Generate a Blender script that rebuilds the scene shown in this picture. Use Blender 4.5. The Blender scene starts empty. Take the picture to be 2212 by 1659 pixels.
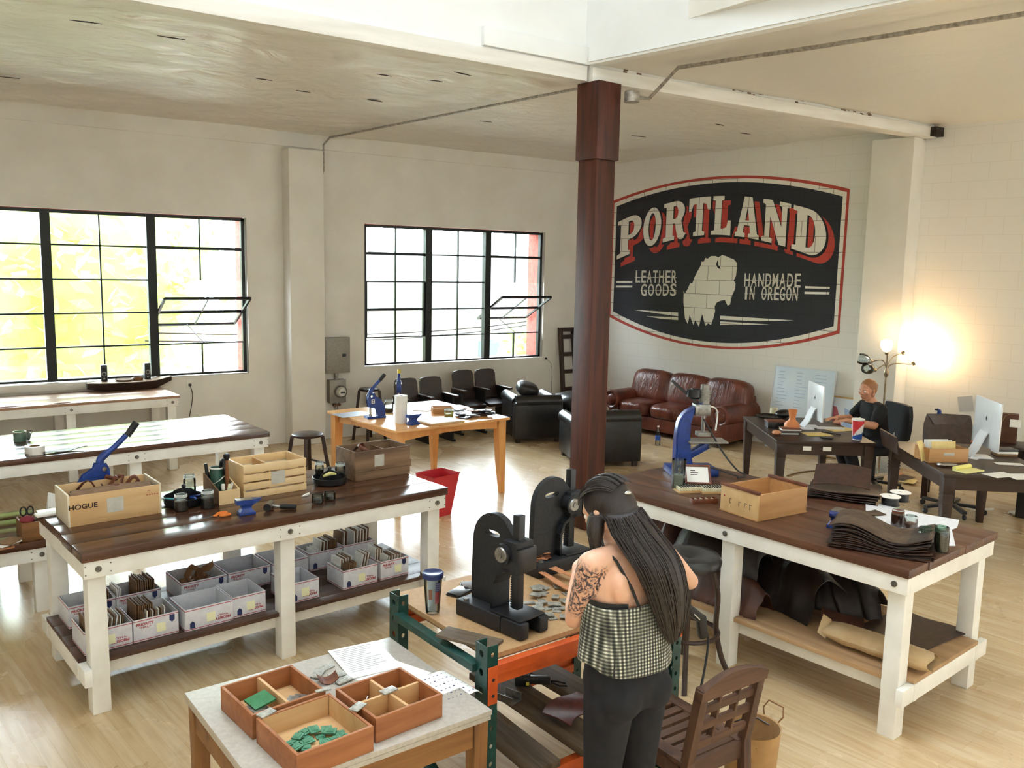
import bpy, bmesh, math, random
from mathutils import Vector, Matrix, Euler, noise as mnoise
rnd = random.Random(7)
COL = bpy.context.scene.collection
rad = math.radians
IMW, IMH, FPX = 2212.0, 1659.0, 1873.2
CAM_H = 2.35

# ---------------------------------------------------------------- camera
_p, _r, _a = 0.135826, 0.0211273, 0.9642
_yaw = Matrix(((math.sin(_a), math.cos(_a), 0), (-math.cos(_a), math.sin(_a), 0), (0, 0, 1)))
_M = Matrix(((1, 0, 0), (0, 0, -1), (0, 1, 0)))
_P = Matrix(((1, 0, 0), (0, math.cos(_p), -math.sin(_p)), (0, math.sin(_p), math.cos(_p))))
_Q = Matrix(((math.cos(_r), -math.sin(_r), 0), (math.sin(_r), math.cos(_r), 0), (0, 0, 1)))
RC = _Q @ _P @ _M @ _yaw.transposed()
CAMP = Vector((0, 0, CAM_H))
cd = bpy.data.cameras.new('camera')
cam = bpy.data.objects.new('camera', cd)
COL.objects.link(cam)
cam.matrix_world = Matrix.Translation(CAMP) @ (Matrix(((1, 0, 0), (0, -1, 0), (0, 0, -1))) @ RC).transposed().to_4x4()
cd.sensor_width = 36
cd.lens = FPX / IMW * 36
cd.clip_end = 300
bpy.context.scene.camera = cam


def ray(u, v):
    return RC.transposed() @ Vector(((u - IMW / 2) / FPX, (v - IMH / 2) / FPX, 1.0))


def at(u, v, z=0.0):
    """the point at height z that the photograph shows at (u, v)"""
    d = ray(u, v)
    return CAMP + d * ((z - CAMP.z) / d.z)


def onplane(u, v, p0, n):
    d = ray(u, v)
    n = Vector(n)
    return CAMP + d * ((Vector(p0) - CAMP).dot(n) / d.dot(n))


# ---------------------------------------------------------------- colour and materials
def hexc(h):
    h = h.lstrip('#')
    out = []
    for i in (0, 2, 4):
        c = int(h[i:i + 2], 16) / 255
        out.append(c / 12.92 if c <= 0.04045 else ((c + 0.055) / 1.055) ** 2.4)
    return (*out, 1)


def newmat(name, col='#808080', rough=.5, metal=0., spec=.5):
    m = bpy.data.materials.new(name)
    m.use_nodes = True
    b = m.node_tree.nodes['Principled BSDF']
    b.inputs['Base Color'].default_value = hexc(col)
    b.inputs['Roughness'].default_value = rough
    b.inputs['Metallic'].default_value = metal
    b.inputs['Specular IOR Level'].default_value = spec
    return m


def N(m, t, **kw):
    n = m.node_tree.nodes.new(t)
    for k, v in kw.items():
        if k.startswith('i_'):
            n.inputs[int(k[2:]) if k[2:].isdigit() else k[2:].replace('_', ' ')].default_value = v
        else:
            setattr(n, k, v)
    return n


def L(m, a, b):
    m.node_tree.links.new(a, b)


def bsdf(m):
    return m.node_tree.nodes['Principled BSDF']


def coords(m, scale=(1, 1, 1), rot=(0, 0, 0)):
    tc = N(m, 'ShaderNodeTexCoord')
    mp = N(m, 'ShaderNodeMapping')
    mp.inputs['Scale'].default_value = scale
    mp.inputs['Rotation'].default_value = rot
    L(m, tc.outputs['Object'], mp.inputs['Vector'])
    return mp.outputs['Vector']


def ramp(m, fac, stops):
    r = N(m, 'ShaderNodeValToRGB')
    e = r.color_ramp.elements
    while len(e) < len(stops):
        e.new(.5)
    for k, (p, c) in enumerate(stops):
        e[k].position = p
        e[k].color = hexc(c)
    L(m, fac, r.inputs['Fac'])
    return r.outputs['Color']


def addbump(m, h, strength=.3, dist=.01):
    b = N(m, 'ShaderNodeBump')
    b.inputs['Strength'].default_value = strength
    b.inputs['Distance'].default_value = dist
    L(m, h, b.inputs['Height'])
    L(m, b.outputs['Normal'], bsdf(m).inputs['Normal'])


def noisy(name, c1, c2, scale=8, rough=.5, metal=0., bump=0., stretch=(1, 1, 1), lo=.35, hi=.65, detail=5, spec=.5, bscale=None, bdist=.005):
    m = newmat(name, c1, rough, metal, spec)
    v = coords(m, stretch)
    n = N(m, 'ShaderNodeTexNoise')
    n.inputs['Scale'].default_value = scale
    n.inputs['Detail'].default_value = detail
    L(m, v, n.inputs['Vector'])
    L(m, ramp(m, n.outputs['Fac'], [(lo, c1), (hi, c2)]), bsdf(m).inputs['Base Color'])
    if bump:
        n2 = n
        if bscale:
            n2 = N(m, 'ShaderNodeTexNoise')
            n2.inputs['Scale'].default_value = bscale
            n2.inputs['Detail'].default_value = 4
            L(m, v, n2.inputs['Vector'])
        addbump(m, n2.outputs['Fac'], bump, bdist)
    return m


def wood(name, c1, c2, c3=None, axis=0, scale=3., rough=.5, bump=.15, spec=.4, plank=None, coat=0.):
    st = [9, 9, 9]
    st[axis] = .7
    m = newmat(name, c1, rough, 0, spec)
    v = coords(m, st)
    n = N(m, 'ShaderNodeTexNoise')
    n.inputs['Scale'].default_value = scale
    n.inputs['Detail'].default_value = 7
    n.inputs['Roughness'].default_value = .62
    n.inputs['Distortion'].default_value = .6
    L(m, v, n.inputs['Vector'])
    stops = [(.3, c1), (.68, c2)]
    if c3:
        stops = [(.28, c1), (.5, c2), (.74, c3)]
    c = ramp(m, n.outputs['Fac'], stops)
    L(m, c, bsdf(m).inputs['Base Color'])
    if coat:
        bsdf(m).inputs['Coat Weight'].default_value = coat
        bsdf(m).inputs['Coat Roughness'].default_value = .12
    addbump(m, n.outputs['Fac'], bump, .004)
    return m


def glass(name, col='#f4f8f6', rough=.02, alpha=.18):
    m = newmat(name, col, rough)
    nt = m.node_tree
    out = nt.nodes['Material Output']
    tr = N(m, 'ShaderNodeBsdfTransparent')
    tr.inputs['Color'].default_value = hexc(col)
    gl = N(m, 'ShaderNodeBsdfGlossy')
    gl.inputs['Roughness'].default_value = rough
    fr = N(m, 'ShaderNodeFresnel')
    fr.inputs['IOR'].default_value = 1.45
    mx = N(m, 'ShaderNodeMixShader')
    ad = N(m, 'ShaderNodeMath', operation='ADD', use_clamp=True)
    ad.inputs[1].default_value = alpha * .25
    L(m, fr.outputs['Fac'], ad.inputs[0])
    L(m, ad.outputs[0], mx.inputs[0])
    L(m, tr.outputs[0], mx.inputs[1])
    L(m, gl.outputs[0], mx.inputs[2])
    L(m, mx.outputs[0], out.inputs['Surface'])
    return m


# ---------------------------------------------------------------- mesh building
class MB:
    """collects shapes and links them as one mesh object"""

    def __init__(self):
        self.bm = bmesh.new()
        self.mi = 0
        self.T = Matrix.Identity(4)

    def _fin(self, before, M=None):
        new = [f for f in self.bm.faces if f not in before]
        for f in new:
            f.material_index = self.mi
        if M is not None or self.T != Matrix.Identity(4):
            vs = {v for f in new for v in f.verts}
            MM = self.T @ (M or Matrix.Identity(4))
            for v in vs:
                v.co = MM @ v.co
        return new

    def box(self, c, d, rot=None, bev=0., taper=None):
        before = set(self.bm.faces)
        hx, hy, hz = d[0] / 2, d[1] / 2, d[2] / 2
        tx, ty = taper if taper else (1, 1)   # scale of the bottom face
        co = [(-hx * tx, -hy * ty, -hz), (hx * tx, -hy * ty, -hz), (hx * tx, hy * ty, -hz), (-hx * tx, hy * ty, -hz), (-hx, -hy, hz), (hx, -hy, hz), (hx, hy, hz), (-hx, hy, hz)]
        v = [self.bm.verts.new(p) for p in co]
        fs = [self.bm.faces.new([v[i] for i in q]) for q in ((3, 2, 1, 0), (4, 5, 6, 7), (0, 1, 5, 4), (1, 2, 6, 5), (2, 3, 7, 6), (3, 0, 4, 7))]
        if bev:
            es = {e for f in fs for e in f.edges}
            bmesh.ops.bevel(self.bm, geom=list(es), offset=bev, segments=2, profile=.6, affect='EDGES')
        M = Matrix.Translation(c)
        if rot is not None:
            M = M @ (Euler(rot).to_matrix().to_4x4() if not isinstance(rot, Matrix) else rot.to_4x4())
        self._fin(before, M)
        return self

    def bb(self, x0, x1, y0, y1, z0, z1, bev=0.):
        return self.box(((x0 + x1) / 2, (y0 + y1) / 2, (z0 + z1) / 2), (abs(x1 - x0), abs(y1 - y0), abs(z1 - z0)), bev=bev)

    def bar(self, a, b, w, h, up=(0, 0, 1), bev=0., taper=None):
        """a rectangular bar from a to b"""
        a, b = Vector(a), Vector(b)
        z = (b - a).normalized()
        x = Vector(up).cross(z)
        if x.length < 1e-4:
            x = Vector((1, 0, 0)).cross(z)
        x.normalize()
        y = z.cross(x)
        R = Matrix((x, y, z)).transposed()
        return self.box((a + b) / 2, (w, h, (b - a).length), rot=R, bev=bev, taper=taper)

    def loft(self, rings, cap=True, close=True):
        """rings: lists of points, all of one length"""
        before = set(self.bm.faces)
        vr = [[self.bm.verts.new(p) for p in r] for r in rings]
        n = len(vr[0])
        for a, b in zip(vr, vr[1:]):
            for i in range(n if close else n - 1):
                j = (i + 1) % n
                self.bm.faces.new((a[i], a[j], b[j], b[i]))
        if cap and close:
            self.bm.faces.new(list(reversed(vr[0])))
            self.bm.faces.new(vr[-1])
        new = self._fin(before)
        bmesh.ops.recalc_face_normals(self.bm, faces=new)
        return self

    def tube(self, pts, r, seg=8, cap=True, flat=1.):
        """a round tube along pts; r a number or one per point"""
        P = [Vector(p) for p in pts]
        rr = r if isinstance(r, (list, tuple)) else [r] * len(P)
        rings = []
        ref = None
        for i, p in enumerate(P):
            t = (P[min(i + 1, len(P) - 1)] - P[max(i - 1, 0)]).normalized()
            if ref is None:
                ref = Vector((0, 0, 1)) if abs(t.z) < .9 else Vector((1, 0, 0))
            x = ref - t * ref.dot(t)
            if x.length < 1e-5:
                x = t.orthogonal()
            x.normalize()
            ref = x
            y = t.cross(x)
            rings.append([p + x * (rr[i] * math.cos(2 * math.pi * k / seg)) + y * (rr[i] * flat * math.sin(2 * math.pi * k / seg)) for k in range(seg)])
        return self.loft(rings, cap)

    def cyl(self, a, b, r, r2=None, seg=20):
        return self.tube([a, b], [r, r if r2 is None else r2], seg)

    def lathe(self, prof, c=(0, 0, 0), seg=24, M=None, cap=False):
        """prof: (radius, height) pairs turned about z"""
        before = set(self.bm.faces)
        rings = []
        for r, z in prof:
            rings.append([self.bm.verts.new((max(r, 1e-5) * math.cos(2 * math.pi * k / seg), max(r, 1e-5) * math.sin(2 * math.pi * k / seg), z)) for k in range(seg)])
        for a, b in zip(rings, rings[1:]):
            for i in range(seg):
                j = (i + 1) % seg
                self.bm.faces.new((a[i], a[j], b[j], b[i]))
        if cap:
            self.bm.faces.new(list(reversed(rings[0])))
            self.bm.faces.new(rings[-1])
        new = self._fin(before, Matrix.Translation(c) @ (M.to_4x4() if M is not None else Matrix.Identity(4)))
        bmesh.ops.recalc_face_normals(self.bm, faces=new)
        return self

    def prism(self, poly, d, M=None):
        """poly (x, y) thickened by d along z, then placed by M"""
        before = set(self.bm.faces)
        a = [self.bm.verts.new((p[0], p[1], 0)) for p in poly]
        b = [self.bm.verts.new((p[0], p[1], d)) for p in poly]
        n = len(poly)
        for i in range(n):
            j = (i + 1) % n
            self.bm.faces.new((a[i], a[j], b[j], b[i]))
        fa = self.bm.faces.new(list(reversed(a)))
        fb = self.bm.faces.new(b)
        new = [f for f in self.bm.faces if f not in before]
        bmesh.ops.recalc_face_normals(self.bm, faces=new)
        bmesh.ops.triangulate(self.bm, faces=[fa, fb])
        self._fin(before, M)
        return self

    def sheet(self, fn, nu, nv, th=0.):
        """a grid of fn(s, t), s and t from 0 to 1; th gives it a thickness along z"""
        before = set(self.bm.faces)
        lay = []
        for dz in ((0, -th) if th else (0,)):
            lay.append([[self.bm.verts.new(Vector(fn(i / nu, j / nv)) + Vector((0, 0, dz))) for j in range(nv + 1)] for i in range(nu + 1)])
        for k, g in enumerate(lay):
            for i in range(nu):
                for j in range(nv):
                    q = (g[i][j], g[i + 1][j], g[i + 1][j + 1], g[i][j + 1])
                    self.bm.faces.new(q if k == 0 else tuple(reversed(q)))
        if th:
            a, b = lay
            edge = [(i, 0) for i in range(nu)] + [(nu, j) for j in range(nv)] + [(i, nv) for i in range(nu, 0, -1)] + [(0, j) for j in range(nv, 0, -1)]
            for k in range(len(edge)):
                p, q = edge[k], edge[(k + 1) % len(edge)]
                self.bm.faces.new((a[q[0]][q[1]], a[p[0]][p[1]], b[p[0]][p[1]], b[q[0]][q[1]]))
        self._fin(before)
        return self

    def ball(self, c, r, sc=(1, 1, 1), u=14, v=10, rot=None):
        before = set(self.bm.faces)
        bmesh.ops.create_uvsphere(self.bm, u_segments=u, v_segments=v, radius=r)
        M = Matrix.Translation(c) @ (Euler(rot).to_matrix().to_4x4() if rot else Matrix.Identity(4)) @ Matrix.Diagonal((*sc, 1))
        self._fin(before, M)
        return self

    def quad(self, a, b, c, d):
        before = set(self.bm.faces)
        self.bm.faces.new([self.bm.verts.new(p) for p in (a, b, c, d)])
        self._fin(before)
        return self

    def build(self, name, mats, parent=None, smooth=True, ang=38):
        me = bpy.data.meshes.new(name)
        self.bm.normal_update()
        self.bm.to_mesh(me)
        self.bm.free()
        for m in (mats if isinstance(mats, (list, tuple)) else [mats]):
            me.materials.append(m)
        if smooth:
            me.polygons.foreach_set('use_smooth', [True] * len(me.polygons))
            me.set_sharp_from_angle(angle=rad(ang))
        o = bpy.data.objects.new(name, me)
        COL.objects.link(o)
        if parent is not None:
            o.parent = parent
        return o


def tag(o, label=None, cat=None, group=None, kind=None):
    if label:
        o['label'] = label
    if cat:
        o['category'] = cat
    if group:
        o['group'] = group
    if kind:
        o['kind'] = kind
    return o


def thing(name, label, cat, loc=(0, 0, 0), deg=0., group=None):
    o = bpy.data.objects.new(name, None)
    o.empty_display_size = .05
    COL.objects.link(o)
    o.location = loc
    o.rotation_euler = (0, 0, rad(deg))
    return tag(o, label, cat, group)


def place(o, loc, deg=0.):
    o.location = loc
    o.rotation_euler = (0, 0, rad(deg))
    return o


def children(o):
    return [c for c in KIDS if c.parent is o]


def copy_tree(o, parent=None, kids=None):
    c = o.copy()
    COL.objects.link(c)
    if parent is not None:
        c.parent = parent
    for ch in list(o.children):
        copy_tree(ch, c)
    return c


def dup(o, loc, deg, label=None, group=None):
    c = copy_tree(o)
    place(c, loc, deg)
    if label:
        c['label'] = label
    if group:
        c['group'] = group
    return c


def structure(o):
    o['kind'] = 'structure'
    return o


def text_mesh(txt, size, mat, parent, loc, rot, name='lettering', bold=0., sx=1., align='CENTER', thick=.0006):
    cu = bpy.data.curves.new(name, 'FONT')
    cu.body = txt
    cu.size = size
    cu.align_x = align
    cu.align_y = 'CENTER'
    cu.extrude = thick
    cu.offset = bold
    cu.resolution_u = 3
    tmp = bpy.data.objects.new(name, cu)
    COL.objects.link(tmp)
    dg = bpy.context.evaluated_depsgraph_get()
    me = bpy.data.meshes.new_from_object(tmp.evaluated_get(dg))
    bpy.data.objects.remove(tmp)
    bpy.data.curves.remove(cu)
    me.materials.clear()
    me.materials.append(mat)
    o = bpy.data.objects.new(name, me)
    COL.objects.link(o)
    o.parent = parent
    o.location = loc
    o.rotation_euler = rot
    o.scale = (sx, 1, 1)
    return o


def filled(splines, thick, mat, name, parent=None, warp=None, step=.02):
    """closed outlines (holes alternate) filled as a thin raised layer; warp maps (x, y)"""
    cu = bpy.data.curves.new(name, 'CURVE')
    cu.dimensions = '2D'
    cu.fill_mode = 'BOTH'
    cu.extrude = thick / 2
    for pl in splines:
        pts = []
        n = len(pl)
        for i in range(n):
            a, b = Vector(pl[i]), Vector(pl[(i + 1) % n])
            k = max(1, int((b - a).length / step)) if warp else 1
            for j in range(k):
                p = a.lerp(b, j / k)
                pts.append(warp(p.x, p.y) if warp else (p.x, p.y))
        sp = cu.splines.new('POLY')
        sp.points.add(len(pts) - 1)
        for q, p in zip(sp.points, pts):
            q.co = (p[0], p[1], 0, 1)
        sp.use_cyclic_u = True
    tmp = bpy.data.objects.new(name, cu)
    COL.objects.link(tmp)
    dg = bpy.context.evaluated_depsgraph_get()
    me = bpy.data.meshes.new_from_object(tmp.evaluated_get(dg))
    bpy.data.objects.remove(tmp)
    bpy.data.curves.remove(cu)
    me.materials.clear()
    me.materials.append(mat)
    o = bpy.data.objects.new(name, me)
    COL.objects.link(o)
    if parent is not None:
        o.parent = parent
    return o


def bez(p0, p1, p2, p3, n=12):
    P = [Vector(p) for p in (p0, p1, p2, p3)]
    return [P[0] * (1 - t) ** 3 + P[1] * 3 * t * (1 - t) ** 2 + P[2] * 3 * t * t * (1 - t) + P[3] * t ** 3 for t in (i / n for i in range(n + 1))]


def spline(pts, n=6):
    """Catmull-Rom through pts"""
    P = [Vector(p) for p in pts]
    P = [P[0] * 2 - P[1]] + P + [P[-1] * 2 - P[-2]]
    out = []
    for i in range(1, len(P) - 2):
        a, b, c, d = P[i - 1:i + 3]
        for k in range(n):
            t = k / n
            out.append(.5 * (2 * b + (c - a) * t + (2 * a - 5 * b + 4 * c - d) * t * t + (3 * b - a - 3 * c + d) * t ** 3))
    out.append(P[-2])
    return out

# ================================================================ ROOM
def brickmap(m, w=.4, h=.2, mortar=.004, offs=(0, 0), up='Z'):
    tc = N(m, 'ShaderNodeTexCoord')
    sp = N(m, 'ShaderNodeSeparateXYZ')
    cb = N(m, 'ShaderNodeCombineXYZ')
    L(m, tc.outputs['Object'], sp.inputs[0])
    L(m, sp.outputs['X'], cb.inputs['X'])
    L(m, sp.outputs[up], cb.inputs['Y'])
    mp = N(m, 'ShaderNodeMapping')
    mp.inputs['Location'].default_value = (offs[0], offs[1], 0)
    L(m, cb.outputs[0], mp.inputs['Vector'])
    b = N(m, 'ShaderNodeTexBrick')
    for k, v in (('Scale', 1.), ('Brick Width', w), ('Row Height', h), ('Mortar Size', mortar), ('Mortar Smooth', .35), ('Bias', 0.)):
        b.inputs[k].default_value = v
    L(m, mp.outputs[0], b.inputs['Vector'])
    return b, cb.outputs[0]


def paintedblock(name, col, line, rough=.62, scuff=None, amount=.5, bump=.35, up='Z'):
    m = newmat(name, col, rough)
    b, vec = brickmap(m, up=up)
    b.inputs['Color1'].default_value = b.inputs['Color2'].default_value = hexc(col)
    b.inputs['Mortar'].default_value = hexc(line)
    c = b.outputs['Color']
    n = N(m, 'ShaderNodeTexNoise')
    n.inputs['Scale'].default_value = 3.2
    n.inputs['Detail'].default_value = 9
    n.inputs['Roughness'].default_value = .68
    L(m, vec, n.inputs['Vector'])
    if scuff:
        mx = N(m, 'ShaderNodeMix', data_type='RGBA')
        r = ramp(m, n.outputs['Fac'], [(amount, '#000000'), (amount + .16, '#ffffff')])
        L(m, r, mx.inputs[0])
        L(m, c, mx.inputs[6])
        mx.inputs[7].default_value = hexc(scuff)
        c = mx.outputs[2]
    L(m, c, bsdf(m).inputs['Base Color'])
    n2 = N(m, 'ShaderNodeTexNoise')
    n2.inputs['Scale'].default_value = 60
    L(m, vec, n2.inputs['Vector'])
    ad = N(m, 'ShaderNodeMath', operation='MULTIPLY_ADD')
    ad.inputs[1].default_value = -2.2
    L(m, b.outputs['Fac'], ad.inputs[0])
    L(m, n2.outputs['Fac'], ad.inputs[2])
    addbump(m, ad.outputs[0], bump, .004)
    return m


M_plaster = noisy('painted_plaster', '#ECE9E1', '#E4E0D6', 2.2, .7, bump=.12, bscale=35, bdist=.004)
M_block = paintedblock('painted_block', '#ECEAE3', '#E4E1D9', bump=.16)
M_white = noisy('white_gloss_paint', '#F1EFE8', '#E6E3DA', 6, .45, bump=.05, bscale=18)
M_beam = noisy('white_painted_timber', '#EEEBE4', '#DFDBD1', 4, .55, bump=.15, bscale=14, stretch=(.4, 3, 3))
M_steel = newmat('dark_window_steel', '#1B1D1C', .45, .3)
M_glassw = glass('window_glass', '#FAFDFB', .01)
M_glassv = glass('vent_glass', '#FCFEFD', .01, 0)
for _q in M_glassv.node_tree.nodes:
    if _q.type == 'FRESNEL':
        _q.inputs['IOR'].default_value = 1.02
M_red = noisy('red_brick_outside', '#B4584A', '#9A4438', 20, .8)
M_conduit = noisy('conduit_metal', '#B9B4AA', '#8C857B', 30, .45, .5)

# floor: narrow maple boards with a soft shine
M_floor = newmat('maple_floor', '#D9BE92', .26, 0, .55)
_tc = N(M_floor, 'ShaderNodeTexCoord')
_mp = N(M_floor, 'ShaderNodeMapping')
_mp.inputs['Rotation'].default_value = (0, 0, rad(-97))
L(M_floor, _tc.outputs['Object'], _mp.inputs['Vector'])
_b = N(M_floor, 'ShaderNodeTexBrick', offset=.37, offset_frequency=3)
for k, v in (('Scale', 1.), ('Brick Width', 1.5), ('Row Height', .07), ('Mortar Size', .0009), ('Mortar Smooth', .2), ('Bias', 0.)):
    _b.inputs[k].default_value = v
_b.inputs['Color1'].default_value = hexc('#D2BB97')
_b.inputs['Color2'].default_value = hexc('#C8AD84')
_b.inputs['Mortar'].default_value = hexc('#BB9C6C')
L(M_floor, _mp.outputs[0], _b.inputs['Vector'])
_mp2 = N(M_floor, 'ShaderNodeMapping')
_mp2.inputs['Scale'].default_value = (1.2, 14, 1)
L(M_floor, _mp.outputs[0], _mp2.inputs['Vector'])
_n = N(M_floor, 'ShaderNodeTexNoise')
_n.inputs['Scale'].default_value = 2.5
_n.inputs['Detail'].default_value = 7
L(M_floor, _mp2.outputs[0], _n.inputs['Vector'])
_mx = N(M_floor, 'ShaderNodeMix', data_type='RGBA', blend_type='MULTIPLY')
_mx.inputs[0].default_value = .55
L(M_floor, _b.outputs['Color'], _mx.inputs[6])
L(M_floor, ramp(M_floor, _n.outputs['Fac'], [(.3, '#D8C8B0'), (.6, '#FFFFFF')]), _mx.inputs[7])
L(M_floor, _mx.outputs[2], bsdf(M_floor).inputs['Base Color'])
_n3 = N(M_floor, 'ShaderNodeTexNoise')
_n3.inputs['Scale'].default_value = 1.3
_n3.inputs['Detail'].default_value = 5
L(M_floor, _tc.outputs['Object'], _n3.inputs['Vector'])
_mr = N(M_floor, 'ShaderNodeMapRange')
_mr.inputs['To Min'].default_value = .17
_mr.inputs['To Max'].default_value = .36
L(M_floor, _n3.outputs['Fac'], _mr.inputs['Value'])
L(M_floor, _mr.outputs[0], bsdf(M_floor).inputs['Roughness'])
structure(MB().bb(-3, 12.5, -3, 11.0, -.12, 0).build('floor', M_floor))

WY = 10.78            # inner face of the window wall
W1 = (.16, 3.44)
W2 = (5.045, 8.03)
WZ = (.95, 2.855)
A0 = Vector((9.514, 7.892, 0))
MD = 98.97            # direction of the mural wall
MDV = Vector((math.cos(rad(MD)), math.sin(rad(MD)), 0))
MNV = Vector((-math.sin(rad(MD)), math.cos(rad(MD)), 0))   # into the room


def windowwall(y0, y1, name, mat, x0=-3., x1=9.07, z1=4.2, inset=0.):
    mb = MB()
    a, b, c, d = W1[0] - inset, W1[1] + inset, W2[0] - inset, W2[1] + inset
    lo, hi = WZ[0] - inset, WZ[1] + inset
    mb.bb(x0, a, y0, y1, 0, z1).bb(b, c, y0, y1, 0, z1).bb(d, x1, y0, y1, 0, z1)
    for p, q in ((a, b), (c, d)):
        mb.bb(p, q, y0, y1, 0, lo).bb(p, q, y0, y1, hi, z1)
    return structure(mb.build(name, mat, smooth=False))


windowwall(WY, 10.93, 'wall_left', M_plaster, inset=.012)
windowwall(10.93, 11.2, 'wall_left_outside', M_red)
# rebated top of the wall and the pier between the windows
structure(MB().bb(-3, 9.05, WY - .035, WY, 3.765, 4.1).build('trim_1', M_plaster, smooth=False))
structure(MB().bb(3.91, 4.36, 10.53, WY, 0, 3.72, bev=.01).build('pillar_1', M_plaster))
# mural wall with its pier; local x runs along the wall, local y into the room
wr = structure(MB().bb(-9, 2.95, -.25, 0, 0, 4.2).build('wall_right', M_block))
place(wr, A0, MD)
pr = structure(MB().bb(-2.09, -1.60, 0, .33, 0, 3.9, bev=.012).build('pillar_2', M_plaster))
place(pr, A0, MD)


def mw(u, v, off=0.):
    """(s, z) on the mural wall seen at (u, v)"""
    P = onplane(u, v, A0 + MNV * off, MNV) - A0
    return P.dot(MDV), P.z


# the walls behind and beside the viewpoint
structure(MB().bb(-3.2, 11.6, -3.25, -3, 0, 7.2).build('wall_back', M_plaster, smooth=False))
structure(MB().bb(-3.25, -3, -3, 11, 0, 7.2).build('wall_side', M_plaster, smooth=False))


# ---------------------------------------------------------------- windows
def window(idx, X, bays, vents, closed=()):
    x0, x1 = X
    z0, z1 = WZ
    y = 10.86
    f = MB()
    for x in (x0 + .02, x1 - .02):
        f.bb(x - .02, x + .02, y - .03, y + .03, z0, z1)
    f.bb(x0, x1, y - .03, y + .03, z1 - .035, z1).bb(x0, x1, y - .03, y + .03, z0, z0 + .025)
    w = structure(f.build('window_%d' % idx, M_steel, smooth=False))
    bw = (x1 - x0) / bays
    mul = MB()
    for k in range(1, bays):
        mul.bb(x0 + bw * k - .05, x0 + bw * k + .05, y - .045, y + .045, z0, z1)
    mul.build('window_mullion', M_steel, w, smooth=False)
    rh = (z1 - z0) / 5
    for k in range(bays):
        a = x0 + bw * k + (.05 if k else .03)
        b = x0 + bw * (k + 1) - (.05 if k < bays - 1 else .03)
        c = (a + b) / 2
        g = MB()
        isv = k in vents
        iscl = k in closed
        for r in range(1, 5):
            z = z0 + rh * r
            t = .018 if (isv or iscl) and r in (2, 4) else .009
            if isv and r == 3:
                continue
            g.bb(a, b, y - .016, y + .016, z - t, z + t)
        for (p, q) in ([(z0, z0 + 2 * rh - rh), (z0 + 3 * rh, z1)] if isv else [(z0, z1)]):
            g.bb(c - .008, c + .008, y - .016, y + .016, p, q)
        if iscl:
            g.bb(a, a + .025, y - .025, y + .02, z0 + rh, z0 + 3 * rh).bb(b - .025, b, y - .025, y + .02, z0 + rh, z0 + 3 * rh)
        g.build('window_muntin', M_steel, w, smooth=False)
        gl = MB()
        for (p, q) in ([(z0, z0 + rh), (z0 + 3 * rh, z1)] if isv else [(z0, z1)]):
            gl.bb(a, b, y + .0175, y + .0215, p, q)
        gl.build('window_glass', M_glassw, w, smooth=False)
        if isv:
            v = MB()
            hh, hw = rh - .01, (b - a) / 2 - .01
            for x in (-hw, hw):
                v.bb(x - .014, x + .014, -.014, .014, -hh, hh)
            for z in (-hh, hh):
                v.bb(-hw, hw, -.014, .014, z - .014, z + .014)
            v.bb(-.008, .008, -.01, .01, -hh, hh).bb(-hw, hw, -.01, .01, -.008, .008)
            vo = v.build('window_vent', M_steel, w, smooth=False)
            vo.location = (c, y - .01, z0 + 2 * rh)
            vo.rotation_euler = (rad(62), 0, 0)
            vg = MB().bb(-hw, hw, .004, .007, -hh, hh).build('window_glass', M_glassv, vo, smooth=False)
            st = MB()
            st.tube([(c - .1, y - .02 + .3, z0 + 2 * rh - .17), (c - .02, y + .05, z0 + rh + .06), (c + .03, y - .02, z0 + rh)], .006, 6)
            st.build('window_stay', M_steel, w)
    return w


window(1, W1, 3, (2,))
window(2, W2, 3, (2,), (0,))
# white sill board below the left window
structure(MB().bb(-3, 2.0, WY - .05, WY, .86, .945, bev=.006).build('trim_2', M_white))

# ---------------------------------------------------------------- ceiling
M_plastic = newmat('ceiling_plastic_sheet', '#EAE6DC', .3, 0, .6)
_v = coords(M_plastic, (.55, 2.2, 1))
_na = N(M_plastic, 'ShaderNodeTexNoise')
_na.inputs['Scale'].default_value = 2.6
_na.inputs['Detail'].default_value = 6
_na.inputs['Distortion'].default_value = 2.2
L(M_plastic, _v, _na.inputs['Vector'])
addbump(M_plastic, _na.outputs['Fac'], .55, .07)
M_plastic2 = newmat('ceiling_plastic_sheet_smooth', '#E6E2D8', .38, 0, .5)
_v = coords(M_plastic2, (1.2, 1.2, 1))
_na = N(M_plastic2, 'ShaderNodeTexNoise')
_na.inputs['Scale'].default_value = 2.2
_na.inputs['Detail'].default_value = 4
_na.inputs['Distortion'].default_value = 1.2
L(M_plastic2, _v, _na.inputs['Vector'])
addbump(M_plastic2, _na.outputs['Fac'], .3, .03)


def sag(x, y, amp, seed):
    p = Vector((x * .9, y * 2.1, seed))
    a = mnoise.noise(p) + .5 * abs(mnoise.noise(p * 2.7)) + .3 * abs(mnoise.noise(Vector((x * 2.1 + 3 * math.sin(y * 1.3), y * 9 + 2 * math.sin(x), seed))))
    return amp * a


def ceil_l(s, t):
    x, y = -3 + 13.2 * s, 5.98 + 4.84 * t
    e = min(1, min(y - 5.98, 10.82 - y) / .35)
    return (x, y, 4.05 - .1 * t - abs(sag(x, y, .075, 1.)) * e * (1 if x < 5.2 else .45))


cl = structure(MB().sheet(ceil_l, 230, 130).build('ceiling', M_plastic, ang=180))


def ceil_r(s, t):
    y = -3 + 9.0 * t
    x = 4.81 + .157 * (5.71 - y) + s * 6.2
    return (x, y, 4.05 - abs(sag(x * .6, y * .3, .03, 5.)) * min(1, s * 12))


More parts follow.
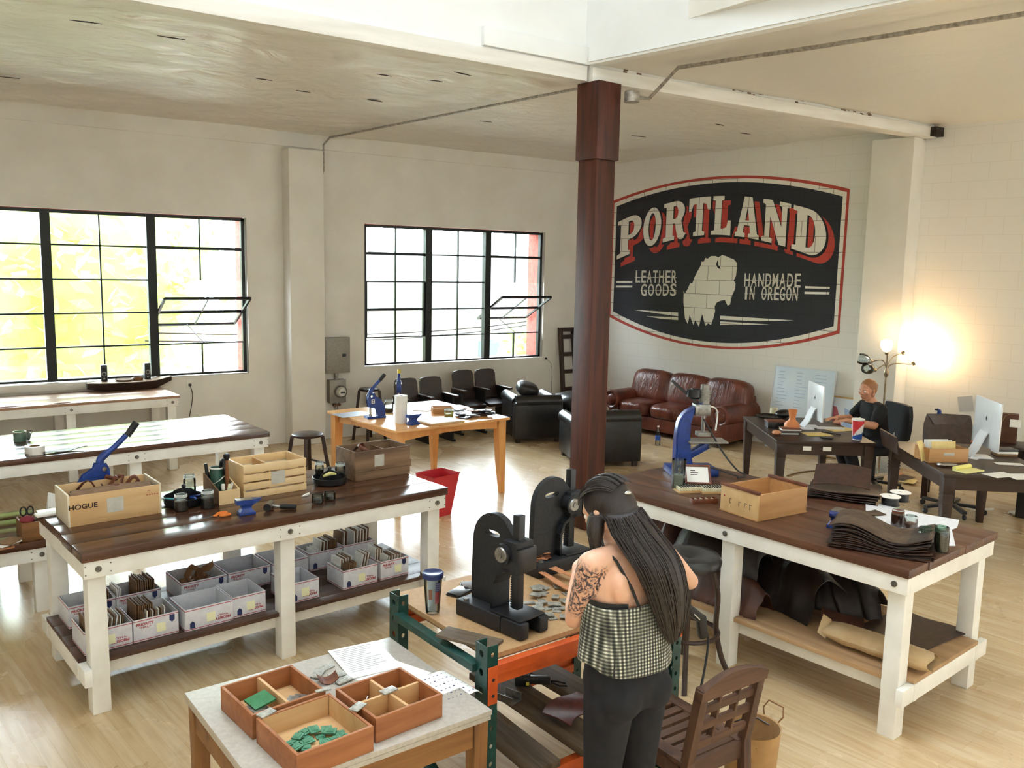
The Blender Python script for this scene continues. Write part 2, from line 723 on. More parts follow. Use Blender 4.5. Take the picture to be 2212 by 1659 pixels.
structure(MB().sheet(ceil_r, 60, 70).build('ceiling', M_plastic2, ang=180))
# tears in the sheet
M_dark = newmat('dark_gap', '#2A241E', .9)
tears = [(20, 168), (185, 48), (70, 215), (655, 198), (830, 163), (940, 175), (810, 218), (1050, 263), (1000, 160), (370, 82), (215, 232), (1380, 295), (1610, 289), (1555, 270), (570, 172)]
for (u, v) in tears:
    p = at(u, v, 3.955)
    w = .07 + .05 * rnd.random()
    t = MB().prism([(-w, 0), (-.2 * w, .012), (w, .004), (.1 * w, -.014)], .004).build('tear', M_dark, cl)
    t.location = p
    t.rotation_euler = (0, 0, rad(rnd.uniform(-12, 12)))
    d = CAMP - p
    t.location = p + d.normalized() * .02

# beam from the post line, and the white walls of the raised bay
bm_ = MB()
bm_.bb(-3, 4.8, 5.90, 6.09, 3.9, 4.02, bev=.006)
structure(bm_.build('beam', M_beam))
br_ = MB()
br_.box((7.3, 5.86, 3.955), (4.95, .2, .11), rot=(0, 0, rad(-2.2)), bev=.005)
br_.box((7.3, 5.86, 4.05), (4.95, .12, .09), rot=(0, 0, rad(-2.2)), bev=.005)
structure(br_.build('beam', M_beam))
M_bay = noisy('bay_white_paint', '#F3F4F2', '#ECEDEA', 1.5, .6)
structure(MB().bb(-3, 4.86, 5.92, 6.02, 4.02, 7.2).build('wall_upper_far', M_bay, smooth=False))
wu = structure(MB().bb(-9.0, 0, -.1, 0, 4.03, 7.2).build('wall_upper_right', M_bay, smooth=False))
place(wu, Vector((4.79, 5.92, 0)), MD)
structure(MB().bb(3.75, 4.82, 5.88, 5.94, 4.03, 4.17, bev=.004).build('trim_3', M_bay))
# rust marks along the right beam
rf = MB().bb(-3.2, -.6, -3.2, 6.1, 7.2, 7.35).bb(3.4, 7, -3.2, 6.1, 7.2, 7.35).bb(-.6, 3.4, -3.2, .4, 7.2, 7.35).bb(-.6, 3.4, 4.6, 6.1, 7.2, 7.35)
structure(rf.build('ceiling', M_bay, smooth=False))
rt = MB().bb(-3.3, 12, 6.02, 11.3, 4.22, 4.4).bb(4.95, 12.5, -3.3, 6.05, 4.22, 4.4)  # unseen slab added above the ceilings to stop sky light leaking through gaps
structure(rt.build('roof', M_plaster, smooth=False))
M_rust = noisy('rust_stain', '#8A6A4C', '#5E4632', 40, .9)
rs = MB()
for k in range(26):
    x = rnd.choice((5.3, 6.6, 6.75, 6.9, 7.5, 8.2, 8.35, 8.6)) + rnd.uniform(-.12, .12)
    rs.box((x, 5.795 - (x - 7.3) * .038, 4.035 + rnd.uniform(-.02, .03)), (rnd.uniform(.02, .07), .004, rnd.uniform(.006, .016)))
structure(rs.build('trim_4', M_rust))
nt_ = MB().box((9.72, 5.70, 3.955), (.16, .2, .1)).build('dark_notch', M_dark)  # dark block in place of the notch at the beam's end
structure(nt_)

# ---------------------------------------------------------------- post
M_post = wood('dark_stained_post', '#2A130D', '#4A2318', '#61301F', axis=2, scale=1.6, rough=.5, bump=.3)
po = MB()
po.box((0, 0, 1.63), (.225, .225, 3.26), bev=.008)
pst = po.build('post', M_post)
place(pst, (4.965, 5.93, 0), 4)
tag(pst, 'tall dark brown timber post holding up the white ceiling beam', 'post')
pst.rotation_euler = (rad(.15), rad(-.25), rad(4))
sl = MB()
for a, b in (((-.1, -.1), (.165, .165)),):
    pass
sl.box((0, 0, 3.58), (.265, .265, .64), bev=.006)
sl.build('top_sleeve', M_post, pst)

# ---------------------------------------------------------------- conduits on wall and ceiling
pts = [(4.43, WY - .03, 1.36), (4.42, WY - .03, 3.4), (4.45, WY - .03, 3.5), (4.45, WY - .03, 3.82), (4.5, WY - .12, 3.91)]
e = at(1255, 190, 3.94)
pts += [Vector(pts[-1]).lerp(e, .08) + Vector((0, 0, .0)), e]
cn = MB().tube(pts, .013, 8).build('electrical_conduit', M_conduit)
tag(cn, 'thin grey conduit running from the wall panel up across the plastic ceiling', 'conduit')
bx = onplane(1365, 209, (0, 5.7, 0), (0, 1, 0))
q = at(1465, 146, 4.0)
q0 = at(1402, 198, 3.98)
cn2 = MB().tube([bx + Vector((.07, 0, .0)), bx + Vector((.2, .0, .01)), q, at(1780, 99, 3.99), at(2350, 8, 3.99)], .016, 8).build('electrical_conduit', M_conduit)
tag(cn2, 'grey conduit along the right ceiling ending at a round junction box', 'conduit')
MB().lathe([(0, .045), (.06, .045), (.065, .03), (.065, -.045), (0, -.045)], bx, 18).build('junction_box', M_conduit, cn2)

# ---------------------------------------------------------------- outside the windows
M_leaf = newmat('leaf_green', '#BFDc7A', .6)
_v = coords(M_leaf, (1, 1, 1))
_na = N(M_leaf, 'ShaderNodeTexNoise')
_na.inputs['Scale'].default_value = 1.4
L(M_leaf, _v, _na.inputs['Vector'])
L(M_leaf, ramp(M_leaf, _na.outputs['Fac'], [(.35, '#B5D98C'), (.6, '#E2EFB0')]), bsdf(M_leaf).inputs['Base Color'])
bsdf(M_leaf).inputs['Transmission Weight'].default_value = 0
_tl = N(M_leaf, 'ShaderNodeBsdfTranslucent')
_tl.inputs['Color'].default_value = hexc('#D9EBA0')
_ms = N(M_leaf, 'ShaderNodeMixShader')
_ms.inputs[0].default_value = .45
L(M_leaf, bsdf(M_leaf).outputs[0], _ms.inputs[1])
L(M_leaf, _tl.outputs[0], _ms.inputs[2])
L(M_leaf, _ms.outputs[0], M_leaf.node_tree.nodes['Material Output'].inputs['Surface'])
M_bark = noisy('tree_bark', '#6B5B4A', '#8A7862', 12, .9)


def tree(x, y, z, r, h, label, n=1500, seed=1):
    rr = random.Random(seed)
    t = thing('broadleaf_tree', label, 'tree', (x, y, z - h - r), 0, 'trees outside the windows')
    mb = MB()
    zc = h + r
    for k in range(n):
        d = Vector((rr.gauss(0, 1), rr.gauss(0, 1), rr.gauss(0, .8))).normalized()
        lump = 1 + .35 * mnoise.noise(d * 2.3 + Vector((seed, 0, 0)))
        p = d * r * lump * rr.uniform(.72, 1.) + Vector((0, 0, zc))
        s = rr.uniform(.11, .24)
        e = Euler((rr.uniform(-1, 1), rr.uniform(-1, 1), rr.uniform(0, 6.3))).to_matrix()
        qv = [p + e @ Vector(c) * s for c in ((-1, 0, 0), (-.2, -.55, .08), (1, 0, 0), (-.2, .55, .08))]
        mb.quad(*qv)
    mb.ball((0, 0, zc), r * .74, u=20, v=14)
    mb.build('crown', M_leaf, t, smooth=False)
    MB().tube([(0, 0, 0), (.05, .02, h * .6), (0, 0, zc)], [.2, .16, .08], 10).build('trunk', M_bark, t)
    return t


tree(2.2, 17.0, 1.6, 2.6, 3.5, 'bright green leafy tree outside the left window', 1900, 1)
tree(5.6, 28.0, 2.8, 3.1, 3.5, 'pale green tree farther off behind the leafy one', 1100, 2)
tree(13.5, 18.0, .2, 1.2, 2.0, 'light green tree in front of the pale house outside', 800, 3)
M_siding = noisy('pale_siding', '#E9E2D2', '#DDD5C4', 3, .8)
M_roofg = noisy('grey_roof', '#A8A6A2', '#8F8D8A', 9, .85)
M_pane = newmat('house_pane', '#8FA3B5', .15)
hs = thing('house', 'pale sided house with a grey roof outside the right window', 'house', (15.5, 25.5, -3.0), 20)
MB().bb(-4, 4, -3, 3, 0, 4.0).build('wall', M_siding, hs, smooth=False)
MB().prism([(-3.6, 0), (0, 1.7), (3.6, 0)], 8.8, Matrix.Translation((-4.4, 0, 4.0)) @ Euler((rad(90), 0, rad(90))).to_matrix().to_4x4()).build('roof', M_roofg, hs, smooth=False)
for xx in (-2.4, 0, 2.4):
    MB().bb(xx - .5, xx + .5, -3.05, -2.98, 1.6, 3.1).build('pane', M_pane, hs, smooth=False)
M_ground = noisy('street_ground', '#C9C6BE', '#B5B2A8', 1.2, .9)
structure(MB().bb(-40, 60, 11.3, 90, -3.2, -3.0).build('ground_outside', M_ground))
M_cable = newmat('cable_black', '#2B2B2B', .6)
for k, (za, zb) in enumerate(((1.2, 2.1), (1.05, 2.0))):
    a, b = Vector((3, 14.2 + k * .3, za)), Vector((16, 14.6 + k * .3, zb))
    pp = [a.lerp(b, i / 12) - Vector((0, 0, .5 * math.sin(math.pi * i / 12))) for i in range(13)]
    tag(MB().tube(pp, .012, 6).build('utility_cable', M_cable), ('upper' if k == 0 else 'lower') + ' dark utility cable sagging across the view outside the right window', 'cable')

# ---------------------------------------------------------------- light
w = bpy.data.worlds.new('sky')
bpy.context.scene.world = w
w.use_nodes = True
nt = w.node_tree
bg = nt.nodes['Background']
tc = nt.nodes.new('ShaderNodeTexCoord')
sx = nt.nodes.new('ShaderNodeSeparateXYZ')
nt.links.new(tc.outputs['Generated'], sx.inputs[0])
mr = nt.nodes.new('ShaderNodeMapRange')
mr.inputs['From Min'].default_value = -.1
mr.inputs['From Max'].default_value = .9
mr.inputs['To Min'].default_value = 1.1
mr.inputs['To Max'].default_value = 16.0
nt.links.new(sx.outputs['Y'], mr.inputs['Value'])
nt.links.new(mr.outputs[0], bg.inputs['Strength'])
bg.inputs['Color'].default_value = (.80, .90, 1, 1)
sc = bpy.context.scene
sc.view_settings.view_transform = 'Standard'
sc.view_settings.look = 'None'
sc.view_settings.gamma = 1
sc.view_settings.use_curve_mapping = False
sc.view_settings.exposure = 1.42
sc.cycles.use_denoising = True
sc.cycles.max_bounces = 8
sc.cycles.diffuse_bounces = 5
sc.cycles.glossy_bounces = 3
sc.cycles.transmission_bounces = 4
sc.cycles.transparent_max_bounces = 12
sc.cycles.caustics_reflective = False
sc.cycles.caustics_refractive = False
sc.cycles.sample_clamp_indirect = 6

# ================================================================ WORK BENCHES AND TABLES
M_top = wood('dark_stained_bench_top', '#2E1A10', '#4E3020', '#6B4630', axis=0, scale=1.5, rough=.24, bump=.22, spec=.6)
M_top2 = wood('brown_bench_top', '#38221A', '#583827', '#74513A', axis=0, scale=1.7, rough=.38, bump=.2, spec=.5)
M_topl = wood('worn_plywood_edge_top', '#8E6A50', '#A98264', '#C09A7A', axis=0, scale=1.6, rough=.3, bump=.1)
M_shelf = wood('dark_shelf_plank', '#33221A', '#4C3327', '#5E4334', axis=0, scale=2., rough=.4, bump=.15)
M_ply = wood('plywood_shelf', '#9C7A55', '#B08D66', '#C09E78', axis=0, scale=1., rough=.55, bump=.06)
M_bolt = noisy('bolt_zinc', '#8E8A82', '#6B675F', 40, .4, .7)
M_endgrain = wood('pale_end_grain', '#8A6B52', '#A98B6E', axis=1, scale=2.2, rough=.6, bump=.2)


def bench(label, loc, deg, Ln, W, H, mat=None, shelfmat=None, top_t=.05, shelf=True, legs=(-1, 0, 1), group=None, boards=5, name='workbench', zs=.285):
    """white painted frame, plank top, low shelf; local x along the length, front at -y"""
    t = thing(name, label, 'workbench', loc, deg, group)
    mat = mat or M_top
    mb = MB()
    bw = W / boards
    r = random.Random(int(Ln * 1000 + loc[0] * 77))
    for k in range(boards):
        y0 = -W / 2 + bw * k
        mb.bb(-Ln / 2 + r.uniform(0, .006), Ln / 2 - r.uniform(0, .006), y0 + .0008, y0 + bw - .0008, H - top_t, H - r.uniform(0, .0012), bev=.004)
    mb.build('tabletop', mat, t)
    ap, th = .09, .038
    ix, iy = Ln / 2 - .012, W / 2 - .012
    z0, z1 = H - top_t - ap, H - top_t
    for s in (-1, 1):
        MB().bb(-ix, ix, s * iy - (th if s > 0 else 0), s * iy + (0 if s > 0 else th), z0, z1, bev=.003).build('apron', M_white, t)
        MB().bb(s * ix - (th if s > 0 else 0), s * ix + (0 if s > 0 else th), -iy + th, iy - th, z0, z1, bev=.003).build('apron', M_white, t)
    lx, ly = ix - th - .03, iy - th - .045
    for sy in (-1, 1):
        for k in legs:
            MB().bb(k * lx - .045, k * lx + .045, sy * ly - .045, sy * ly + .045, 0, z1 - .001, bev=.004).build('leg', M_white, t)
    for sy in (-1, 1):
        for k in legs:
            bo = MB()
            bo.cyl((k * lx, sy * iy, z0 + .045), (k * lx, sy * (iy + .006), z0 + .045), .016, seg=12)
            bo.cyl((k * lx, sy * iy, z0 + .045), (k * lx, sy * (iy + .012), z0 + .045), .008, seg=6)
            bo.build('bolt', M_bolt, t)
            if sy < 0:
                for dx in (-.06, .06):
                    for dz in (.022, .066):
                        MB().cyl((k * lx + dx, sy * iy, z0 + dz), (k * lx + dx, sy * (iy + .002), z0 + dz), .004, seg=6).build('screw', M_bolt, t)
    if shelf:
        for s in (-1, 1):
            MB().bb(-ix - .02, ix + .02, s * (ly - .046) - (th if s > 0 else 0), s * (ly - .046) + (0 if s > 0 else th), zs - .115, zs - .025, bev=.003).build('shelf_rail', M_white, t)
            MB().bb(s * (lx + .047) - (0 if s > 0 else th), s * (lx + .047) + (th if s > 0 else 0), -iy + .01, iy - .01, zs - .115, zs - .025, bev=.003).build('shelf_rail', M_white, t)
        sh = MB()
        n = 4
        w_ = (2 * (ly - .05)) / n
        for k in range(n):
            y0 = -(ly - .05) + w_ * k
            sh.bb(-ix - .015, ix + .015, y0 + .0015, y0 + w_ - .0015, zs - .025, zs, bev=.002)
        for s in (-1, 1):
            q = 2 * lx / (len(legs) - 1)
            xs = [k * lx for k in legs]
            for a, b in zip(xs, xs[1:]):
                sh.bb(a + .048, b - .048, s * ly - (.05 if s > 0 else .02), s * ly + (.02 if s > 0 else .05), zs - .025, zs, bev=.002)
        sh.build('shelf', shelfmat or M_shelf, t)
    return t


B1 = dict(loc=(1.69, 5.205, 0), deg=5.7)
bench('long white framed workbench with dark wet-looking top and mail boxes on its shelf', B1['loc'], B1['deg'], 2.25, .97, .885, M_top)
B2 = dict(loc=(4.35, 3.36, 0), deg=95.6)
bench('white framed workbench with brown top, a dark pile of hides on its plywood shelf', B2['loc'], B2['deg'], 2.18, 1.06, .915, M_top2, M_ply, top_t=.045, zs=.31)
B3 = dict(loc=(1.35, 7.66, 0), deg=4.5)
bench('white framed workbench with bright shining top in front of the left window', B3['loc'], B3['deg'], 2.2, 1.03, .885, M_top, shelf=False, top_t=.045)
B4 = dict(loc=(1.28, 10.27, 0), deg=3.2)
bench('worn white workbench against the wall under the left window', B4['loc'], B4['deg'], 2.2, .82, .845, M_topl, shelf=False, boards=2, top_t=.03)
B5 = dict(loc=(-.36, 6.62, 0), deg=3)
bench('low white framed bench at the left edge with a wooden box on it', B5['loc'], B5['deg'], 2.06, .85, .5, M_top, shelf=False, legs=(-1, 1), boards=4)


def on(B, x, y, z=0.):
    """a point given in a bench's own frame"""
    c, s = math.cos(rad(B['deg'])), math.sin(rad(B['deg']))
    return Vector((B['loc'][0] + c * x - s * y, B['loc'][1] + s * x + c * y, z))


# ---------------------------------------------------------------- orange pine dining table
M_pine = wood('orange_varnished_wood', '#C98A4A', '#DBA060', '#E3AE70', axis=0, scale=.9, rough=.26, bump=.04, spec=.6)
M_pineleg = wood('orange_varnished_leg', '#C98746', '#D99B58', '#E0A868', axis=2, scale=.9, rough=.35, bump=.04)
OT = dict(loc=(4.27, 7.86, 0), deg=5.0)
ot = thing('dining_table', 'orange varnished square table with tapered legs, covered in papers and tools', 'table', OT['loc'], OT['deg'])
OH = .80
mb = MB()
mb.bb(-.69, .69, -.675, .675, OH - .028, OH, bev=.006)
mb.build('tabletop', M_pine, ot)
for s in (-1, 1):
    # shallow arched aprons
    arch = [(-.56, OH - .028), (.56, OH - .028), (.56, OH - .115)] + [(.56 - 1.12 * k / 16, OH - .115 + .03 * math.sin(math.pi * k / 16)) for k in range(1, 16)] + [(-.56, OH - .115)]
    a = MB().prism([(x, z) for x, z in arch], .022, Matrix.Translation((0, s * .61 + .011, 0)) @ Euler((rad(90), 0, 0)).to_matrix().to_4x4()).build('apron', M_pineleg, ot)
    a = MB().prism([(x, z) for x, z in arch], .022, Matrix.Translation((s * .62 - .011, 0, 0)) @ Euler((rad(90), 0, rad(90))).to_matrix().to_4x4()).build('apron', M_pineleg, ot)
for sx_ in (-1, 1):
    for sy_ in (-1, 1):
        lg = MB()
        q = [(.09, 0), (.09, .15), (.085, .3), (.06, OH), ]
        lg.loft([[(sx_ * .615 - sx_ * (w_ / 2 - .045) + w_ / 2 * a_, sy_ * .60 - sy_ * (w_ / 2 - .045) + w_ / 2 * b_, OH - .028 - h_) for a_, b_ in ((-1, -1), (1, -1), (1, 1), (-1, 1))] for w_, h_ in ((.09, 0), (.09, .16), (.078, .42), (.05, OH - .028))])
        lg.build('leg', M_pineleg, ot)

# ---------------------------------------------------------------- small grey-topped table in the foreground
M_lam = noisy('grey_laminate', '#B7AFA3', '#AAA296', 60, .38)
M_oak = wood('brown_oak', '#5A3A1E', '#80562E', '#96693A', axis=0, scale=1.6, rough=.5, bump=.12)
M_oakv = wood('brown_oak_leg', '#5A3A1E', '#80562E', '#96693A', axis=2, scale=1.6, rough=.5, bump=.12)
FT = dict(loc=(1.205, 2.83, 0), deg=2.5)
FH = .742
ft = thing('side_table', 'grey topped wooden table in the foreground holding three wooden trays', 'table', FT['loc'], FT['deg'])
MB().bb(-.435, .435, -.38, .38, FH - .018, FH, bev=.002).build('tabletop', M_lam, ft)
MB().bb(-.432, .432, -.377, .377, FH - .038, FH - .0205, bev=.001).build('tabletop_edge', M_lam, ft)
for s in (-1, 1):
    MB().bb(-.36, .36, s * .355 - .011, s * .355 + .011, FH - .13, FH - .039).build('apron', M_oak, ft)
    MB().bb(s * .41 - .011, s * .41 + .011, -.3, .3, FH - .13, FH - .039).build('apron', M_oak, ft)
    for q in (-1, 1):
        MB().box((s * .395, q * .34, (FH - .039) / 2), (.062, .062, FH - .039), bev=.003, taper=(.7, .7)).build('leg', M_oakv, ft)

# ================================================================ BOXES ON AND UNDER THE LEFT BENCH
M_paper = noisy('white_paper', '#F2F0EA', '#EAE8E1', 9, .7)
M_card = noisy('brown_cardboard', '#8C6A46', '#7B5C3D', 25, .8)
M_mail = noisy('mail_box_white', '#DCDCE0', '#D0D0D6', 30, .6)
M_mailin = noisy('mail_box_inside', '#E4E3E2', '#D9D8D8', 30, .65)
M_redink = newmat('red_ink', '#A8323A', .7)
M_blueink = newmat('navy_ink', '#27305C', .7)
M_greyink = newmat('grey_ink', '#77777F', .7)
M_sticky = noisy('pale_yellow_note', '#EDEBC6', '#E6E3B8', 30, .7)
M_black = newmat('black_plastic', '#16171A', .38)
M_blackm = noisy('black_cast_iron', '#17181B', '#232427', 60, .5, .2, bump=.2, bscale=120, bdist=.002)
M_chrome = newmat('chrome', '#C9C9C7', .18, 1)
M_steelb = noisy('brushed_steel', '#A5A39E', '#7F7D78', 50, .32, .85)
M_navy = noisy('blue_enamel', '#1F3F8C', '#193270', 30, .3, .05, bump=.05)
M_leather = noisy('brown_leather_scrap', '#5B2F1D', '#7A452B', 22, .5, bump=.2, bscale=90)
M_leatherd = noisy('dark_leather', '#2E1D16', '#45291D', 26, .5, bump=.2, bscale=80)
M_leathert = noisy('tan_leather', '#C98D66', '#B9794F', 26, .55, bump=.15, bscale=80)


def openbox(mb, x, y, h, t=.008, base=True, z=0.):
    """walls of an open box, x by y by h, standing at z"""
    mb.bb(-x / 2, x / 2, -y / 2, -y / 2 + t, z, z + h, bev=t * .15)
    mb.bb(-x / 2, x / 2, y / 2 - t, y / 2, z, z + h, bev=t * .15)
    mb.bb(-x / 2, -x / 2 + t, -y / 2 + t, y / 2 - t, z, z + h, bev=t * .15)
    mb.bb(x / 2 - t, x / 2, -y / 2 + t, y / 2 - t, z, z + h, bev=t * .15)
    if base:
        mb.bb(-x / 2 + t, x / 2 - t, -y / 2 + t, y / 2 - t, z, z + t)
    return mb


def onb(B, x, y, z):
    return on(B, x, y, z)


def mailbox(i, x, y, w, d, label, flip=False, sticky=True, h=.125, badge='l'):
    t = thing('mail_box', label, 'box', on(B1, x, y, .2855), B1['deg'], 'postal boxes under the left bench')
    openbox(MB(), w, d, h, .004).build('carton', [M_mail], t)
    ln = MB()
    for z in (.008, h - .008):
        ln.bb(-w / 2 - .0007, w / 2 + .0007, -d / 2 - .0009, -d / 2 - .0001, z - .0018, z + .0018)
        ln.bb(-w / 2 - .0009, -w / 2 - .0001, -d / 2, d / 2, z - .0018, z + .0018)
    ln.build('stripe', M_redink, t)
    f = -d / 2 - .0008
    r = (rad(90), rad(180) if flip else 0, 0)
    sx = w / 2 - .06
    side = 1 if flip else -1
    text_mesh('PRIORITY', .021, M_redink, t, (side * sx, f, (.035 if flip else h - .03)), r, bold=.0006)
    text_mesh('*MAIL*', .016, M_redink, t, (side * sx, f, (.053 if flip else h - .048)), r, sx=1.3)
    bx_ = side * -(w / 2 - .035) if not flip else -(w / 2 - .04)
    b = MB()
    bz = .012 if flip else h - .055
    b.prism([(bx_ - .014, bz), (bx_ + .014, bz), (bx_ + .014, bz + .03), (bx_, bz + .043), (bx_ - .014, bz + .03)] if flip else [(bx_ - .014, bz + .043), (bx_ - .014, bz + .013), (bx_, bz), (bx_ + .014, bz + .013), (bx_ + .014, bz + .043)], .0006, Matrix.Translation((0, f + .0002, 0)) @ Euler((rad(90), 0, 0)).to_matrix().to_4x4())
    b.build('badge', M_blueink, t)
    if sticky:
        s_ = MB()
        s_.sheet(lambda p, q: (.05 * p - .025 + .008 * (1 if flip else 3), f - .0008 - .004 * (1 - q) ** 2, .032 + .05 * q), 3, 5)
        s_.build('sticky_note', M_sticky, t)
    return t


_row = 'in the front row of mail boxes'
MBX = [
    (-.972, -.205, .24, .24, 'white mail box of white and brown sleeves at the left end of the front row', True, True),
    (-.725, -.205, .24, .24, 'white mail box holding brown sleeves, second from the left in the front row', False, True),
    (-.44, -.225, .275, .25, 'empty white mail box, third from the left in the front row', True, True),
    (-.195, -.205, .20, .25, 'empty white mail box just left of the middle leg of the bench', True, True),
    (.155, -.205, .20, .25, 'empty white mail box just right of the middle leg of the bench', True, True),
    (.555, -.215, .25, .215, 'white mail box full of brown sleeves, standing apart second from the right end in front', True, True),
    (.815, -.21, .215, .22, 'white mail box of white topped sleeves at the right end of the front row', False, True),
    (-.945, .19, .25, .22, 'white mail box of brown sleeves at the left end of the back row', False, False),
    (-.69, .19, .25, .22, 'white mail box with a grey sleeve stack, second from left in the back row', False, False),
    (-.31, .2, .28, .27, 'white mail box with a crumpled brown paper bag in it', False, False),
    (-.02, .2, .275, .27, 'empty white mail box in the back row, right of the one with the paper bag', False, False),
    (.26, .2, .25, .27, 'empty white mail box in the back row behind the middle leg', True, False),
    (.54, .21, .245, .21, 'white mail box of brown sleeves in the back row, second from the right', True, False),
    (.80, .22, .245, .21, 'white mail box of tall sleeves at the right end of the back row', True, False),
]
for i, m in enumerate(MBX):
    mailbox(i, *m[:4], m[4], m[5], m[6])

M_sleeve = noisy('card_sleeve_brown', '#7E5E40', '#6B4F36', 40, .75)
M_sleevew = noisy('card_sleeve_white', '#E6E4DC', '#DAD7CE', 40, .7)


def sleeve(bx, dx, dy, w, h, mat, tilt=0., turn=0., th=.006, lift=.005):
    """one flat card sleeve standing in mail box bx"""
    x, y, bw, bd = MBX[bx][:4]
    m = MB().box((0, 0, h / 2), (th, w, h), bev=.0015)
    o = m.build('card_sleeve', mat)
    o.location = on(B1, x + dx, y + dy, .2855 + lift)
    o.rotation_euler = (0, rad(tilt), rad(B1['deg'] + turn))
    return o


cnt = [0]


def sleeves(bx, rows, where):
    for (dx0, dx1, n, dy, w, h, mats, tilt) in rows:
        for k in range(n):
            dx = dx0 + (dx1 - dx0) * k / max(1, n - 1)
            mt = mats[k % len(mats)]
            o = sleeve(bx, dx, dy, w * rnd.uniform(.97, 1.02), h * rnd.uniform(.95, 1.04), mt, tilt + rnd.uniform(-.6, .6), 0, .0062)
            tag(o, ('brown' if mt is M_sleeve else 'white') + ' card sleeve ' + where, 'sleeve', 'card sleeves ' + where)


S, Wt = M_sleeve, M_sleevew
sleeves(0, [(-.09, -.05, 5, .0, .16, .155, [S], 0), (.0, .075, 8, .0, .13, .15, [Wt, S], 7)], 'in the mail box at the left end of the front row')
sleeves(1, [(-.085, .0, 9, .03, .15, .17, [S], 2), (-.06, .05, 8, -.065, .05, .145, [S, Wt], 3)], 'in the second mail box of the front row')
sleeves(5, [(-.1, -.02, 9, .04, .12, .17, [Wt, S], 2), (.05, .1, 6, .045, .1, .165, [Wt, S], 12), (-.09, -.03, 5, -.06, .06, .15, [S], 3)], 'in the mail box standing apart')
sleeves(6, [(-.085, -.035, 6, .05, .1, .175, [Wt, S], 2), (-.05, .07, 12, -.02, .1, .135, [Wt, S], 7)], 'in the mail box at the right end of the front row')
sleeves(7, [(.05, .1, 5, .0, .14, .16, [S], 0)], 'in the mail box at the left end of the back row')
sleeves(8, [(-.1, -.08, 3, .03, .14, .14, [Wt], 0), (.0, .1, 9, .0, .14, .175, [S], 0)], 'in the back row mail box with the grey stack')
sleeves(12, [(-.02, .03, 5, .01, .12, .165, [Wt, S], 5), (.05, .1, 6, .0, .13, .175, [S], 0), (-.09, -.05, 3, -.02, .12, .13, [Wt], 10)], 'in the second mail box from the right in the back row')
sleeves(13, [(-.1, -.06, 3, .03, .12, .19, [S, Wt], 3), (-.02, .09, 10, .0, .13, .2, [Wt, S], 3)], 'in the mail box at the right end of the back row')


# crumpled paper bag in a mail box
def crumple(s, t, w, d, h, seed, f=7.):
    x, y = w * (s - .5), d * (t - .5)
    e = min(1, min(s, 1 - s, t, 1 - t) * 5)
    return (x, y, h * (.35 + .65 * e) + .03 * mnoise.noise(Vector((s * f, t * f, seed))) * e + .018 * mnoise.noise(Vector((s * f * 2.3, t * f * 2.3, seed))))


M_kraft = noisy('brown_kraft_paper', '#8E6541', '#7A5435', 12, .7, bump=.4, bscale=24, bdist=.01)
pb = thing('paper_bag', 'crumpled brown paper bag lying in a mail box', 'bag', on(B1, -.31, .2, .292), B1['deg'] + 8)
mb = MB()
mb.sheet(lambda s, t: crumple(s, t, .23, .2, .085, 3.), 16, 14, .003)
mb.build('bag_body', M_kraft, pb, smooth=False)
mb = MB()
mb.sheet(lambda s, t: (.0 + .11 * s, -.02 + .05 * t + .02 * math.sin(6 * s), .09 + .075 * s + .02 * math.sin(9 * t + 4 * s)), 6, 5, .003)
mb.sheet(lambda s, t: (-.05 + .1 * s, .01 + .05 * t, .085 + .06 * math.sin(3 * s) + .015 * math.sin(8 * t)), 6, 5, .003)
mb.build('bag_mouth', M_kraft, pb, smooth=False)

# ---------------------------------------------------------------- crates on the bench top
M_boxply = wood('pale_box_plywood', '#B98F5C', '#CBA573', '#D8B585', axis=0, scale=1.1, rough=.55, bump=.05)
M_boxend = noisy('pale_box_end', '#D9CDB4', '#CFC1A4', 12, .55)
M_boxold = wood('weathered_box_wood', '#4E3A2A', '#7A5E45', '#8E7054', axis=0, scale=1.4, rough=.7, bump=.25)
M_crate = wood('new_pine_slat', '#D0AC77', '#DEBE8C', '#E6CB9E', axis=0, scale=1., rough=.5, bump=.05)
M_tag = noisy('grey_paper_label', '#C4BFB2', '#B9B4A7', 25, .7)
M_burn = newmat('burnt_black_ink', '#2A1C12', .7)
M_inkred = newmat('faded_red_ink', '#A5543A', .7)
ZT = .8855


def crate_at(u, v, deg, x, y, z=ZT):
    """front left bottom corner seen at (u, v)"""
    p = at(u, v, z)
    c, s = math.cos(rad(deg)), math.sin(rad(deg))
    return Vector((p.x + c * x / 2 - s * y / 2, p.y + s * x / 2 + c * y / 2, z))


hl, hw_, hh_ = .495, .29, .178
hg = thing('wine_box', 'pale wooden box lettered HOGUE full of leather at the left of the bench', 'box', crate_at(148, 1140, 5.0, hl, hw_), 5.0)
mb = MB()
mb.bb(-hl / 2 + .01, hl / 2 - .01, -hw_ / 2, -hw_ / 2 + .009, 0, hh_ - .008, bev=.001).bb(-hl / 2 + .01, hl / 2 - .01, hw_ / 2 - .009, hw_ / 2, 0, hh_ - .004, bev=.001)
mb.bb(-hl / 2 + .01, hl / 2 - .01, -hw_ / 2 + .009, hw_ / 2 - .009, 0, .01)
mb.build('box_side', M_boxply, hg)
for s in (-1, 1):
    MB().bb(s * hl / 2 - (.011 if s > 0 else 0), s * hl / 2 + (0 if s > 0 else .011), -hw_ / 2, hw_ / 2, 0, hh_, bev=.001).build('box_end', M_boxend, hg)
text_mesh('HOGUE', .038, M_burn, hg, (-.17, -hw_ / 2 - .0006, .105), (rad(90), 0, 0), bold=.0008, sx=1.12)
text_mesh('947', .012, M_inkred, hg, (.18, -hw_ / 2 - .0006, .142), (rad(90), 0, 0))
mb = MB()
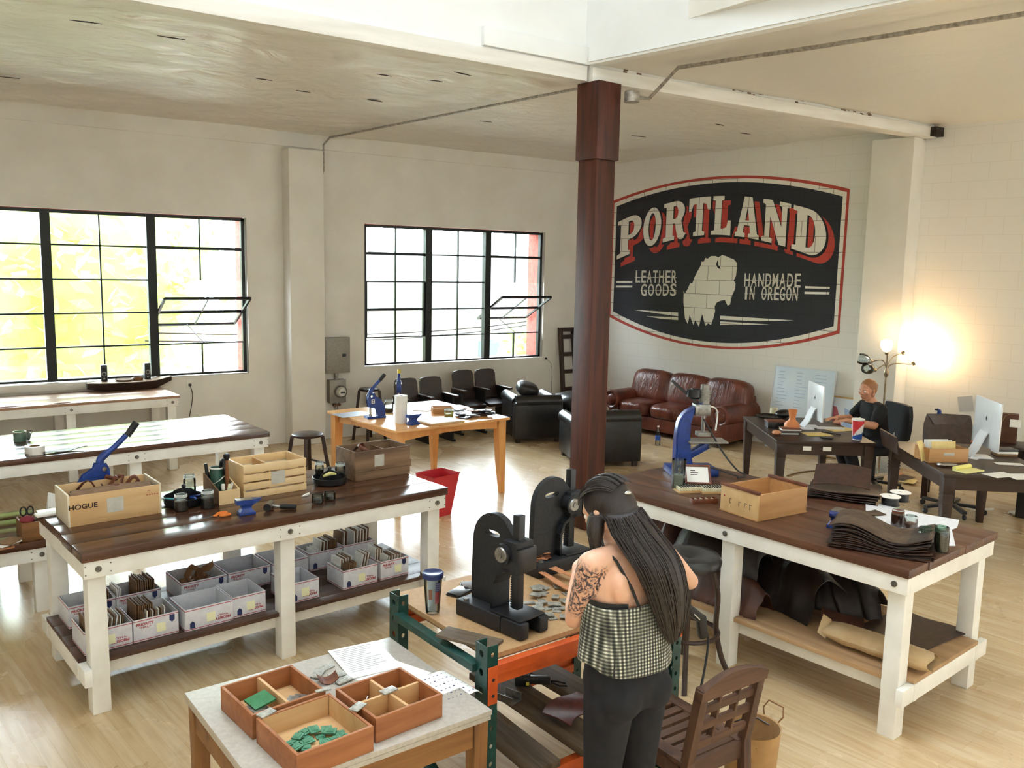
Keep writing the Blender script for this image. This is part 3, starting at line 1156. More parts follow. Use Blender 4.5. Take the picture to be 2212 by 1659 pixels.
for k in range(5):
    mb.bb(.165 + k * .014, .174 + k * .014, -hw_ / 2 - .0006, -hw_ / 2 + .001, .116, .122)
mb.build('printing', M_inkred, hg)
MB().bb(-.048, .04, -hw_ / 2 - .0012, -hw_ / 2 + .002, .05, .132).build('paper_label', M_tag, hg)
M_suede = noisy('grey_brown_leather_roll', '#7A5F48', '#8A6D54', 30, .8)
for k, (x0, x1, yy, zz, r) in enumerate(((-.225, .2, -.095, .144, .034), (-.2, .22, -.022, .138, .032))):
    o = MB().tube([(x0, 0, 0), ((x0 + x1) / 2, .004, .006), (x1, 0, 0)], [r, r * 1.02, r], 14).build('leather_roll', M_suede)
    o.location = hg.location + Vector((.0872 * -yy, yy, zz))
    o.rotation_euler = (0, 0, rad(5))
    tag(o, ('front' if k == 0 else 'rear') + ' grey brown leather roll lying in the box lettered HOGUE', 'leather', 'rolls in the lettered box')
for k, (x, y, r, sc_) in enumerate(((-.12, .06, .06, 1.), (.06, .05, .07, 1.2), (.13, .07, .055, 1.), (.02, .075, .05, .9))):
    mb = MB()
    mb.tube([(r * math.cos(a) * sc_, r * math.sin(a) * .8, .03 * math.sin(a * 2 + k)) for a in [i * .45 for i in range(12)]], .012, 6, flat=.35)
    o = mb.build('leather_strap', M_leather)
    o.location = hg.location + Vector((x, y, .14 + .012 * k))
    o.rotation_euler = (rad(30 - 20 * k), rad(12 * k - 15), k)
    tag(o, 'brown leather strap curled up in the box lettered HOGUE', 'leather', 'straps in the lettered box')

cl_, cw_, ch_ = .42, .275, .208
cr = thing('slat_crate', 'new pine slat crate with a paper label in the middle of the bench', 'crate', crate_at(527, 1079, 5.2, cl_, cw_), 5.2)
for s in (-1, 1):
    MB().bb(s * cl_ / 2 - (.014 if s > 0 else 0), s * cl_ / 2 + (0 if s > 0 else .014), -cw_ / 2 + .009, cw_ / 2 - .009, 0, ch_, bev=.0015).build('crate_end', M_crate, cr)
for s in (-1, 1):
    for k in range(4):
        mb = MB()
        z0 = k * .053
        mb.bb(-cl_ / 2, cl_ / 2, s * cw_ / 2 - (.009 if s > 0 else 0), s * cw_ / 2 + (0 if s > 0 else .009), z0, z0 + .042 + (.007 if k == 3 else 0), bev=.001)
        mb.build('slat', M_crate, cr)
MB().bb(-cl_ / 2 + .014, cl_ / 2 - .014, -cw_ / 2 + .009, cw_ / 2 - .009, 0, .008).build('crate_floor', M_crate, cr)
MB().bb(-.04, -.028, -cw_ / 2 + .0095, cw_ / 2 - .0095, .009, ch_ - .012).build('divider', M_boxply, cr)
MB().bb(-.03, .062, -cw_ / 2 - .0015, -cw_ / 2 - .0002, .07, .15).build('paper_label', M_tag, cr)
for k, (x, z) in enumerate(((.1, 0), (.1, .012), (-.13, 0), (-.12, .012))):
    o = MB().bb(-.065, .065, -.1, .1, 0, .011, bev=.001).build('wood_slat_offcut', M_crate)
    o.location = cr.location + Vector((x, .01 * x, .009 + z + (.15 if x > 0 else .14)))
    o.rotation_euler = (0, 0, rad(5 + 3 * k))
    tag(o, 'pale board lying in the ' + ('right' if x > 0 else 'left') + ' half of the slat crate', 'board', 'boards in the ' + ('right' if x > 0 else 'left') + ' half of the slat crate')
    z_ = .15
    o.location.z = cr.location.z + (.012 + .011 * (k % 2)) + .12
ol, ow, oh = .435, .27, .2
ob = thing('old_box', 'weathered dark wooden box with a white label at the right of the bench', 'box', crate_at(768, 1041, 5.3, ol, ow), 5.3)
mb = MB()
openbox(mb, ol, ow, oh, .011)
mb.build('box_body', M_boxold, ob)
mb = MB()
mb.bb(-ol / 2 - .0005, ol / 2 + .0005, -ow / 2 - .0008, -ow / 2 + .001, .0585, .0605)
mb.build('plank_joint', M_burn, ob)
MB().bb(-.07, .005, -ow / 2 - .0015, -ow / 2 - .0002, .085, .165).build('paper_label', M_tag, ob)
MB().bb(.05, .06, -ow / 2 + .0115, ow / 2 - .0115, .012, oh - .02).build('divider', M_boxold, ob)
MB().bb(ol / 2, ol / 2 + .012, -ow / 2, -ow / 2 + .02, .05, .1, bev=.002).build('batten', M_boxold, ob)
for k in range(5):
    r = .04 + .01 * (k % 3)
    mb = MB()
    mb.tube([(r * math.cos(a), r * .8 * math.sin(a), .02 * math.sin(a * 1.7 + k)) for a in [i * .45 for i in range(13)]], .013, 6, flat=.3)
    o = mb.build('leather_strap', M_leatherd if k % 2 else M_leather)
    o.location = ob.location + Vector((-.11 + .045 * (k % 3), -.03 + .045 * (k // 3), .13 + .011 * k))
    o.rotation_euler = (rad(50 - 25 * k), rad(20 * k - 30), k * 1.3)
    tag(o, 'dark leather strap curled up in the weathered wooden box', 'leather', 'straps in the weathered box')

# ================================================================ PAINTED MURAL
P_black = paintedblock('mural_black', '#23252D', '#15161B', .7, '#6E7078', .66, .25, up='Y')
P_red = paintedblock('mural_red', '#C4453C', '#8E2E2B', .7, '#D98A82', .62, .25, up='Y')
P_redb = paintedblock('mural_red_border', '#B9483C', '#A5392F', .7, '#C96F63', .6, .2, up='Y')
P_white = paintedblock('mural_white', '#EEEBE1', '#77736A', .7, '#C7C3B6', .68, .25, up='Y')
P_line = paintedblock('mural_outline', '#17181E', '#101116', .7, None, .5, .2, up='Y')
P_plain = noisy('mural_small_letter', '#E9E6DC', '#CFCBC0', 30, .7)
mural = thing('wall_mural', 'big painted mural reading PORTLAND with a white bison head on black', 'mural', A0, MD)


def layer(splines, name, mat, y, warp=None, grow=0., step=.03):
    o = filled(splines, .0016, mat, name, mural, warp, step)
    o.rotation_euler = (rad(90), 0, 0)
    o.location = (0, y, 0)
    return o


SC, SH = .70, 1.91          # centre and half width along the wall


def field(m):
    """outline of the sign, shrunk by m"""
    w = SH - m
    pts = []
    for k in range(41):
        t = -1 + 2 * k / 40
        pts.append((SC + w * t, 3.645 - m * 1.02 - (.285 - .02) * t * t))
    for k in range(41):
        t = 1 - 2 * k / 40
        pts.append((SC + w * t, 1.235 + m * 1.02 + .345 * t * t))
    return pts


layer([field(0), field(.035)], 'border', P_redb, .0012)
layer([field(.035), field(.085)], 'inner_border', P_white, .0012)
layer([field(.085)], 'background', P_black, .0012)


def arc(cx, cy, rx, ry, a0, a1, n=12):
    return [(cx + rx * math.cos(rad(a0 + (a1 - a0) * k / n)), cy + ry * math.sin(rad(a0 + (a1 - a0) * k / n))) for k in range(n + 1)]


LET = {
    'P': [[(0, 0), (.55, 0), (.55, .1), (.46, .12), (.46, .4)] + arc(.55, .7, .45, .3, -90, 90) + [(0, 1), (0, .9), (.14, .88), (.14, .12), (0, .1)], [(.46, .52)] + arc(.54, .7, .16, .18, -90, 90, 8) + [(.46, .88)]],
    'O': [arc(.5, .5, .5, .5, 0, 360, 30)[:-1], arc(.5, .5, .2, .36, 0, 360, 24)[:-1]],
    'R': [[(0, 0), (.5, 0), (.5, .1), (.42, .12), (.42, .43), (.5, .43), (.62, .1)] + arc(.8, .1, .18, .12, 180, 300, 6) + [(1.0, .12), (.9, .14), (.78, .46)] + arc(.52, .73, .4, .27, -30, 90) + [(0, 1), (0, .9), (.12, .88), (.12, .12), (0, .1)], [(.42, .54)] + arc(.5, .71, .14, .17, -90, 90, 8) + [(.42, .88)]],
    'T': [[(.24, 0), (.76, 0), (.76, .1), (.65, .12), (.65, .84), (.8, .82), (.88, .66), (1, .66), (1, 1), (0, 1), (0, .66), (.12, .66), (.2, .82), (.35, .84), (.35, .12), (.24, .1)]],
    'L': [[(0, 0), (1, 0), (1, .38), (.86, .38), (.78, .2), (.6, .16), (.5, .16), (.5, .88), (.62, .9), (.62, 1), (.05, 1), (.05, .9), (.18, .88), (.18, .12), (0, .1)]],
    'A': [[(0, 0), (.42, 0), (.42, .1), (.33, .12), (.37, .3), (.6, .3), (.64, .12), (.56, .1), (.56, 0), (1, 0), (1, .1), (.92, .12), (.66, 1), (.34, 1), (.08, .12), (0, .1)], [(.41, .42), (.57, .42), (.49, .78)]],
    'N': [[(0, 0), (.38, 0), (.38, .1), (.28, .12), (.28, .62), (.64, 0), (.88, 0), (.88, .88), (1, .9), (1, 1), (.6, 1), (.6, .9), (.7, .88), (.7, .42), (.34, 1), (0, 1), (0, .9), (.1, .88), (.1, .12), (0, .1)]],
    'D': [[(0, 0), (.5, 0)] + arc(.5, .5, .5, .5, -90, 90, 16) + [(0, 1), (0, .9), (.12, .88), (.12, .12), (0, .1)], [(.42, .14)] + arc(.46, .5, .22, .36, -90, 90, 12) + [(.42, .86)]],
}


def s_of(u, v=500):
    return mw(u, v)[0]


def zt(s, d):
    t = (s - .75) / 1.75
    return 3.375 - .33 * t * t + d


def zb(s, d):
    t = (s - .75) / 1.75
    return 2.84 - .37 * abs(t) ** 1.8 + d


spans = [('P', 1335, 1386), ('O', 1390, 1428), ('R', 1433, 1482), ('T', 1487, 1533), ('L', 1536, 1578), ('A', 1588, 1640), ('N', 1646, 1706), ('D', 1712, 1786)]
for ch, u0, u1 in spans:
    s0, s1 = s_of(u0), s_of(u1)
    for nm, mat, y, ds, dz, gx, gy in (('red_shadow', P_red, .003, -.1, -.085, .02, .02), ('letter_outline', P_line, .0048, -.008, -.008, .024, .024), ('letter', P_white, .0066, 0, 0, 0, 0)):
        def wf(x, y_, s0=s0, s1=s1, ds=ds, dz=dz, gx=gx, gy=gy):
            # grow outwards from the middle of the letter for the dark edge
            w_ = abs(s1 - s0)
            xx = .5 + (x - .5) * (1 + 2 * gx / w_)
            yy = .5 + (y_ - .5) * (1 + 2 * gy / .55)
            s = s0 + (s1 - s0) * xx
            b, t = zb(s, 0), zt(s, 0)
            return s + ds, b + (t - b) * yy + dz
        sp = LET[ch]
        if nm == 'letter_outline':
            # holes of the outline shrink
            sp = [sp[0]] + [[(sum(p[0] for p in h) / len(h) + (q[0] - sum(p[0] for p in h) / len(h)) * .72, sum(p[1] for p in h) / len(h) + (q[1] - sum(p[1] for p in h) / len(h)) * .86) for q in h] for h in sp[1:]]
        layer(sp, nm, mat, y, wf)

# bison head
bis = [(1568, 553), (1560, 551), (1552, 556), (1546, 553), (1536, 553), (1529, 559), (1524, 557), (1520, 566), (1516, 565), (1514, 574), (1506, 588), (1500, 600), (1496, 612), (1491, 612), (1486, 624), (1480, 634), (1477, 628), (1476, 646), (1478, 668), (1480, 688), (1486, 700), (1490, 680), (1494, 692), (1498, 702), (1502, 692), (1510, 706), (1517, 678), (1520, 690), (1524, 704), (1530, 698), (1536, 702), (1541, 688), (1545, 672), (1544, 662), (1548, 654), (1556, 650), (1566, 648), (1572, 660), (1577, 658), (1581, 640), (1588, 624), (1589, 612), (1585, 606), (1590, 596), (1592, 580), (1592, 568), (1585, 560), (1576, 557)]
horn = [(1550, 562), (1547, 572), (1551, 579), (1557, 582), (1556, 577), (1552, 573), (1552, 566)]
layer([[mw(*p) for p in bis], [mw(*p) for p in horn]], 'bison_head', P_white, .003)
# white bars
for nm, q in (('bar', [(1332, 607), (1366, 607), (1366, 611), (1332, 611)]), ('bar', [(1331, 617), (1366, 617), (1366, 621), (1331, 621)]), ('bar', [(1739, 618), (1793, 620), (1792, 624), (1739, 623)]), ('bar', [(1738, 630), (1792, 631), (1791, 636), (1738, 635)]),
              ('stripe', [(1366, 669), (1465, 675), (1465, 683), (1420, 677)]), ('stripe', [(1396, 683), (1465, 685), (1465, 692), (1430, 689)]), ('stripe', [(1556, 682), (1715, 692), (1640, 694), (1556, 690)]), ('stripe', [(1556, 694), (1664, 701), (1556, 702)])):
    layer([[mw(*p) for p in q]], nm, P_white, .003)


def sign_text(txt, u0, v0, u1, v1, name='small_lettering'):
    """one line of condensed capitals from (u0, v0) to (u1, v1), the baseline ends"""
    (sa, za), (sb, zb_) = mw(u0, v0), mw(u1, v1)
    n = len(txt)
    L_ = abs(sb - sa)
    h = .185
    adv = L_ / n
    for i, c in enumerate(txt):
        if c == ' ':
            continue
        o = text_mesh(c, h * 1.38, P_plain, mural, (0, 0, 0), (rad(90), 0, rad(180)), name, bold=.004, thick=.0008)
        xs = [v.co.x for v in o.data.vertices]
        wd = max(xs) - min(xs)
        tgt = adv * (.34 if c == 'I' else .8)
        o.scale = (tgt / wd, 1, 1)
        f = (i + .5) / n
        o.location = (sa + (sb - sa) * f + 0, .004, za + (zb_ - za) * f + h / 2)
        # the little spurs at half height
        m = MB().bb(-tgt / 2 - .008, tgt / 2 + .008, 0, .0012, -.0045, .0045)
        k = m.build('letter_spur', P_plain, mural, smooth=False)
        k.location = (o.location.x, .0035, o.location.z)


sign_text('LEATHER', 1371, 612, 1462, 613)
sign_text('GOODS', 1383, 641, 1462, 641)
sign_text('HANDMADE', 1606, 621, 1730, 623)
sign_text('IN OREGON', 1605, 649, 1724, 652)

# ================================================================ FAR SIDE OF THE ROOM
M_sofa = newmat('oxblood_leather', '#5A2A1E', .33, 0, .6)
_v = coords(M_sofa)
_n1 = N(M_sofa, 'ShaderNodeTexNoise')
_n1.inputs['Scale'].default_value = 5
_n1.inputs['Detail'].default_value = 6
L(M_sofa, _v, _n1.inputs['Vector'])
L(M_sofa, ramp(M_sofa, _n1.outputs['Fac'], [(.3, '#4A2018'), (.7, '#7A3F2E')]), bsdf(M_sofa).inputs['Base Color'])
_mp = N(M_sofa, 'ShaderNodeMapping')
_mp.inputs['Scale'].default_value = (14, 14, 2.5)
L(M_sofa, _v, _mp.inputs['Vector'])
_n2 = N(M_sofa, 'ShaderNodeTexNoise')
_n2.inputs['Scale'].default_value = 1.6
_n2.inputs['Detail'].default_value = 3
_n2.inputs['Distortion'].default_value = 1.
L(M_sofa, _mp.outputs[0], _n2.inputs['Vector'])
addbump(M_sofa, _n2.outputs['Fac'], .5, .02)
M_blkleather = noisy('black_leather', '#141416', '#1E1E20', 14, .3, bump=.25, bscale=26, bdist=.01, spec=.55)
M_blkwood = noisy('dark_wood_foot', '#2A1C14', '#3A281C', 20, .45)
M_darkwood = wood('dark_espresso_wood', '#1E120C', '#332016', '#3E281C', axis=0, scale=1.4, rough=.36, bump=.08)
M_darkwoodv = wood('dark_espresso_leg', '#1E120C', '#332016', '#3E281C', axis=2, scale=1.4, rough=.4, bump=.08)


def cushion(mb, c, d, puff=.25, rot=None, n=10):
    """a soft block: superellipsoid of size d at c"""
    before = set(mb.bm.faces)
    bmesh.ops.create_uvsphere(mb.bm, u_segments=28, v_segments=18, radius=1)
    new = [f for f in mb.bm.faces if f not in before]
    vs = {v for f in new for v in f.verts}
    for v in vs:
        p = v.co
        q = [math.copysign(abs(x) ** puff, x) for x in p]
        m = max(abs(x) for x in p)
        k = (sum(abs(x) ** (2 / (puff * 2)) for x in p)) ** (-(puff * 2) / 2)
        v.co = Vector((p.x * k * d[0] / 2, p.y * k * d[1] / 2, p.z * k * d[2] / 2))
    M = Matrix.Translation(c)
    if rot:
        M = M @ Euler(rot).to_matrix().to_4x4()
    mb._fin(before, M)
    return mb


sofa = thing('leather_sofa', 'three seat oxblood leather sofa with rolled arms against the mural wall', 'sofa', A0 + MDV * .85 + MNV * .46, MD)
# local x along the wall (to the left in the photo), local y into the room
MB().bb(-.86, .86, -.36, .38, .07, .26, bev=.03).build('base', M_sofa, sofa)
for k in range(3):
    x = -.58 + .58 * k
    cushion(MB(), (x, .07, .345), (.58, .68, .21), .22).build('seat_cushion', M_sofa, sofa)
    mb = MB()
    cushion(mb, (-.65 + .635 * k, -.21, .60), (.69, .33, .52), .24, (rad(14), 0, 0))
    mb.build('back_cushion', M_sofa, sofa)
MB().bb(-.98, .98, -.42, -.27, .07, .66, bev=.06).build('back', M_sofa, sofa)
for s in (-1, 1):
    am = MB()
    am.bb(s * .98 - (.17 if s > 0 else 0), s * .98 + (0 if s > 0 else .17), -.38, .40, .07, .44, bev=.03)
    am.tube([(s * .925, -.38, .44), (s * .925, .41, .44)], .135, 24)
    ao = am.build('arm', M_sofa, sofa)
    rl = MB()
    rl.lathe([(.10, 0), (.118, .016), (.135, .012), (.138, 0)], (s * .925, .41, .44), 24, Euler((rad(-90), 0, 0)).to_matrix())
    rl.build('arm_roll_welt', M_sofa, ao)
    bt = MB().lathe([(0, .022), (.05, .018), (.075, .004), (.08, -.004)], (s * .925, .412, .44), 20, Euler((rad(-90), 0, 0)).to_matrix())
    bt.build('arm_button', M_sofa, ao)
for sx_ in (-.85, .85):
    for sy_ in (-.33, .33):
        MB().box((sx_, sy_, .035), (.07, .07, .07), bev=.005).build('foot', M_blkwood, sofa)


def armchair(label, loc, deg, W, D, HB, HA, seat=.42):
    t = thing('leather_armchair', label, 'armchair', loc, deg)
    MB().bb(-W / 2 + .1, W / 2 - .1, -D / 2 + .1, D / 2 - .02, .07, .28, bev=.02).build('base', M_blkleather, t)
    b = MB()
    b.bb(-W / 2, W / 2, -D / 2, -D / 2 + .16, .06, HB - .07, bev=.025)
    b.tube([(-W / 2 + .02, -D / 2 + .08, HB - .07), (W / 2 - .02, -D / 2 + .08, HB - .07)], .09, 20)
    b.build('backrest', M_blkleather, t)
    for s in (-1, 1):
        a = MB()
        a.bb(s * W / 2 - (.14 if s > 0 else 0), s * W / 2 + (0 if s > 0 else .14), -D / 2 + .16, D / 2, .06, HA - .06, bev=.02)
        a.tube([(s * (W / 2 - .065), -D / 2 + .12, HA - .06), (s * (W / 2 - .065), D / 2 + .005, HA - .06)], .08, 18)
        a.build('armrest', M_blkleather, t)
    cushion(MB(), (0, .07, seat - .07), (W - .27, D - .24, .16), .2).build('seat_cushion', M_blkleather, t)
    for sx_ in (-1, 1):
        for sy_ in (-1, 1):
            MB().box((sx_ * (W / 2 - .06), sy_ * (D / 2 - .06), .03), (.06, .06, .06)).build('foot', M_blkwood, t)
    return t


def corner_at(P, deg, x, y):
    c, s = math.cos(rad(deg)), math.sin(rad(deg))
    return Vector((P[0] - c * x + s * y, P[1] - s * x - c * y, 0))


armchair('black leather armchair behind the right corner of the orange table', corner_at((6.50, 9.28), -20, -.335, -.38), -20, .67, .76, .62, .6)
armchair('black leather armchair just right of the brown post, its back to us', corner_at((7.06, 7.44), -22, .40, -.40), -22, .80, .80, .66, .55)
_c = corner_at((6.50, 9.28), -20, -.335, -.38)
pl = cushion(MB(), (0, 0, 0), (.30, .26, .17), .3).build('throw_cushion', M_blkleather)
place(pl, _c + Vector((-.16, -.11, .70)), -20)
pl.rotation_euler = (rad(20), rad(14), rad(-12))
tag(pl, 'shiny black cushion perched on the corner of the armchair behind the orange table', 'cushion')
ot_ = thing('ottoman', 'round black ottoman between the far armchair and the dark ladder', 'ottoman', (7.72, 9.55, 0), 0)
cushion(MB(), (0, 0, .40), (.66, .66, .36), .35).build('cushion', M_blkleather, ot_)
MB().lathe([(0, .02), (.30, .02), (.31, .05), (.31, .34), (0, .34)], (0, 0, 0), 24).build('base', M_blkleather, ot_)
wbt = thing('water_bottle', 'clear water bottle with a blue label on the floor by the armchair', 'bottle', at(1418, 962, 0) + Vector((0.02, 0, 0)), 0)
M_clear = glass('clear_plastic', '#EEF4F6', .04)
M_bluel = newmat('blue_label', '#2C4FA8', .5)
MB().lathe([(0, 0), (.032, 0), (.034, .02), (.034, .17), (.028, .2), (.012, .235), (.012, .25)], (0, 0, 0), 16).build('bottle_body', M_clear, wbt)
MB().lathe([(.0345, .07), (.0345, .14)], (0, 0, 0), 16).build('label_band', M_bluel, wbt)
MB().lathe([(0, .265), (.014, .265), (.015, .247)], (0, 0, 0), 12).build('cap', M_white, wbt)


# ---------------------------------------------------------------- theatre seats
def theatre(x0, y, n, w, label, group, top, deg=0):
    for k in range(n):
        t = thing('theatre_seat', label[k], 'seat', (x0 + w * k, y, 0), deg, group)
        h = top - .44
        prof = [(-.5, 0), (.5, 0), (.5, .25), (.46, .6), (.47, .85), (.40, .97), (.2, 1), (-.2, 1), (-.4, .97), (-.47, .85), (-.46, .6), (-.5, .25)]
        b = MB()
        b.prism([(p[0] * (w - .015), p[1] * h) for p in prof], .03, Matrix.Translation((0, .08, .44)) @ Euler((rad(80), 0, 0)).to_matrix().to_4x4())
        b.build('backrest', M_blkwood2, t)
        s_ = MB().box((0, -.10, .42), (w - .05, .34, .05), bev=.015, rot=(rad(8), 0, 0))
        s_.build('seat', M_blkwood2, t)
        for q in ((-1, 1) if k == n - 1 else (-1,)):
            l = MB()
            l.bb(q * w / 2 - .012, q * w / 2 + .012, -.18, .1, .03, .60)
            l.bb(q * w / 2 - .02, q * w / 2 + .02, -.22, .16, 0, .03)
            l.build('side_frame', M_blackm, t)
            MB().bb(q * w / 2 - .03, q * w / 2 + .03, -.28, .08, .60, .635, bev=.01).build('armrest', M_darkwood, t)
    return t


M_blkwood2 = noisy('worn_black_brown_wood', '#241A17', '#33251F', 10, .42)
theatre(5.315, 10.0, 2, .37, ['dark wooden theatre seat nearest the stool under the right window', 'dark wooden theatre seat second from the stool under the right window'], 'theatre seats under the window', .85)
theatre(6.375, 10.3, 2, .375, ['dark wooden theatre seat third from the stool under the right window', 'dark wooden theatre seat beside the far armchair, last of the four in the row'], 'theatre seats under the window', .87)


# ---------------------------------------------------------------- stools
def stool(label, x, y, H, r, deg):
    t = thing('round_stool', label, 'stool', (x, y, 0), deg)
    MB().lathe([(0, H), (r * .9, H), (r, H - .008), (r, H - .025), (r * .9, H - .034), (0, H - .034)], (0, 0, 0), 28).build('seat', M_darkwood, t)
    q = r * .68
    f = r * 1.12
    for a, b in ((-1, -1), (1, -1), (1, 1), (-1, 1)):
        MB().bar((a * f, b * f, 0), (a * q, b * q, H - .03), .036, .036, bev=.004).build('leg', M_darkwoodv, t)
    for zz, pairs in ((.22, ((-1, -1, 1, -1), (1, 1, -1, 1))), (.28, ((1, -1, 1, 1), (-1, 1, -1, -1))), (.14, ((-1, -1, 1, -1), (1, 1, -1, 1)))):
        k = f + (q - f) * zz * H / .6 / (H - .03) * .9
        for a, b, c, d in pairs:
            MB().cyl((a * k, b * k, zz * H / .6), (c * k, d * k, zz * H / .6), .011, seg=10).build('stretcher', M_darkwoodv, t)
    return t


stool('dark round wooden stool in front of the white pier', 3.27, 8.38, .60, .158, 18)
stool('dark round wooden stool under the right window beside the meter', 4.93, 10.42, .70, .135, 14)

# ---------------------------------------------------------------- ladder leaning on the wall
ld = thing('wooden_ladder', 'dark short wooden ladder leaning on the wall by the post', 'ladder', (8.46, 10.60, 0), 0)
for s in (-1, 1):
    MB().bar((s * .14, -.06, 0), (s * .125, .12, 1.40), .075, .045, up=(1, 0, 0), bev=.004).build('rail', M_darkwoodv, ld)
for k in range(5):
    z = .18 + .27 * k
    yy = -.06 + .18 * z / 1.4
    MB().bb(-.12, .12, yy - .025, yy + .02, z - .03, z + .03, bev=.003).build('rung', M_darkwood, ld)
MB().bb(-.14, .14, .09, .135, 1.34, 1.40, bev=.004).build('rung', M_darkwood, ld)

# ---------------------------------------------------------------- panel, meter and sockets on the window wall
M_gal = noisy('galvanised_grey', '#9C9890', '#86827A', 90, .5, .4)
pn = thing('breaker_box', 'grey electrical panel box on the window wall', 'electrical box', (4.595, WY, 1.126), 0)
MB().bb(-.175, .175, -.11, 0, -.235, .235, bev=.004).build('case', M_gal, pn)
MB().bb(-.155, .155, -.116, -.11, -.21, .21, bev=.002).build('panel_door', M_gal, pn)
MB().bb(.06, .115, -.121, -.116, -.02, .02, bev=.002).build('latch', M_black, pn)
mt = thing('electric_meter', 'grey electric meter box with a round glass dial below the panel', 'electric meter', (4.60, WY, .64), 0)
MB().bb(-.115, .115, -.10, 0, -.15, .16, bev=.004).build('case', M_gal, mt)
MB().cyl((0, -.05, .155), (0, -.05, .26), .022, seg=14).build('conduit_stub', M_conduit, mt)
dl = MB().lathe([(.082, 0), (.085, .02), (.078, .05)], (.03, -.10, .0), 24, Euler((rad(90), 0, 0)).to_matrix())
dl.build('dial_ring', M_gal, mt)
gd = MB().lathe([(0, .085), (.05, .08), (.07, .05), (.07, .02)], (.03, -.10, 0), 22, Euler((rad(90), 0, 0)).to_matrix())
gd.build('dial_dome', noisy('meter_face', '#D7D5CF', '#C9C6BE', 20, .2), mt)
MB().bb(.0, .06, -.192, -.185, -.012, .008).build('dial_plate', M_black, mt)
MB().tube([(0, -.05, -.15), (0, -.05, -.3), (-.005, -.05, -.5), (-.03, -.06, -.63)], .018, 10).build('pipe', M_conduit, mt)
MB().bb(-.05, .05, -.08, -.02, -.2, -.17, bev=.008).build('pipe_clamp', noisy('rusty_clamp', '#8A6247', '#5E422F', 40, .7, .4), mt)


def outlet(label, p, pts, q):
    t = thing('wall_socket', label, 'socket', p, 0)
    MB().bb(-.035, .035, -.008, 0, -.055, .055, bev=.003).build('plate', M_white, t)
    MB().bb(-.016, .016, -.035, -.008, -.03, .0, bev=.004).build('plug', M_black, t)
    MB().tube([Vector(x) - Vector(p) for x in pts], q, 6).build('cord', M_cable, t)
    return t


outlet('white wall socket with a black cord beside the left window bench', (2.72, WY, .85), spline([(2.72, WY - .035, .83), (2.74, WY - .05, .7), (2.70, WY - .03, .45), (2.62, WY - .05, .25), (2.66, WY - .06, .02)]), .005)
outlet('small socket with a thin cord under the right end of the right window', (8.1, WY, .94), spline([(8.1, WY - .03, .92), (8.2, WY - .04, .8), (8.22, WY - .03, .4), (8.24, WY - .04, .05)]), .003)

# ================================================================ TOOLS: SHARED BUILDERS
M_grip = newmat('black_rubber_grip', '#141415', .6)
M_glassj = glass('jar_glass', '#EAF2EE', .02, .3)
M_glassg = glass('green_jar_glass', '#A9CDBB', .02, .35)
M_yellow = newmat('yellow_plastic', '#E3CF45', .4)
M_orange = newmat('orange_plastic', '#E07A2C', .35)
M_green = noisy('green_paint', '#2F7A52', '#24613F', 30, .4)
M_dgreen = noisy('dark_green_label', '#1F4E3D', '#173B2E', 20, .5)
M_nails = noisy('dark_hardware', '#23211F', '#4A4640', 120, .5, .4)
M_clay = noisy('orange_clay', '#DE8C55', '#D27F49', 12, .45)


def hand_press(label, loc, deg, k=1., lever=(.16, .2), grip=M_grip, marks=True):
    """lever press: base plate, C shaped casting, ram and a bent lever; ram towards -x"""
    t = thing('hand_press', label, 'press', loc, deg)
    MB().bb(-.11 * k, .09 * k, -.05 * k, .05 * k, 0, .022 * k, bev=.004 * k).build('base_plate', M_navy, t)
    prof = [(.085, .02), (.088, .06), (.072, .13), (.035, .19), (-.02, .222), (-.03, .25), (-.075, .25), (-.088, .22), (-.09, .15), (-.075, .115), (-.02, .105), (.01, .08), (.02, .045), (.02, .02)]
    b = MB()
    b.prism([(x * k, z * k) for x, z in prof], .05 * k, Matrix.Translation((0, .025 * k, 0)) @ Euler((rad(90), 0, 0)).to_matrix().to_4x4())
    bmesh.ops.bevel(b.bm, geom=[e for e in b.bm.edges if len(e.link_faces) == 2 and e.calc_face_angle(0) > .6], offset=.006 * k, segments=2, affect='EDGES')
    b.build('frame_casting', M_navy, t)
    rm = MB().cyl((-.06 * k, 0, .03 * k), (-.06 * k, 0, .12 * k), .011 * k, seg=12)
    rm.cyl((-.06 * k, 0, .022 * k), (-.06 * k, 0, .045 * k), .02 * k, seg=14)
    rm.build('ram', M_chrome, t)
    px, pz = -.065 * k, .245 * k
    ex, ez = px + lever[0] * k, pz + lever[1] * k
    mx_, mz_ = px + lever[0] * .38 * k, pz + lever[1] * .30 * k + .02 * k
    lv = MB().tube(spline([(px, 0, pz - .02 * k), (px + .01 * k, 0, pz + .03 * k), (mx_, 0, mz_ + .01 * k), ((mx_ + ex) / 2, 0, (mz_ + ez) / 2)], 5), [.022 * k] * 8 + [.016 * k] * 8, 10)
    lo = lv.build('lever', M_navy, t)
    MB().tube([((mx_ + ex) / 2 - .005 * k, 0, (mz_ + ez) / 2 - .005 * k), (ex, 0, ez)], [.019 * k, .021 * k], 12).build('grip', grip, lo)
    MB().cyl((px, -.04 * k, pz - .02 * k), (px, .04 * k, pz - .02 * k), .012 * k, seg=12).build('pivot_pin', M_chrome, t)
    if marks:
        m = MB()
        for (x, z, w, h) in ((-.055, .17, .012, .034), (-.03, .17, .01, .034), (-.042, .152, .03, .008), (-.042, .19, .03, .006), (-.042, .171, .026, .006)):
            m.bb((x - w / 2) * k, (x + w / 2) * k, -.0262 * k, -.0250 * k, (z - h / 2) * k, (z + h / 2) * k)
        m.build('emblem', M_white, t, smooth=False)
    return t


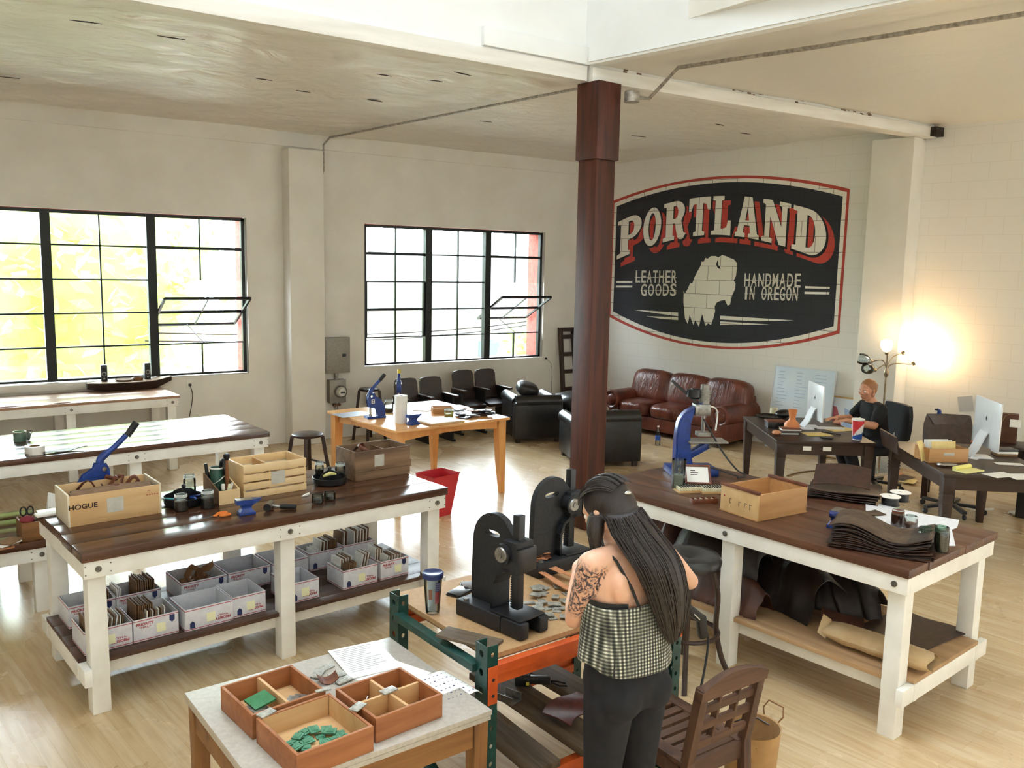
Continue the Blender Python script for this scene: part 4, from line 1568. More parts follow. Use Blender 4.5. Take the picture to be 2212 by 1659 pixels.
def anvil(label, loc, deg, k=1.):
    t = thing('bench_anvil', label, 'anvil', loc, deg)
    b = MB()
    b.bb(-.045 * k, .045 * k, -.034 * k, .034 * k, 0, .016 * k, bev=.003 * k)
    b.loft([[(x * w, y * d, z) for x, y in ((-1, -1), (1, -1), (1, 1), (-1, 1))] for w, d, z in ((.04 * k, .03 * k, .016 * k), (.026 * k, .02 * k, .032 * k), (.026 * k, .02 * k, .046 * k), (.04 * k, .026 * k, .058 * k))])
    b.loft([[(x, s * d, z) for s, z in ((-1, z0), (1, z0), (1, z1), (-1, z1))] for x, d, z0, z1 in ((.056 * k, .026 * k, .06 * k, .084 * k), (-.03 * k, .026 * k, .056 * k, .084 * k), (-.05 * k, .021 * k, .062 * k, .084 * k), (-.085 * k, .006 * k, .076 * k, .084 * k))])
    b.build('anvil_body', M_navy, t)
    MB().bb(-.03 * k, .056 * k, -.0255 * k, .0255 * k, .0842 * k, .0866 * k, bev=.001).build('anvil_face', M_steelb, t)
    return t


def jar(label, loc, r=.038, h=.1, gl=None, fill=.6, fmat=None, lid=None, ring=True, group=None, name='glass_jar'):
    t = thing(name, label, 'jar', loc, 0, group)
    MB().lathe([(0, .001), (r * .92, .001), (r, .008), (r, h * .72), (r * .96, h * .8), (r * .84, h * .86), (r * .84, h)], (0, 0, 0), 22).build('glass_body', gl or M_glassj, t)
    if fill:
        MB().lathe([(0, .003), (r * .9, .003), (r * .94, .01), (r * .94, h * fill), (r * .5, h * fill + .006), (0, h * fill)], (0, 0, 0), 16).build('contents', fmat or M_nails, t)
    if ring:
        m = MB()
        for z in (h * .88, h * .94, h):
            m.lathe([(r * .83, z - .002), (r * .89, z - .002), (r * .9, z), (r * .83, z + .002)], (0, 0, 0), 22)
        m.build('rim', gl if gl is M_glassg else M_rimglint, t)
    return t


M_rimglint = newmat('painted_rim_highlight', '#DDE4E2', .1, 0, .8)  # opaque white painted in for the highlight on clear jar rims


def tub(label, loc, deg, k=1., items=()):
    """round black carousel tray with fins and a knob"""
    t = thing('carousel_tray', label, 'organiser', loc, deg)
    MB().lathe([(0, .002), (.105 * k, .002), (.115 * k, .01), (.12 * k, .05 * k), (.115 * k, .052 * k), (.108 * k, .014), (0, .012)], (0, 0, 0), 28).build('tray', M_black, t)
    for q in range(3):
        f = MB()
        f.prism([(.0, .012)] + [(.1 * k * math.sin(rad(a)) , .012 + .085 * k * math.cos(rad(a))) for a in range(0, 91, 10)], .005, Matrix.Rotation(rad(120 * q), 4, 'Z') @ Euler((rad(90), 0, 0)).to_matrix().to_4x4())
        f.build('fin', M_black, t)
    MB().cyl((0, 0, .012), (0, 0, .1 * k), .008, seg=10).ball((0, 0, .108 * k), .014 * k, u=12, v=8).build('knob', M_black, t)
    return t


def marker(label, loc, rot, L_, r, mat, cap=None, group=None, name='marker_pen', cat='pen'):
    t = MB().tube([(0, 0, -L_ / 2), (0, 0, L_ * .2), (0, 0, L_ / 2)], [r, r, r * .9], 10)
    o = t.build(name, mat)
    o.location = loc
    o.rotation_euler = rot
    if cap:
        MB().tube([(0, 0, L_ * .2), (0, 0, L_ * .52)], [r * 1.15, r * 1.1], 10).build('cap', cap, o)
    return tag(o, label, cat, group)


def papersheet(label, loc, deg, w, d, mat=None, curl=.0, lines=0, group=None, name='paper_sheet', tilt=(0, 0), cat='paper'):
    m = MB().sheet(lambda s, t: (w * (s - .5), d * (t - .5), curl * (max(0, s - .6) ** 2 * 6 + max(0, .4 - t) ** 2 * 2) + .0012), 8, 8, .0008)
    o = m.build(name, mat or M_paper)
    o.location = loc
    o.rotation_euler = (rad(tilt[0]), rad(tilt[1]), rad(deg))
    if lines:
        p = MB()
        r = random.Random(int(w * 1000))
        for k in range(lines):
            y = d * .42 - k * d * .8 / lines
            p.bb(-w * .4, -w * .4 + w * r.uniform(.35, .8), y, y + d * .008, .0013, .0016)
        p.build('printed_lines', M_greyink, o, smooth=False)
    return tag(o, label, cat, group)


# ================================================================ ON THE LEFT BENCH
hand_press('blue lever press behind the box lettered HOGUE, its handle raised', on(B1, -.86, .33, ZT), 185, 1.05, (-.19, .22), marks=False)
tub('black carousel tray of pens beside the box lettered HOGUE', at(398, 1088, ZT), 20, 1.0)
tub('black carousel tray beside the weathered box, holding a yellow tube', at(712, 1044, ZT), 80, .95)
jar('open glass jar of hardware beside the box lettered HOGUE', at(392, 1103, ZT), .04, .098)
jar('open glass jar of hardware left of the blue anvil', at(449, 1097, ZT), .04, .105)
jar('empty glass jar behind the left carousel tray', at(410, 1068, ZT), .038, .125, fill=0)
jar('open glass jar behind the right carousel tray', at(735, 1035, ZT), .035, .11, fill=.4)
jar('glass jar between the slat crate and the right carousel tray', at(690, 1030, ZT), .03, .10, fill=.5)
anvil('small blue bench anvil in front of the slat crate', at(532, 1110, ZT), 172 + 5, 1.05)
for k, (u, v, lab) in enumerate(((686, 1086, 'front low glass dish of dark tacks near the bench edge'), (712, 1079, 'rear low glass dish of dark tacks near the bench edge'))):
    t = thing('glass_dish', lab, 'dish', at(u, v, ZT), 0)
    MB().lathe([(0, .001), (.034, .001), (.037, .006), (.036, .05), (.034, .05), (.034, .006), (0, .004)], (0, 0, 0), 20).build('glass_body', M_glassj, t)
    MB().lathe([(0, .005), (.032, .005), (.032, .024), (.012, .032), (0, .03)], (0, 0, 0), 14).build('contents', M_nails, t)
gt_ = MB().tube([(0, 0, .008), (.03, 0, .008), (.055, 0, .006), (.062, 0, .006)], [.011, .01, .006, .003], 10, flat=.6).build('glue_tube', M_white)
place(gt_, at(668, 1070, ZT), 200)
tag(gt_, 'small white tube lying between the slat crate and the glass dishes', 'tube')
# mallet
ml = thing('mallet', 'hammer with a grey head and black handle lying in front of the slat crate', 'hammer', at(600, 1099, ZT), -34)
MB().cyl((-.05, -.045, .02), (-.05, .045, .02), .021, seg=16).build('head', M_steelb, ml)
MB().cyl((-.05, -.052, .02), (-.05, -.045, .02), .022, seg=16).build('striking_face', M_grip, ml)
MB().tube([(-.05, 0, .02), (.02, 0, .014)], .009, 10).build('shaft', M_steelb, ml)
MB().tube([(.015, 0, .014), (.05, 0, .015), (.11, 0, .014)], [.013, .016, .014], 12).build('handle', M_grip, ml)
# scissors
scs = thing('scissors', 'scissors with orange handles lying at the front of the bench', 'scissors', at(465, 1116, ZT), 8)
for s in (-1, 1):
    m = MB().prism([(-.115, .0), (-.02, .006 * s), (.0, .004 * s), (-.02, -.003 * s)], .002, Matrix.Translation((0, 0, .003 + .002 * s)))
    m.build('blade', M_steelb, scs)
    h = MB()
    h.tube([(-.01, 0, .006), (.012, .008 * s, .007)], .006, 8)
    ring = [(.05 + .028 * math.cos(a), (.022 + .014 * math.sin(a)) * s, .007) for a in [i * math.pi / 8 for i in range(17)]]
    h.tube(ring, .007, 8)
    h.build('handle', M_orange, scs)
# tool caddy
tc_ = thing('tool_caddy', 'sloping sided wooden caddy full of tools left of the slat crate', 'caddy', crate_at(474, 1092, 5.2, .13, .26), 5.2)
sl_ = [(-.13, 0), (.13, 0), (.13, .2), (.06, .2), (-.0, .12), (-.13, .09)]
for s in (-1, 1):
    pass
MB().bb(-.065, .065, -.13, -.122, 0, .085).build('front_panel', M_crate, tc_)
MB().bb(-.065, .065, .122, .13, 0, .15).build('back_panel', M_boxply, tc_)
for s in (-1, 1):
    MB().prism([(-.122, 0), (.122, 0), (.122, .15), (-.122, .085)], .008, Matrix.Translation((s * .065 - (.008 if s > 0 else 0), 0, 0)) @ Euler((rad(90), 0, rad(90))).to_matrix().to_4x4()).build('side_panel', M_crate if s > 0 else M_boxold, tc_)
MB().bb(-.057, .057, -.122, .122, 0, .006).build('floor_panel', M_boxply, tc_)


def incaddy(x, y, z):
    c, s = math.cos(rad(5.2)), math.sin(rad(5.2))
    return tc_.location + Vector((c * x - s * y, s * x + c * y, z))


cn_ = thing('paint_can', 'dark green tin with a white swoosh in the sloping tool caddy', 'tin', incaddy(.002, .07, .007), 0)
MB().lathe([(0, 0), (.043, 0), (.043, .175), (.041, .178), (.036, .172), (0, .172)], (0, 0, 0), 24).build('can_body', M_dgreen, cn_)
MB().lathe([(.0425, .174), (.0455, .176), (.0455, .182), (.041, .184)], (0, 0, 0), 24).build('can_rim', M_white, cn_)
m = MB()
for a in range(200, 330, 10):
    z = .07 + .07 * (a - 200) / 130
    m.bar((.0436 * math.cos(rad(a)), .0436 * math.sin(rad(a)), z), (.0436 * math.cos(rad(a + 10)), .0436 * math.sin(rad(a + 10)), z + .005), .002, .02, up=(math.cos(rad(a)), math.sin(rad(a)), 0))
m.build('swoosh', M_white, cn_, smooth=False)
hm = thing('wooden_hammer', 'slim wooden handled hammer standing up in the tool caddy', 'hammer', incaddy(.035, -.005, .008), 0)
MB().tube([(0, 0, 0), (0, 0, .12), (.0, 0, .24)], [.012, .013, .009], 12).build('handle', wood('hammer_handle', '#6A3F22', '#8A5630', axis=2, scale=2, rough=.4), hm)
MB().tube([(0, 0, .235), (0, 0, .25), (0, 0, .268), (0, 0, .275)], [.012, .02, .02, .012], 12).build('head', M_blackm, hm)
marker('black handled brush standing at the back left of the tool caddy', incaddy(-.043, .105, .11), (rad(-6), rad(-5), 0), .2, .012, M_black, None, None, 'brush', 'brush')
for k, (x, y, mt_, lab, tl) in enumerate(((-.04, -.06, M_clear, 'clear tube leaning in the tool caddy', -18), (-.018, -.075, M_green, 'green topped white tube in the tool caddy', -6), (.01, -.085, M_sticky, 'pale yellow tube leaning in the tool caddy', 22), (.034, -.06, M_white, 'white tube leaning right in the tool caddy', 30))):
    marker(lab, incaddy(x, y, .062), (rad(8), rad(tl * .3), 0), .1, .0095, mt_, M_white if mt_ is M_green else None, None, 'glue_tube', 'tube')
rl = thing('tape_reel', 'black ring shaped reel standing in the tool caddy', 'reel', incaddy(.028, .04, .19), 0)
MB().tube([(.0, .035 * math.cos(a), .045 * math.sin(a)) for a in [i * math.pi / 9 for i in range(19)]], .012, 8).build('ring', M_black, rl)
# pens in the left carousel tray
for k, (a, mt_, cp) in enumerate(((-60, M_bluel, 'blue'), (-150, newmat('teal', '#3E8C92', .5), 'teal'), (-20, M_navy, 'navy'))):
    p = at(398, 1088, ZT) + Vector((.075 * math.cos(rad(a)), .075 * math.sin(rad(a)), .045))
    marker(cp + ' pen lying across the left carousel tray', p, (rad(78), 0, rad(a + 60)), .11, .007, mt_)
yb = MB().tube([(-.05, 0, 0), (.0, 0, .01), (.05, 0, .0)], [.008, .014, .006], 10, flat=.6).build('yellow_tube', noisy('pale_yellow_tube', '#D9D08A', '#C5BC74', 20, .5))
place(yb, at(703, 1042, ZT) + Vector((0, -.075, .066)), 8)
tag(yb, 'pale yellow tube lying in the right carousel tray', 'tube')
nb = MB().bb(-.06, .05, -.035, .035, 0, .012, bev=.001).build('notepad', M_paper)
place(nb, at(118, 1116, ZT) + Vector((-.03, .06, 0)), 5)
tag(nb, 'white notepad at the left edge of the bench beside the box lettered HOGUE', 'notepad')

# ================================================================ LOW LEFT BENCH
ZL = .5005
lb = thing('wooden_tool_box', 'small wooden box of scissors and wrapped things on the low left bench', 'box', at(76, 1169, ZL) + Vector((.06, .12, 0)), 4)
openbox(MB(), .28, .2, .125, .01).build('box_body', M_oak, lb)
sw_ = thing('shears', 'dark shears and brushes sticking out of the small wooden box', 'scissors', at(76, 1169, ZL) + Vector((-.03, .10, .012)), 0)
for s in (-1, 1):
    MB().tube([(.015 * s, 0, .13 + .02 * s)] + [(.02 * s + .018 * math.cos(a), 0, .17 + .03 * math.sin(a)) for a in [i * math.pi / 6 - 1.57 for i in range(13)]], .005, 6).build('handle', M_black, sw_)
    MB().bar((.012 * s, 0, .0), (.012 * s, 0, .135), .012, .003).build('blade', M_steelb, sw_)
rg = cushion(MB(), (0, 0, 0), (.09, .08, .06), .6).build('red_cloth', newmat('dark_red_cloth', '#7C2530', .8))
place(rg, at(76, 1169, ZL) + Vector((-.035, .05, .135)), 0)
tag(rg, 'dark red cloth bundle in the small wooden box on the low bench', 'cloth')
bgw = MB().sheet(lambda s, t: crumple(s, t, .17, .15, .07, 9.), 12, 10, .002).build('plastic_wrap', glass('thin_plastic', '#F1F3F3', .15, 1.2))
place(bgw, at(76, 1169, ZL) + Vector((.09, .11, .09)), 10)
tag(bgw, 'crumpled clear plastic bag in the small wooden box on the low bench', 'bag')
pbg = thing('paper_funnel', 'white folded paper standing in the small wooden box on the low bench', 'paper', at(76, 1169, ZL) + Vector((.11, .17, .012)), 10)
MB().loft([[(-.03, 0, 0), (.05, 0, 0), (.05, .02, 0), (-.03, .02, 0)], [(-.01, 0, .15), (.06, 0, .15), (.06, .03, .15), (-.01, .03, .15)], [(.0, .01, .26), (.07, .01, .23), (.07, .015, .23), (.0, .015, .26)]]).build('folded_sheet', M_paper, pbg)
for k in range(4):
    o = MB().bb(-.075, .075, -.05, .05, 0, .008, bev=.001).build('leather_swatch', (M_leathert, M_card, M_paper, M_card)[k])
    place(o, at(8, 1186 - 0, ZL) + Vector((.02 * k - .02, .03 + .01 * k, .0085 * k)), 10 + 14 * k)
    tag(o, ('tan leather swatch at the bottom', 'brown card second from the bottom', 'white card third from the bottom', 'brown card on top')[k] + ' of the small stack on the low left bench', 'card')

# ================================================================ BENCH UNDER THE WINDOWS AND THE ONE BEFORE IT
ZM = .8855
jt = thing('green_tin', 'green and white tin lying open on the bright bench by the window', 'tin', at(43, 953, ZM), 20)
MB().lathe([(0, 0), (.045, 0), (.045, .075), (.04, .078), (.038, .07), (0, .06)], (0, 0, 0), 22).build('can_body', noisy('grey_green_label', '#6E8577', '#3B5A48', 14, .45), jt)
MB().lathe([(.0445, .07), (.047, .072), (.047, .08), (.042, .08)], (0, 0, 0), 22).build('can_rim', M_chrome, jt)
MB().bar((.055, 0, .0), (.085, .01, .075), .05, .004).build('handle', M_steelb, jt)
tp = thing('tape_roll', 'white roll of tape on the bright bench by the window', 'tape', at(76, 980, ZM), 0)
MB().lathe([(.038, .0), (.068, 0), (.068, .06), (.038, .06), (.038, 0)], (0, 0, 0), 28).build('tape', M_white, tp)
MB().lathe([(.034, .001), (.039, .001), (.039, .059), (.034, .059), (.034, .001)], (0, 0, 0), 24).build('core', M_card, tp)
ls = MB().sheet(lambda s, t: (.42 * (s - .5), .09 * (t - .5) * (1 - .7 * abs(2 * s - 1)), .012 + .02 * math.sin(5 * s) ** 2 * s), 20, 3, .004).build('leather_offcut', M_leatherd)
place(ls, at(118, 979, ZM) + Vector((0.02, 0.03, -.003)), 4)
tag(ls, 'long dark leather offcut beside the white roll of tape', 'leather')
# live edge slab with two speakers and a dish
ZW = .8455
sb = thing('dough_bowl', 'long dark wooden boat shaped slab on the window bench under two speakers', 'bowl', at(288, 841, ZW) + Vector((-.02, .06, 0)), 3.5)
m = MB()
rings = []
for k in range(15):
    f = -1 + 2 * k / 14
    w_ = .15 * max(.12, (1 - abs(f) ** 3)) ** .8
    zt_ = .09 + (.03 * max(0, f - .5) * 2)
    zb_ = .0 + .08 * max(0, abs(f) - .55) * 2 * (1 if f > 0 else .35)
    rings.append([(f * .46, -w_ * .75, zb_), (f * .46, w_ * .75, zb_), (f * .46, w_, zt_), (f * .46, -w_, zt_)])
m.loft(rings)
m.build('bowl_body', wood('dark_bark_wood', '#1E1410', '#3A281E', axis=0, scale=3, rough=.7, bump=.4), sb)
m = MB()
m.loft([[(r[2][0] * .99, r[3][1] * .93, r[2][2] + .0005), (r[2][0] * .99, r[2][1] * .93, r[2][2] + .0005), (r[2][0] * .99, r[2][1] * .93, r[2][2] + .006), (r[2][0] * .99, r[3][1] * .93, r[2][2] + .006)] for r in rings])
m.build('pale_top', wood('pale_slab_top', '#B59A80', '#CDB59C', axis=0, scale=1.5, rough=.4), sb)
for k, (x, lab) in enumerate(((-.26, 'small black desktop speaker on the wooden slab, left of the thick window mullion'), (.2, 'small black desktop speaker leaning in front of the thick window mullion'))):
    sp = thing('desktop_speaker', lab, 'speaker', sb.location + Vector((x, .07, .0975)), -8 + 10 * k)
    MB().bb(-.035, .035, -.045, .045, 0, .19, bev=.014).build('cabinet', M_black, sp)
    MB().lathe([(.0, .004), (.016, .004), (.02, .0)], (0, -.046, .135), 16, Euler((rad(90), 0, 0)).to_matrix()).build('tweeter', M_grip, sp)
    rg_ = MB().lathe([(.016, 0), (.018, .004), (.024, .004), (.026, 0)], (0, -.0455, .085), 18, Euler((rad(90), 0, 0)).to_matrix())
    rg_.build('woofer_ring', M_steelb, sp)
    MB().lathe([(0, .003), (.01, .003), (.011, 0)], (0, -.0455, .03), 12, Euler((rad(90), 0, 0)).to_matrix()).build('volume_knob', M_steelb, sp)
ds = thing('basket_dish', 'flat tan woven dish on the wooden slab between the speakers', 'dish', sb.location + Vector((-.06, .0, .0975)), 0)
MB().lathe([(0, .002), (.08, .002), (.10, .014), (.105, .02), (.095, .02), (.075, .01), (0, .01)], (0, 0, 0), 24).build('dish', M_card, ds)
ds2 = thing('wicker_ring', 'small tan ring basket on the wooden slab by the right speaker', 'basket', sb.location + Vector((.085, .0, .0975)), 0)
MB().lathe([(.045, 0), (.055, 0), (.06, .03), (.055, .034), (.048, .03), (.045, 0)], (0, 0, 0), 22).build('ring', M_oak, ds2)
ML = MB().sheet(lambda s, t: (.7 * (s - .5), .09 * (t - .5), .002 + .006 * math.sin(9 * s) * (1 - t)), 18, 3, .003).build('kraft_sheet', M_leathert)
place(ML, on(B4, -.35, -.34, ZW), 3)
tag(ML, 'torn tan sheet hanging along the front edge of the window bench', 'sheet')

# ================================================================ RACK BENCH WITH THE TWO ARBOR PRESSES
M_rgreen = noisy('rack_green_paint', '#17463F', '#10352F', 18, .38)
M_rorange = noisy('rack_orange_paint', '#CF5A22', '#B84A1A', 14, .4)
M_chip = noisy('chipboard', '#B79367', '#A98459', 55, .6, bump=.04, detail=8, lo=.3, hi=.7)
M_chipedge = noisy('chipboard_edge', '#6F5136', '#8A6846', 80, .8)
M_old = wood('old_grey_plank', '#3B3024', '#5F5040', '#7C6A54', axis=0, scale=2.2, rough=.75, bump=.25)
RK = dict(loc=(2.265, 3.02, 0), deg=3.0)
rk = thing('rack_bench', 'green and orange pallet rack frame carrying the chipboard worktop', 'rack', RK['loc'], RK['deg'])
HX, HY = .555, .335


def upright(x, y, h, face):
    """perforated channel post, open towards face (+1 or -1 along x)"""
    def plate(w, hh, name, par):
        o = [[(-w / 2, 0), (w / 2, 0), (w / 2, hh), (-w / 2, hh)]]
        for k in range(int(hh / .075)):
            z = hh - .035 - .075 * k
            if z > .03:
                r = w * .17
                o.append([(r * math.cos(a), z + (1.5 if math.sin(a) < 0 else 1.) * r * math.sin(a)) for a in [i * math.pi / 5 for i in range(10)]])
        return filled(o, .004, M_rgreen, name, par)
    w = plate(.076, h, 'upright_post', rk)
    w.location = (x, y, 0)
    w.rotation_euler = (rad(90), 0, rad(90))
    for s in (-1, 1):
        f = plate(.05, h, 'post_flange', w)
        # local frame of the web: x runs along the rack's y, z along the rack's x
        f.location = (s * .036, 0, face * .025)
        f.rotation_euler = (0, rad(90), 0)
    b = MB().bb(-.05, .05, 0, .004, -.045, .045).build('foot_plate', M_rgreen, w)
    return w


upright(-HX, -HY, .905, 1)
upright(-HX, HY, .89, 1)
upright(HX, -HY, .905, -1)
upright(HX, HY, .88, -1)
for s in (-1, 1):
    x = s * HX
    MB().bar((x, -HY + .03, .80), (x, HY - .03, .80), .045, .032, bev=.003).build('strut', M_rgreen, rk)
    MB().bar((x, -HY + .03, .62), (x, HY - .03, .36), .045, .03, bev=.003).build('strut', M_rgreen, rk)
    MB().bar((x, -HY + .03, .08), (x, HY - .03, .34), .045, .03, bev=.003).build('strut', M_rgreen, rk)
for (yy, zt_) in ((-HY - .02, .82), (HY + .0, .82), (-HY - .02, .285), (HY, .315)):
    b = MB()
    f = -1 if yy < 0 else 1
    y0, y1 = yy - .02, yy + .02
    b.bb(-HX + .045, HX - .045, y0, y1, zt_ - .07, zt_, bev=.003)
    bo = b.build('beam', M_rorange, rk)
    MB().bb(-HX + .045, HX - .045, y0 - (.018 if f > 0 else 0), y1 + (.018 if f < 0 else 0), zt_ - .075, zt_ - .035, bev=.002).build('beam_step', M_rorange, bo)
    for s in (-1, 1):
        m = MB().bb(s * HX - (.0 if s > 0 else .045) - (.045 if s > 0 else 0) + (0.045 if s < 0 else 0) - (0 if s < 0 else 0), s * HX + (.045 if s < 0 else .0), yy + f * .021, yy + f * .026, zt_ - .15, zt_ + .004, bev=.002)
        m.build('end_plate', M_rorange, bo)
        for zz in (.05, .115):
            MB().cyl((s * (HX - .024), yy + f * .026, zt_ - zz), (s * (HX - .024), yy + f * .0275, zt_ - zz), .007, seg=8).build('plate_hole', M_dark, bo)


def rkp(x, y, z):
    c, s = math.cos(rad(RK['deg'])), math.sin(rad(RK['deg']))
    return Vector((RK['loc'][0] + c * x - s * y, RK['loc'][1] + s * x + c * y, z))


cb = thing('chipboard_top', 'pale chipboard worktop lying on the orange rack beams under both presses', 'worktop', rkp(0, .04, .8205), RK['deg'])
MB().bb(-.505, .535, -.37, .40, .0055, .025).build('board', M_chip, cb)
MB().bb(-.5055, .5355, -.3705, .4005, 0, .005).build('board_edge', M_chipedge, cb)
ZR = .846

# lower planks
for k, (a, b, w_, lab) in enumerate(((at(1052, 1535, .325), at(1160, 1650, .30), .15, 'grey weathered plank on the lower rack beams nearest the grey table'),
                                     (at(1072, 1494, .325), at(1262, 1612, .30), .17, 'thick brown weathered plank on the lower rack beams with a metal bracket on it'),
                                     (at(1140, 1470, .325), at(1345, 1580, .30), .16, 'brown plank on the lower rack beams under the black scanner gun'))):
    d = (b - a)
    d.z = 0
    L_ = .80
    dn = d.normalized()
    mid = rkp(-.26 + .26 * k, .0, 0)
    o = MB().bb(-L_ / 2, L_ / 2, -w_ / 2, w_ / 2, 0, .034, bev=.004).build('reclaimed_plank', M_old)
    o.location = (mid.x, mid.y, .317)
    o.rotation_euler = (0, rad(2.2), rad(RK['deg'] - 88 + 3 * (k - 1)))
    tag(o, lab, 'plank', 'planks on the lower rack')

# bracket, scanner gun and red leather on the planks
br = thing('metal_bracket', 'small shiny metal channel bracket on the middle lower plank', 'bracket', at(1100, 1512, .355), 20)
m = MB()
m.bb(-.035, .035, -.045, .045, 0, .003)
m.build('web', M_steelb, br)
for s in (-1, 1):
    MB().bb(s * .035 - .0015, s * .035 + .0015, -.045, .045, 0, .035).build('flange', M_steelb, br)
sg = thing('scanner_gun', 'black handheld scanner gun with a wrist strap lying on a lower plank', 'scanner', at(1150, 1480, .356), -38)
MB().bb(-.085, -.01, -.03, .03, .0, .055, bev=.014).build('scanner_head', M_black, sg)
MB().bar((-.045, 0, .028), (.085, .012, .024), .04, .036, bev=.01).build('handle', M_black, sg)
MB().bb(-.03, -.015, -.034, -.029, .012, .03, bev=.002).build('trigger', M_yellow, sg)
MB().tube([(.085, .012, .02), (.12, .03, .01), (.16, .02, .006), (.165, -.005, .006), (.13, -.012, .008), (.088, .008, .016)], .004, 6).build('wrist_strap', M_black, sg)
rls = MB().sheet(lambda s, t: (.26 * (s - .5) + .03 * t, .17 * (t - .5) + .02 * math.sin(5 * s), .012 + .006 * math.sin(7 * s + 4 * t)), 14, 8, .005).build('red_leather_piece', noisy('red_brown_leather', '#5E2E26', '#71392E', 40, .6, bump=.15, bscale=70))
place(rls, at(1232, 1535, .362), 20)
tag(rls, 'red brown leather pieces lying on the lower rack planks beside her leg', 'leather')


# ---------------------------------------------------------------- arbor presses
def arbor(label, loc, deg):
    t = thing('arbor_press', label, 'press', loc, deg)
    b = MB()
    b.bb(-.085, .085, -.08, .19, 0, .07, bev=.006)
    b.bb(-.085, -.032, -.2, -.08, 0, .07, bev=.012)
    b.bb(.032, .085, -.2, -.08, 0, .07, bev=.012)
    b.build('base', M_blackm, t)
    MB().bb(-.075, .075, -.185, -.01, .0705, .078, bev=.001).build('anvil_plate', M_black, t)
    # C shaped frame plate with an oblong opening
    outer = [(.165, .07)] + [(.165 - .0 * k, .07 + .2 * k / 3) for k in range(1, 3)] + [(.16 - .125 + .125 * math.cos(rad(a)), .335 + .135 * math.sin(rad(a))) for a in range(0, 121, 10)] + [(-.075, .40), (-.13, .385), (-.13, .27), (-.06, .255), (-.02, .23), (0, .18), (.0, .07)]
    hole = [(.045 + .0 + .03 * math.cos(rad(a)) + (.018 if math.cos(rad(a)) > 0 else -.018), .395 + .0 - .012 + .013 * math.sin(rad(a))) for a in range(0, 360, 20)]
    f = filled([outer, hole], .032, M_blackm, 'frame', t)
    f.rotation_euler = (rad(90), 0, rad(90))
    fl = MB()
    inner = [(-.02 + .02, .07), (0, .18), (-.02, .228), (-.06, .253), (-.10, .262)]
    for p, q in zip(inner, inner[1:]):
        fl.bar((0, p[0] + .006, p[1]), (0, q[0] + .006, q[1] + .001), .10, .014, up=(0, 1, 0))
    fl.bb(-.05, .05, -.0, .013, .07, .1)
    fl.build('flange', M_blackm, t)
    h = MB()
    h.bb(-.05, .05, -.135, -.052, .25, .385, bev=.006)
    h.tube([(-.066, -.06, .325), (.06, -.06, .325)], .045, 22)
    h.build('head', M_blackm, t)
    MB().bb(-.055, .055, -.15, -.135, .26, .36, bev=.004).build('cover_plate', M_black, t)
    r = MB()
    r.bb(-.018, .018, -.115, -.079, .09, .49, bev=.002)
    r.build('ram', M_black, t)
    te = MB()
    for k in range(28):
        z = .1 + k * .0105
        te.prism([(-.018, 0), (.018, 0), (.018, .007), (-.018, .007)], .006, Matrix.Translation((0, -.079, z)) @ Euler((rad(-90), 0, 0)).to_matrix().to_4x4())
    te.build('rack_teeth', M_black, t, smooth=False)
    MB().lathe([(0, .012), (.012, .012), (.013, .006), (.03, .006), (.033, 0)], (-.066, -.06, .325), 24, Euler((0, rad(-90), 0)).to_matrix()).build('pinion_cap', M_steelb, t)
    lv = MB()
    lv.tube([(.06, -.06, .325), (.098, -.06, .325)], .024, 18)
    lv.tube([(.085, -.10, .315), (.085, -.02, .335)], .013, 14)
    lv.build('lever_socket', M_chrome, t)
    for s in (-1, 1):
        MB().cyl((s * .06, .15, .07), (s * .06, .15, .078), .012, seg=8).build('bolt', M_bolt, t)
    return t


arbor('black cast iron arbor press nearest us at the front left of the chipboard worktop', (1.985, 2.91, ZR), 11)
arbor('black cast iron arbor press at the back right of the worktop, partly behind her head', (2.60, 3.335, ZR), 96)

# tumbler
tm = thing('tumbler', 'clear tumbler with a navy lid and a flag print on the chipboard worktop', 'cup', (1.79, 3.15, ZR), -35)
MB().lathe([(0, .001), (.029, .001), (.031, .01), (.041, .16), (.043, .165), (.0405, .165), (.029, .012), (0, .01)], (0, 0, 0), 28).build('outer_wall', M_clear, tm)
MB().lathe([(0, .016), (.026, .016), (.037, .155)], (0, 0, 0), 28).build('inner_wall', noisy('frosted_inner_cup', '#D9D8D6', '#CFCDCB', 30, .3), tm)
MB().lathe([(.0, .178), (.03, .180), (.042, .184), (.0465, .180), (.0465, .160), (.043, .158)], (0, 0, 0), 28).build('lid', newmat('navy_lid', '#1E2F5E', .35), tm)


def onwall(mb, a0, a1, z0, z1, n=5):
    """a patch on the tumbler's wall"""
    def fn(s, t):
        z = z0 + (z1 - z0) * t
        r = .0315 + (.041 - .031) * (z - .01) / .15 + .0006
        a = rad(a0 + (a1 - a0) * s)
        return (r * math.cos(a), r * math.sin(a), z)
    mb.sheet(fn, n, 2)


fg = MB()
onwall(fg, -68, -34, .105, .145)
fg.build('flag_canton', M_blueink, tm)
for k in range(4):
    m = MB()
    onwall(m, -66 + 8 * k, -62 + 8 * k, .05, .104, 1)
    m.build('flag_stripe', M_redink, tm)
st = MB()
for i in range(4):
    for j in range(4):
        onwall(st, -65 + 8 * i, -63 + 8 * i, .110 + .009 * j, .1125 + .009 * j, 1)
so = st.build('flag_star', M_white, tm)
so.scale = (1.012, 1.012, 1)
ov = MB()
onwall(ov, -112, -88, .07, .115)
ov.build('brown_patch', newmat('brown_print', '#80543C', .5), tm)
tt = text_mesh('95', .016, M_greyink, tm, (-.012, -.0335, .03), (rad(90), 0, rad(-10)), 'printed_number')

